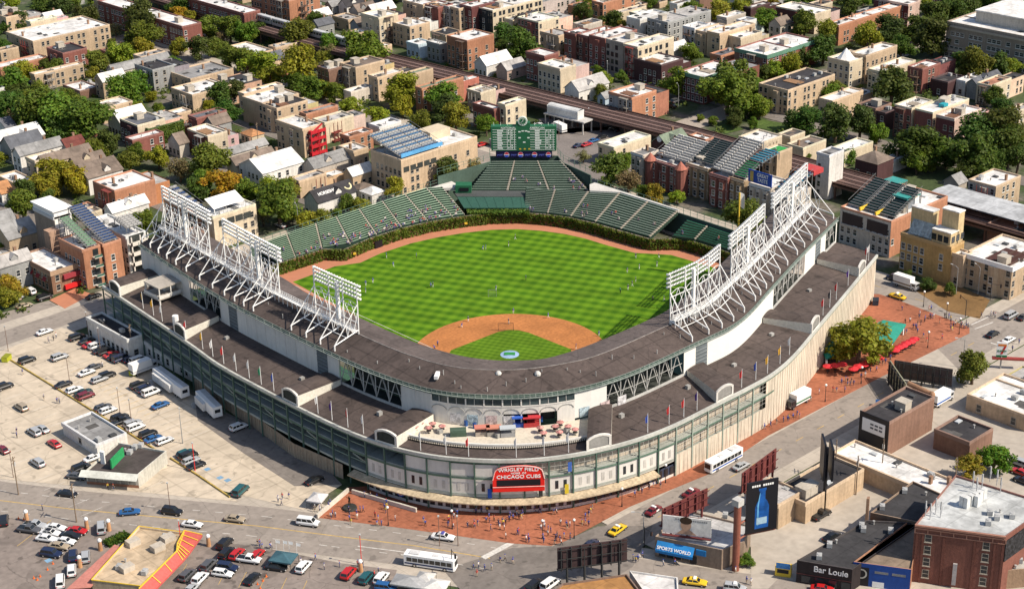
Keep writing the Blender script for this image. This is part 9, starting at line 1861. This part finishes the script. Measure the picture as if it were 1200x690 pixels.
outl('bottle_highlight', [(-1.2,9.2),(-.8,9.2),(-.8,14.2),(-.5,16.8),(-.65,16.8),(-1.2,14.0)], mat('bottle_light', (.12,.35,.6), .4), .03); outl('bottle_label', [(-1.3,9.4),(1.3,9.4),(1.3,11),(-1.3,11)], mat('bottle_pale', (.35,.5,.6), .5), .035)
b = MB(); [b.obox(A + d*(1.2+k*.55) + n*.02, d, n, .42, .02, 20.5, 21.0) for k in range(10) if k != 4]; b.build('caption', WHITE, o); b = MB(); b.obox(A + d*0 - n*.5, d, -n, L_, .3, 7.9, 8.4); b.obox(A - n*.5, d, -n, L_, .2, 12, 12.4); b.tube((*(A + d*.2 - n*.6), 12), (mx, my, 12), .25, n=6); b.tube((*(A + d*.2 - n*.6), 8), (mx, my, 8), .25, n=6); b.build('support_arm', mat('mast_red', (.26,.09,.06), .6), o)
# black sign pylon
px = (5.1, -106.6); o = thing('sign_pylon', 'slim black sign panels edge on above the alley roofs', 'sign', (*px, 0)); MB().box(px[0]-.3,px[0]+.3,px[1]-.3,px[1]+.3,0,18).build('post', BLACK, o); MB().obox((px[0]-.8,px[1]-.4),(.7,.7),(-.7,.7),6,.5,9,19).obox((px[0]+.6,px[1]-1.8),(.7,.7),(-.7,.7),6,.5,9,17.5).build('panel', BLACK, o)
# V billboards behind the fence on the avenue
billboard((76.4, -76.9), (82.6, -91.8), 1.2, 6.4, mat('billboard_back', (.085,.06,.055), .7), 'long dark backed billboard across the yard from the umbrellas', 5, mat('frame_dark', (.07,.05,.05), .7), True)
billboard((75.0, -76.5), (65.9, -88.1), 1, 6.6, mat('billboard_edge', (.30,.29,.2), .7), 'pale edged billboard joined to the long dark one', 3, mat('frame_dark', (.07,.05,.05), .7))
A = (63.6, -90.2); B = (62.8, -98.1); o = thing('flue_pipe', 'thick bent rusty flue pipe over the yard', 'pipe', (*B, 0)); b = MB().tube((*A, 8.2), (*B, 8.0), .75, n=10).tube((*B, 8.3), (*B, 0), .75, n=10).ball((*B, 8.0), .9, 10, 6); b.build('pipe', mat('pipe_rust', (.34,.19,.11), .7, var=.25, s1=.6), o)
# convenience shop sign
px = (103.4, -94.3); o = thing('shop_sign', 'white shop sign with orange, green and red 7-ELEVEN mark', 'sign', (*px, 0)); x, y = px; d = Vector((.6,-.8)); n = Vector((-.8,-.6)); A = Vector(px) - d*1.5
MB().box(x-.15,x+.15,y-.15,y+.15,0,4).build('post', mat('post_grey', (.3,.3,.3), .5), o); MB().obox(A, d, -n, 3, .4, 3.6, 8.2).build('panel', WHITE, o); q = MB(); q.obox(A + d*.35 + n*.02, d, n, 2.3, .03, 7.1, 7.7); q.build('seven_top', mat('seven_orange', (.7,.2,.03), .5), o); q = MB(); P7 = [(2.05,7.1),(2.65,7.1),(1.7,4.6),(1.05,4.6)]; q.quad(*[(*(A + d*x_ + n*.05), z_) for x_, z_ in P7]); q.build('seven_stem', mat('seven_red', (.55,.03,.03), .5), o); MB().obox(A + n*.02, d, n, 3, .02, 3.65, 4.3).build('green_band', mat('seven_green', (.02,.2,.08), .5), o); lettering(o, 'ELEVEN', .75, mat('seven_green', (.02,.2,.08), .5), (*(A + d*1.5 + n*.07), 5.6), math.atan2(d.y, d.x)); MB().obox(A - d*1 + n*.5, d, -n, 9, 1.4, 3.0, 3.5).build('red_fascia', mat('fascia_red', (.3,.05,.04), .6), o)
# rusty roofed building and white roof at the bottom
Pq = [(-74.4, -91.4), (-68.0, -89.8), (-55.0, -97.5), (-59.2, -106.8)]; o, P, c = poly_shop(Pq, 6, (.16,.1,.07), (.4,.2,.07), 'building with a stained rusty orange roof', 'building'); Pq = [(-52.5, -95.9), (-47.0, -105.4), (-51.0, -109.2), (-57.6, -106.3)]; poly_shop(Pq, 5, (.55,.53,.5), (.62,.6,.58), 'small building with a smooth white roof at the bottom edge', 'building')
# yellow kiosk
px = (-23.6, -116.9); o = thing('kiosk', 'yellow ticket kiosk with a blue sign', 'kiosk', (*px, .15), -1.05); q = MB().box(-1.8,1.8,-.9,.9,0,2.6).build('booth', YELLOW, None); q.parent = o; q = MB().box(-1.6,1.6,-1.05,-.9,2.2,3.6).build('sign', mat('kiosk_blue', (.05,.2,.5), .5, var=.3, s1=2), None); q.parent = o; q = MB().box(-1.3,1.3,-.93,-.9,.9,1.9).build('hatch', BLACK, None); q.parent = o
# red striped restaurant
Pm = [(-119.7, 1.4), (-113.6, -8.7), (-119.1, -14.3), (-133.4, -21.2), (-140.0, -11.0)]; o, P, c = poly_shop(Pm, 4.2, (.45,.36,.25), (.52,.4,.27), 'fast food restaurant with cream roof and red yellow striped eaves', 'restaurant', 'restaurant'); clutter(o, [(-124.5, -3.6), (-118.1, -7.3), (-121.9, -9.9), (-132.7, -10.9), (-129.7, -17.0), (-130.1, -9.4)], 3.7); b = MB(); bx_ = [(-124.8, -4.1), (-117.9, -8.4), (-121.9, -10.2), (-131.7, -12.7)]
for q_ in bx_: b.box(q_[0]-1.5,q_[0]+1.5,q_[1]-1.1,q_[1]+1.1,3.7,5.1)
b.build('rooftop_unit', mat('unit_cream', (.5,.44,.36), .6), o)
E1 = [(-112.7, -8.1), (-110.9, -12.6), (-120.3, -17.5), (-134.4, -23.2), (-136.0, -20.7), (-119.6, -15.0), (-117.2, -12.1), (-113.5, -9.4)]; b = MB(); Ea = [(-113.4, -8.4), (-117.7, -12.1), (-119.7, -14.9), (-134.5, -22.2)]; Eb = [(-110.1, -10.9), (-116.8, -15.5), (-119.7, -17.2), (-133.2, -24.1)]
for (a, c2), (d_, e_) in zip(zip(Ea, Ea[1:]), zip(Eb, Eb[1:])): b.quad((*a,4.4),(*d_,2.9),(*e_,2.9),(*c2,4.4)); b.quad((*d_,2.9),(*d_,2.4),(*e_,2.4),(*e_,2.9))
b.build('red_eave', mat('eave_red', (.5,.1,.085), .7), o); b = MB()
for (a, c2), (d_, e_) in zip(zip(Ea, Ea[1:]), zip(Eb, Eb[1:])):
    for k in range(3): u = k/3; p_, q_ = lerp(a, c2, u), lerp(d_, e_, u); b.tube((*p_,4.55),(*q_,3.05),.13,n=4)
    b.tube((*a,4.5),(*c2,4.5),.16,n=4)
ring_ = [(*p, 4.25) for p in P]; [b.tube(ring_[i], ring_[(i+1)%5], .14, n=4) for i in range(5)]; b.build('yellow_rib', YELLOW, o)
b = MB(); Pk = [(-127.4, 0.1), (-126.3, -2.6), (-140.9, -11.9), (-145.1, -8.6)]; b.prism(Pk, 2.9, 3.1); b.build('pink_awning', mat('awning_pink', (.5,.2,.16), .8), o)
hb2 = thing('hedge', 'small clipped hedge beside the restaurant entrance', 'hedge', (*(-123.6, 5.9), 0)); x, y = (-123.8, 5.5); leaves_b = MB(); leaves(leaves_b, 900, lambda: (x + R.uniform(-3,3), y + R.uniform(-1.6,1.6), R.random()*1.3), .2); leaves_b.build('foliage', LEAF, hb2, (.07,.12,.015))
for px, lab in zip([(-134.6, 29.4), (-126.0, 15.6), (-122.6, 11.0), (-128.8, 4.6), (-109.5, -12.3), (-90.9, -46.9), (-136.1, 1.5)], ('at the street end of the corner lot', 'by the red sports car', 'by the silver van exit', 'beside the pink awning', 'right of the red striped eaves', 'beside the red suv', 'low one in the lot by the awning')):
    o = thing('gate_pillar', 'orange based pillar with white globe ' + lab, 'pillar', (*px, .15), 0, 'globe pillars round the corner lot'); MB().tube((*px,.15),(*px,2.4),.55,.45,n=10).build('pillar', mat('pillar_orange', (.52,.28,.14), .8), o); MB().ball((*px,2.9),.55,10,6).build('globe', WHITE, o)
# green signed shop
Pg = [(-100.7, 42.3), (-94.2, 29.1), (-106.3, 23.6), (-114.5, 35.1)]; o, P, c = poly_shop(Pg, 4, (.48,.46,.4), (.075,.062,.058), 'white low shop with tall green roof sign', 'shop'); A, d, n, L_ = face(P, Pg[3], Pg[2]); n = n if n.y < 0 else -n
b = MB(); b.quad((*(A-d*1+n*.2),4.3),(*(A+d*(L_+.5)+n*.2),4.3),(*(A+d*(L_+.5)+n*2.2),3.3),(*(A-d*1+n*2.2),3.3)); b.build('front_canopy', mat('canopy_white', (.62,.62,.55), .6), o); MB().obox(A + n*.05, d, n, L_, .1, .1, .9).build('brick_base', mat('base_brick', (.3,.15,.09), .9), o); b = MB(); [b.obox(A + d*(.5+k*2.2) + n*.05, d, n, 1.9, .06, 1.0, 3) for k in range(int(L_/2.2))]; b.build('shop_window', mat('shop_glass', (.2,.2,.18), .2, var=.4, s1=.6), o)
x, y = (-109.0, 31.3); b = MB().prism([(-109.4, 31.2), (-109.2, 30.9), (-103.4, 34.5), (-103.6, 34.8)], 4.0, 6.6); b.build('green_sign', mat('sign_green', (.03,.3,.1), .5, var=.15), o); clutter(o, [(-99.0, 36.6), (-101.4, 35.2), (-101.5, 37.2), (-97.4, 36.3)], 3.5); MB().prism([(-109.4, 36.2), (-108.9, 35.0), (-108.3, 35.6), (-108.8, 36.8)], 3.5, 7.0).build('sign_post', WHITE, o)
# tents in the corner lot
def tent(px, w, d_, col, lab, ang):
    o = thing('tailgate_tent', lab, 'tent', (*px, .16), ang); b = MB(); T_ = (0, 0, 3.3); C4 = [(-w/2,-d_/2,2.3),(w/2,-d_/2,2.3),(w/2,d_/2,2.3),(-w/2,d_/2,2.3)]
    for i in range(4): b.quad(C4[i], C4[(i+1)%4], T_); q_, r_ = C4[i], C4[(i+1)%4]; b.quad((q_[0],q_[1],1.95),(r_[0],r_[1],1.95),r_,q_)
    q = b.build('canopy', mat('tent_'+lab.split()[0], col, .8), None); q.parent = o; b = MB(); [b.tube((x_*.98,y_*.98,0),(x_*.98,y_*.98,2.2),.05,n=5) for x_, y_, z_ in C4]; q = b.build('leg', DARKST, None); q.parent = o; return o
o = tent((-101.9, -32.0), 5.6, 4.6, (.05,.12,.15), 'teal tailgate canopy with small flags by the street', -1.05); b = MB()
for k, (x_, y_) in enumerate(((-2.6,2),(-.8,2.2),(.6,2.2),(2.6,2))): b.tube((x_,y_,2.2),(x_,y_,5.4),.04,n=4); b.quad((x_,y_,5.3),(x_+1.0,y_+.2,5.1),(x_+.9,y_+.2,4.3),(x_,y_,4.5))
q = b.build('flag', WHITE, None); q.parent = o
tent((-87.7, -60.7), 8, 4.5, (.36,.36,.36), 'grey flat topped tailgate tent under the city bus', -1.05); tent((-84.3, -66.2), 5, 4.5, (.66,.64,.6), 'white peaked tailgate tent by the lamp pole', -1.05); tent((-84.1, -61.9), 4, 4, (.55,.53,.5), 'pale small tailgate tent between the grey and white ones', -1.05); tent((-79.6, -15.8), 4.5, 4, (.55,.53,.52), 'open gabled merchandise tent at the plaza edge', .5)
cone = MB().tube((0,0,0),(0,0,.75),.2,.03,n=8).box(-.25,.25,-.25,.25,0,.05).mesh('cone_body', mat('cone_orange', (.75,.16,.03), .6))
for px, lab in zip([(-146.2, 5.0), (-146.0, 3.8), (-144.8, 4.6), (-139.9, 7.4), (-142.1, 6.0), (-135.5, 32.0), (-134.8, 30.7), (-132.8, 27.0), (-111.0, -34.2), (-109.3, -33.9), (-107.7, -33.0), (-111.6, -36.1)], ('by the red lamp base, first', 'by the red lamp base, second', 'by the red lamp base, third', 'near the blue bay mark', 'between lamp base and bay mark', 'at the lot gate, first', 'at the lot gate, second', 'by the globe pillar', 'in the tent row, second lowest', 'in the tent row, middle', 'in the tent row, topmost', 'in the tent row, lowest')):
    o = thing('traffic_cone', 'orange traffic cone ' + lab, 'traffic cone', (*px, .16), 0, 'traffic cones in the corner lots'); put('cone_body', cone, o)
for px, lab in zip([(59.7, -84.0), (71.0, -95.7), (73.0, -53.2), (62.1, -69.4), (115.2, -32.3)], ('','','','','')): pass
# trash on the roof side: barrel of facade lights
dup_ = [(k, len(v)) for k, v in LABELS.items() if len(v) > 1 and v[0] != 'g']
if dup_: print('DUP', dup_[:20])
print('OBJECTS', len(bpy.data.objects))
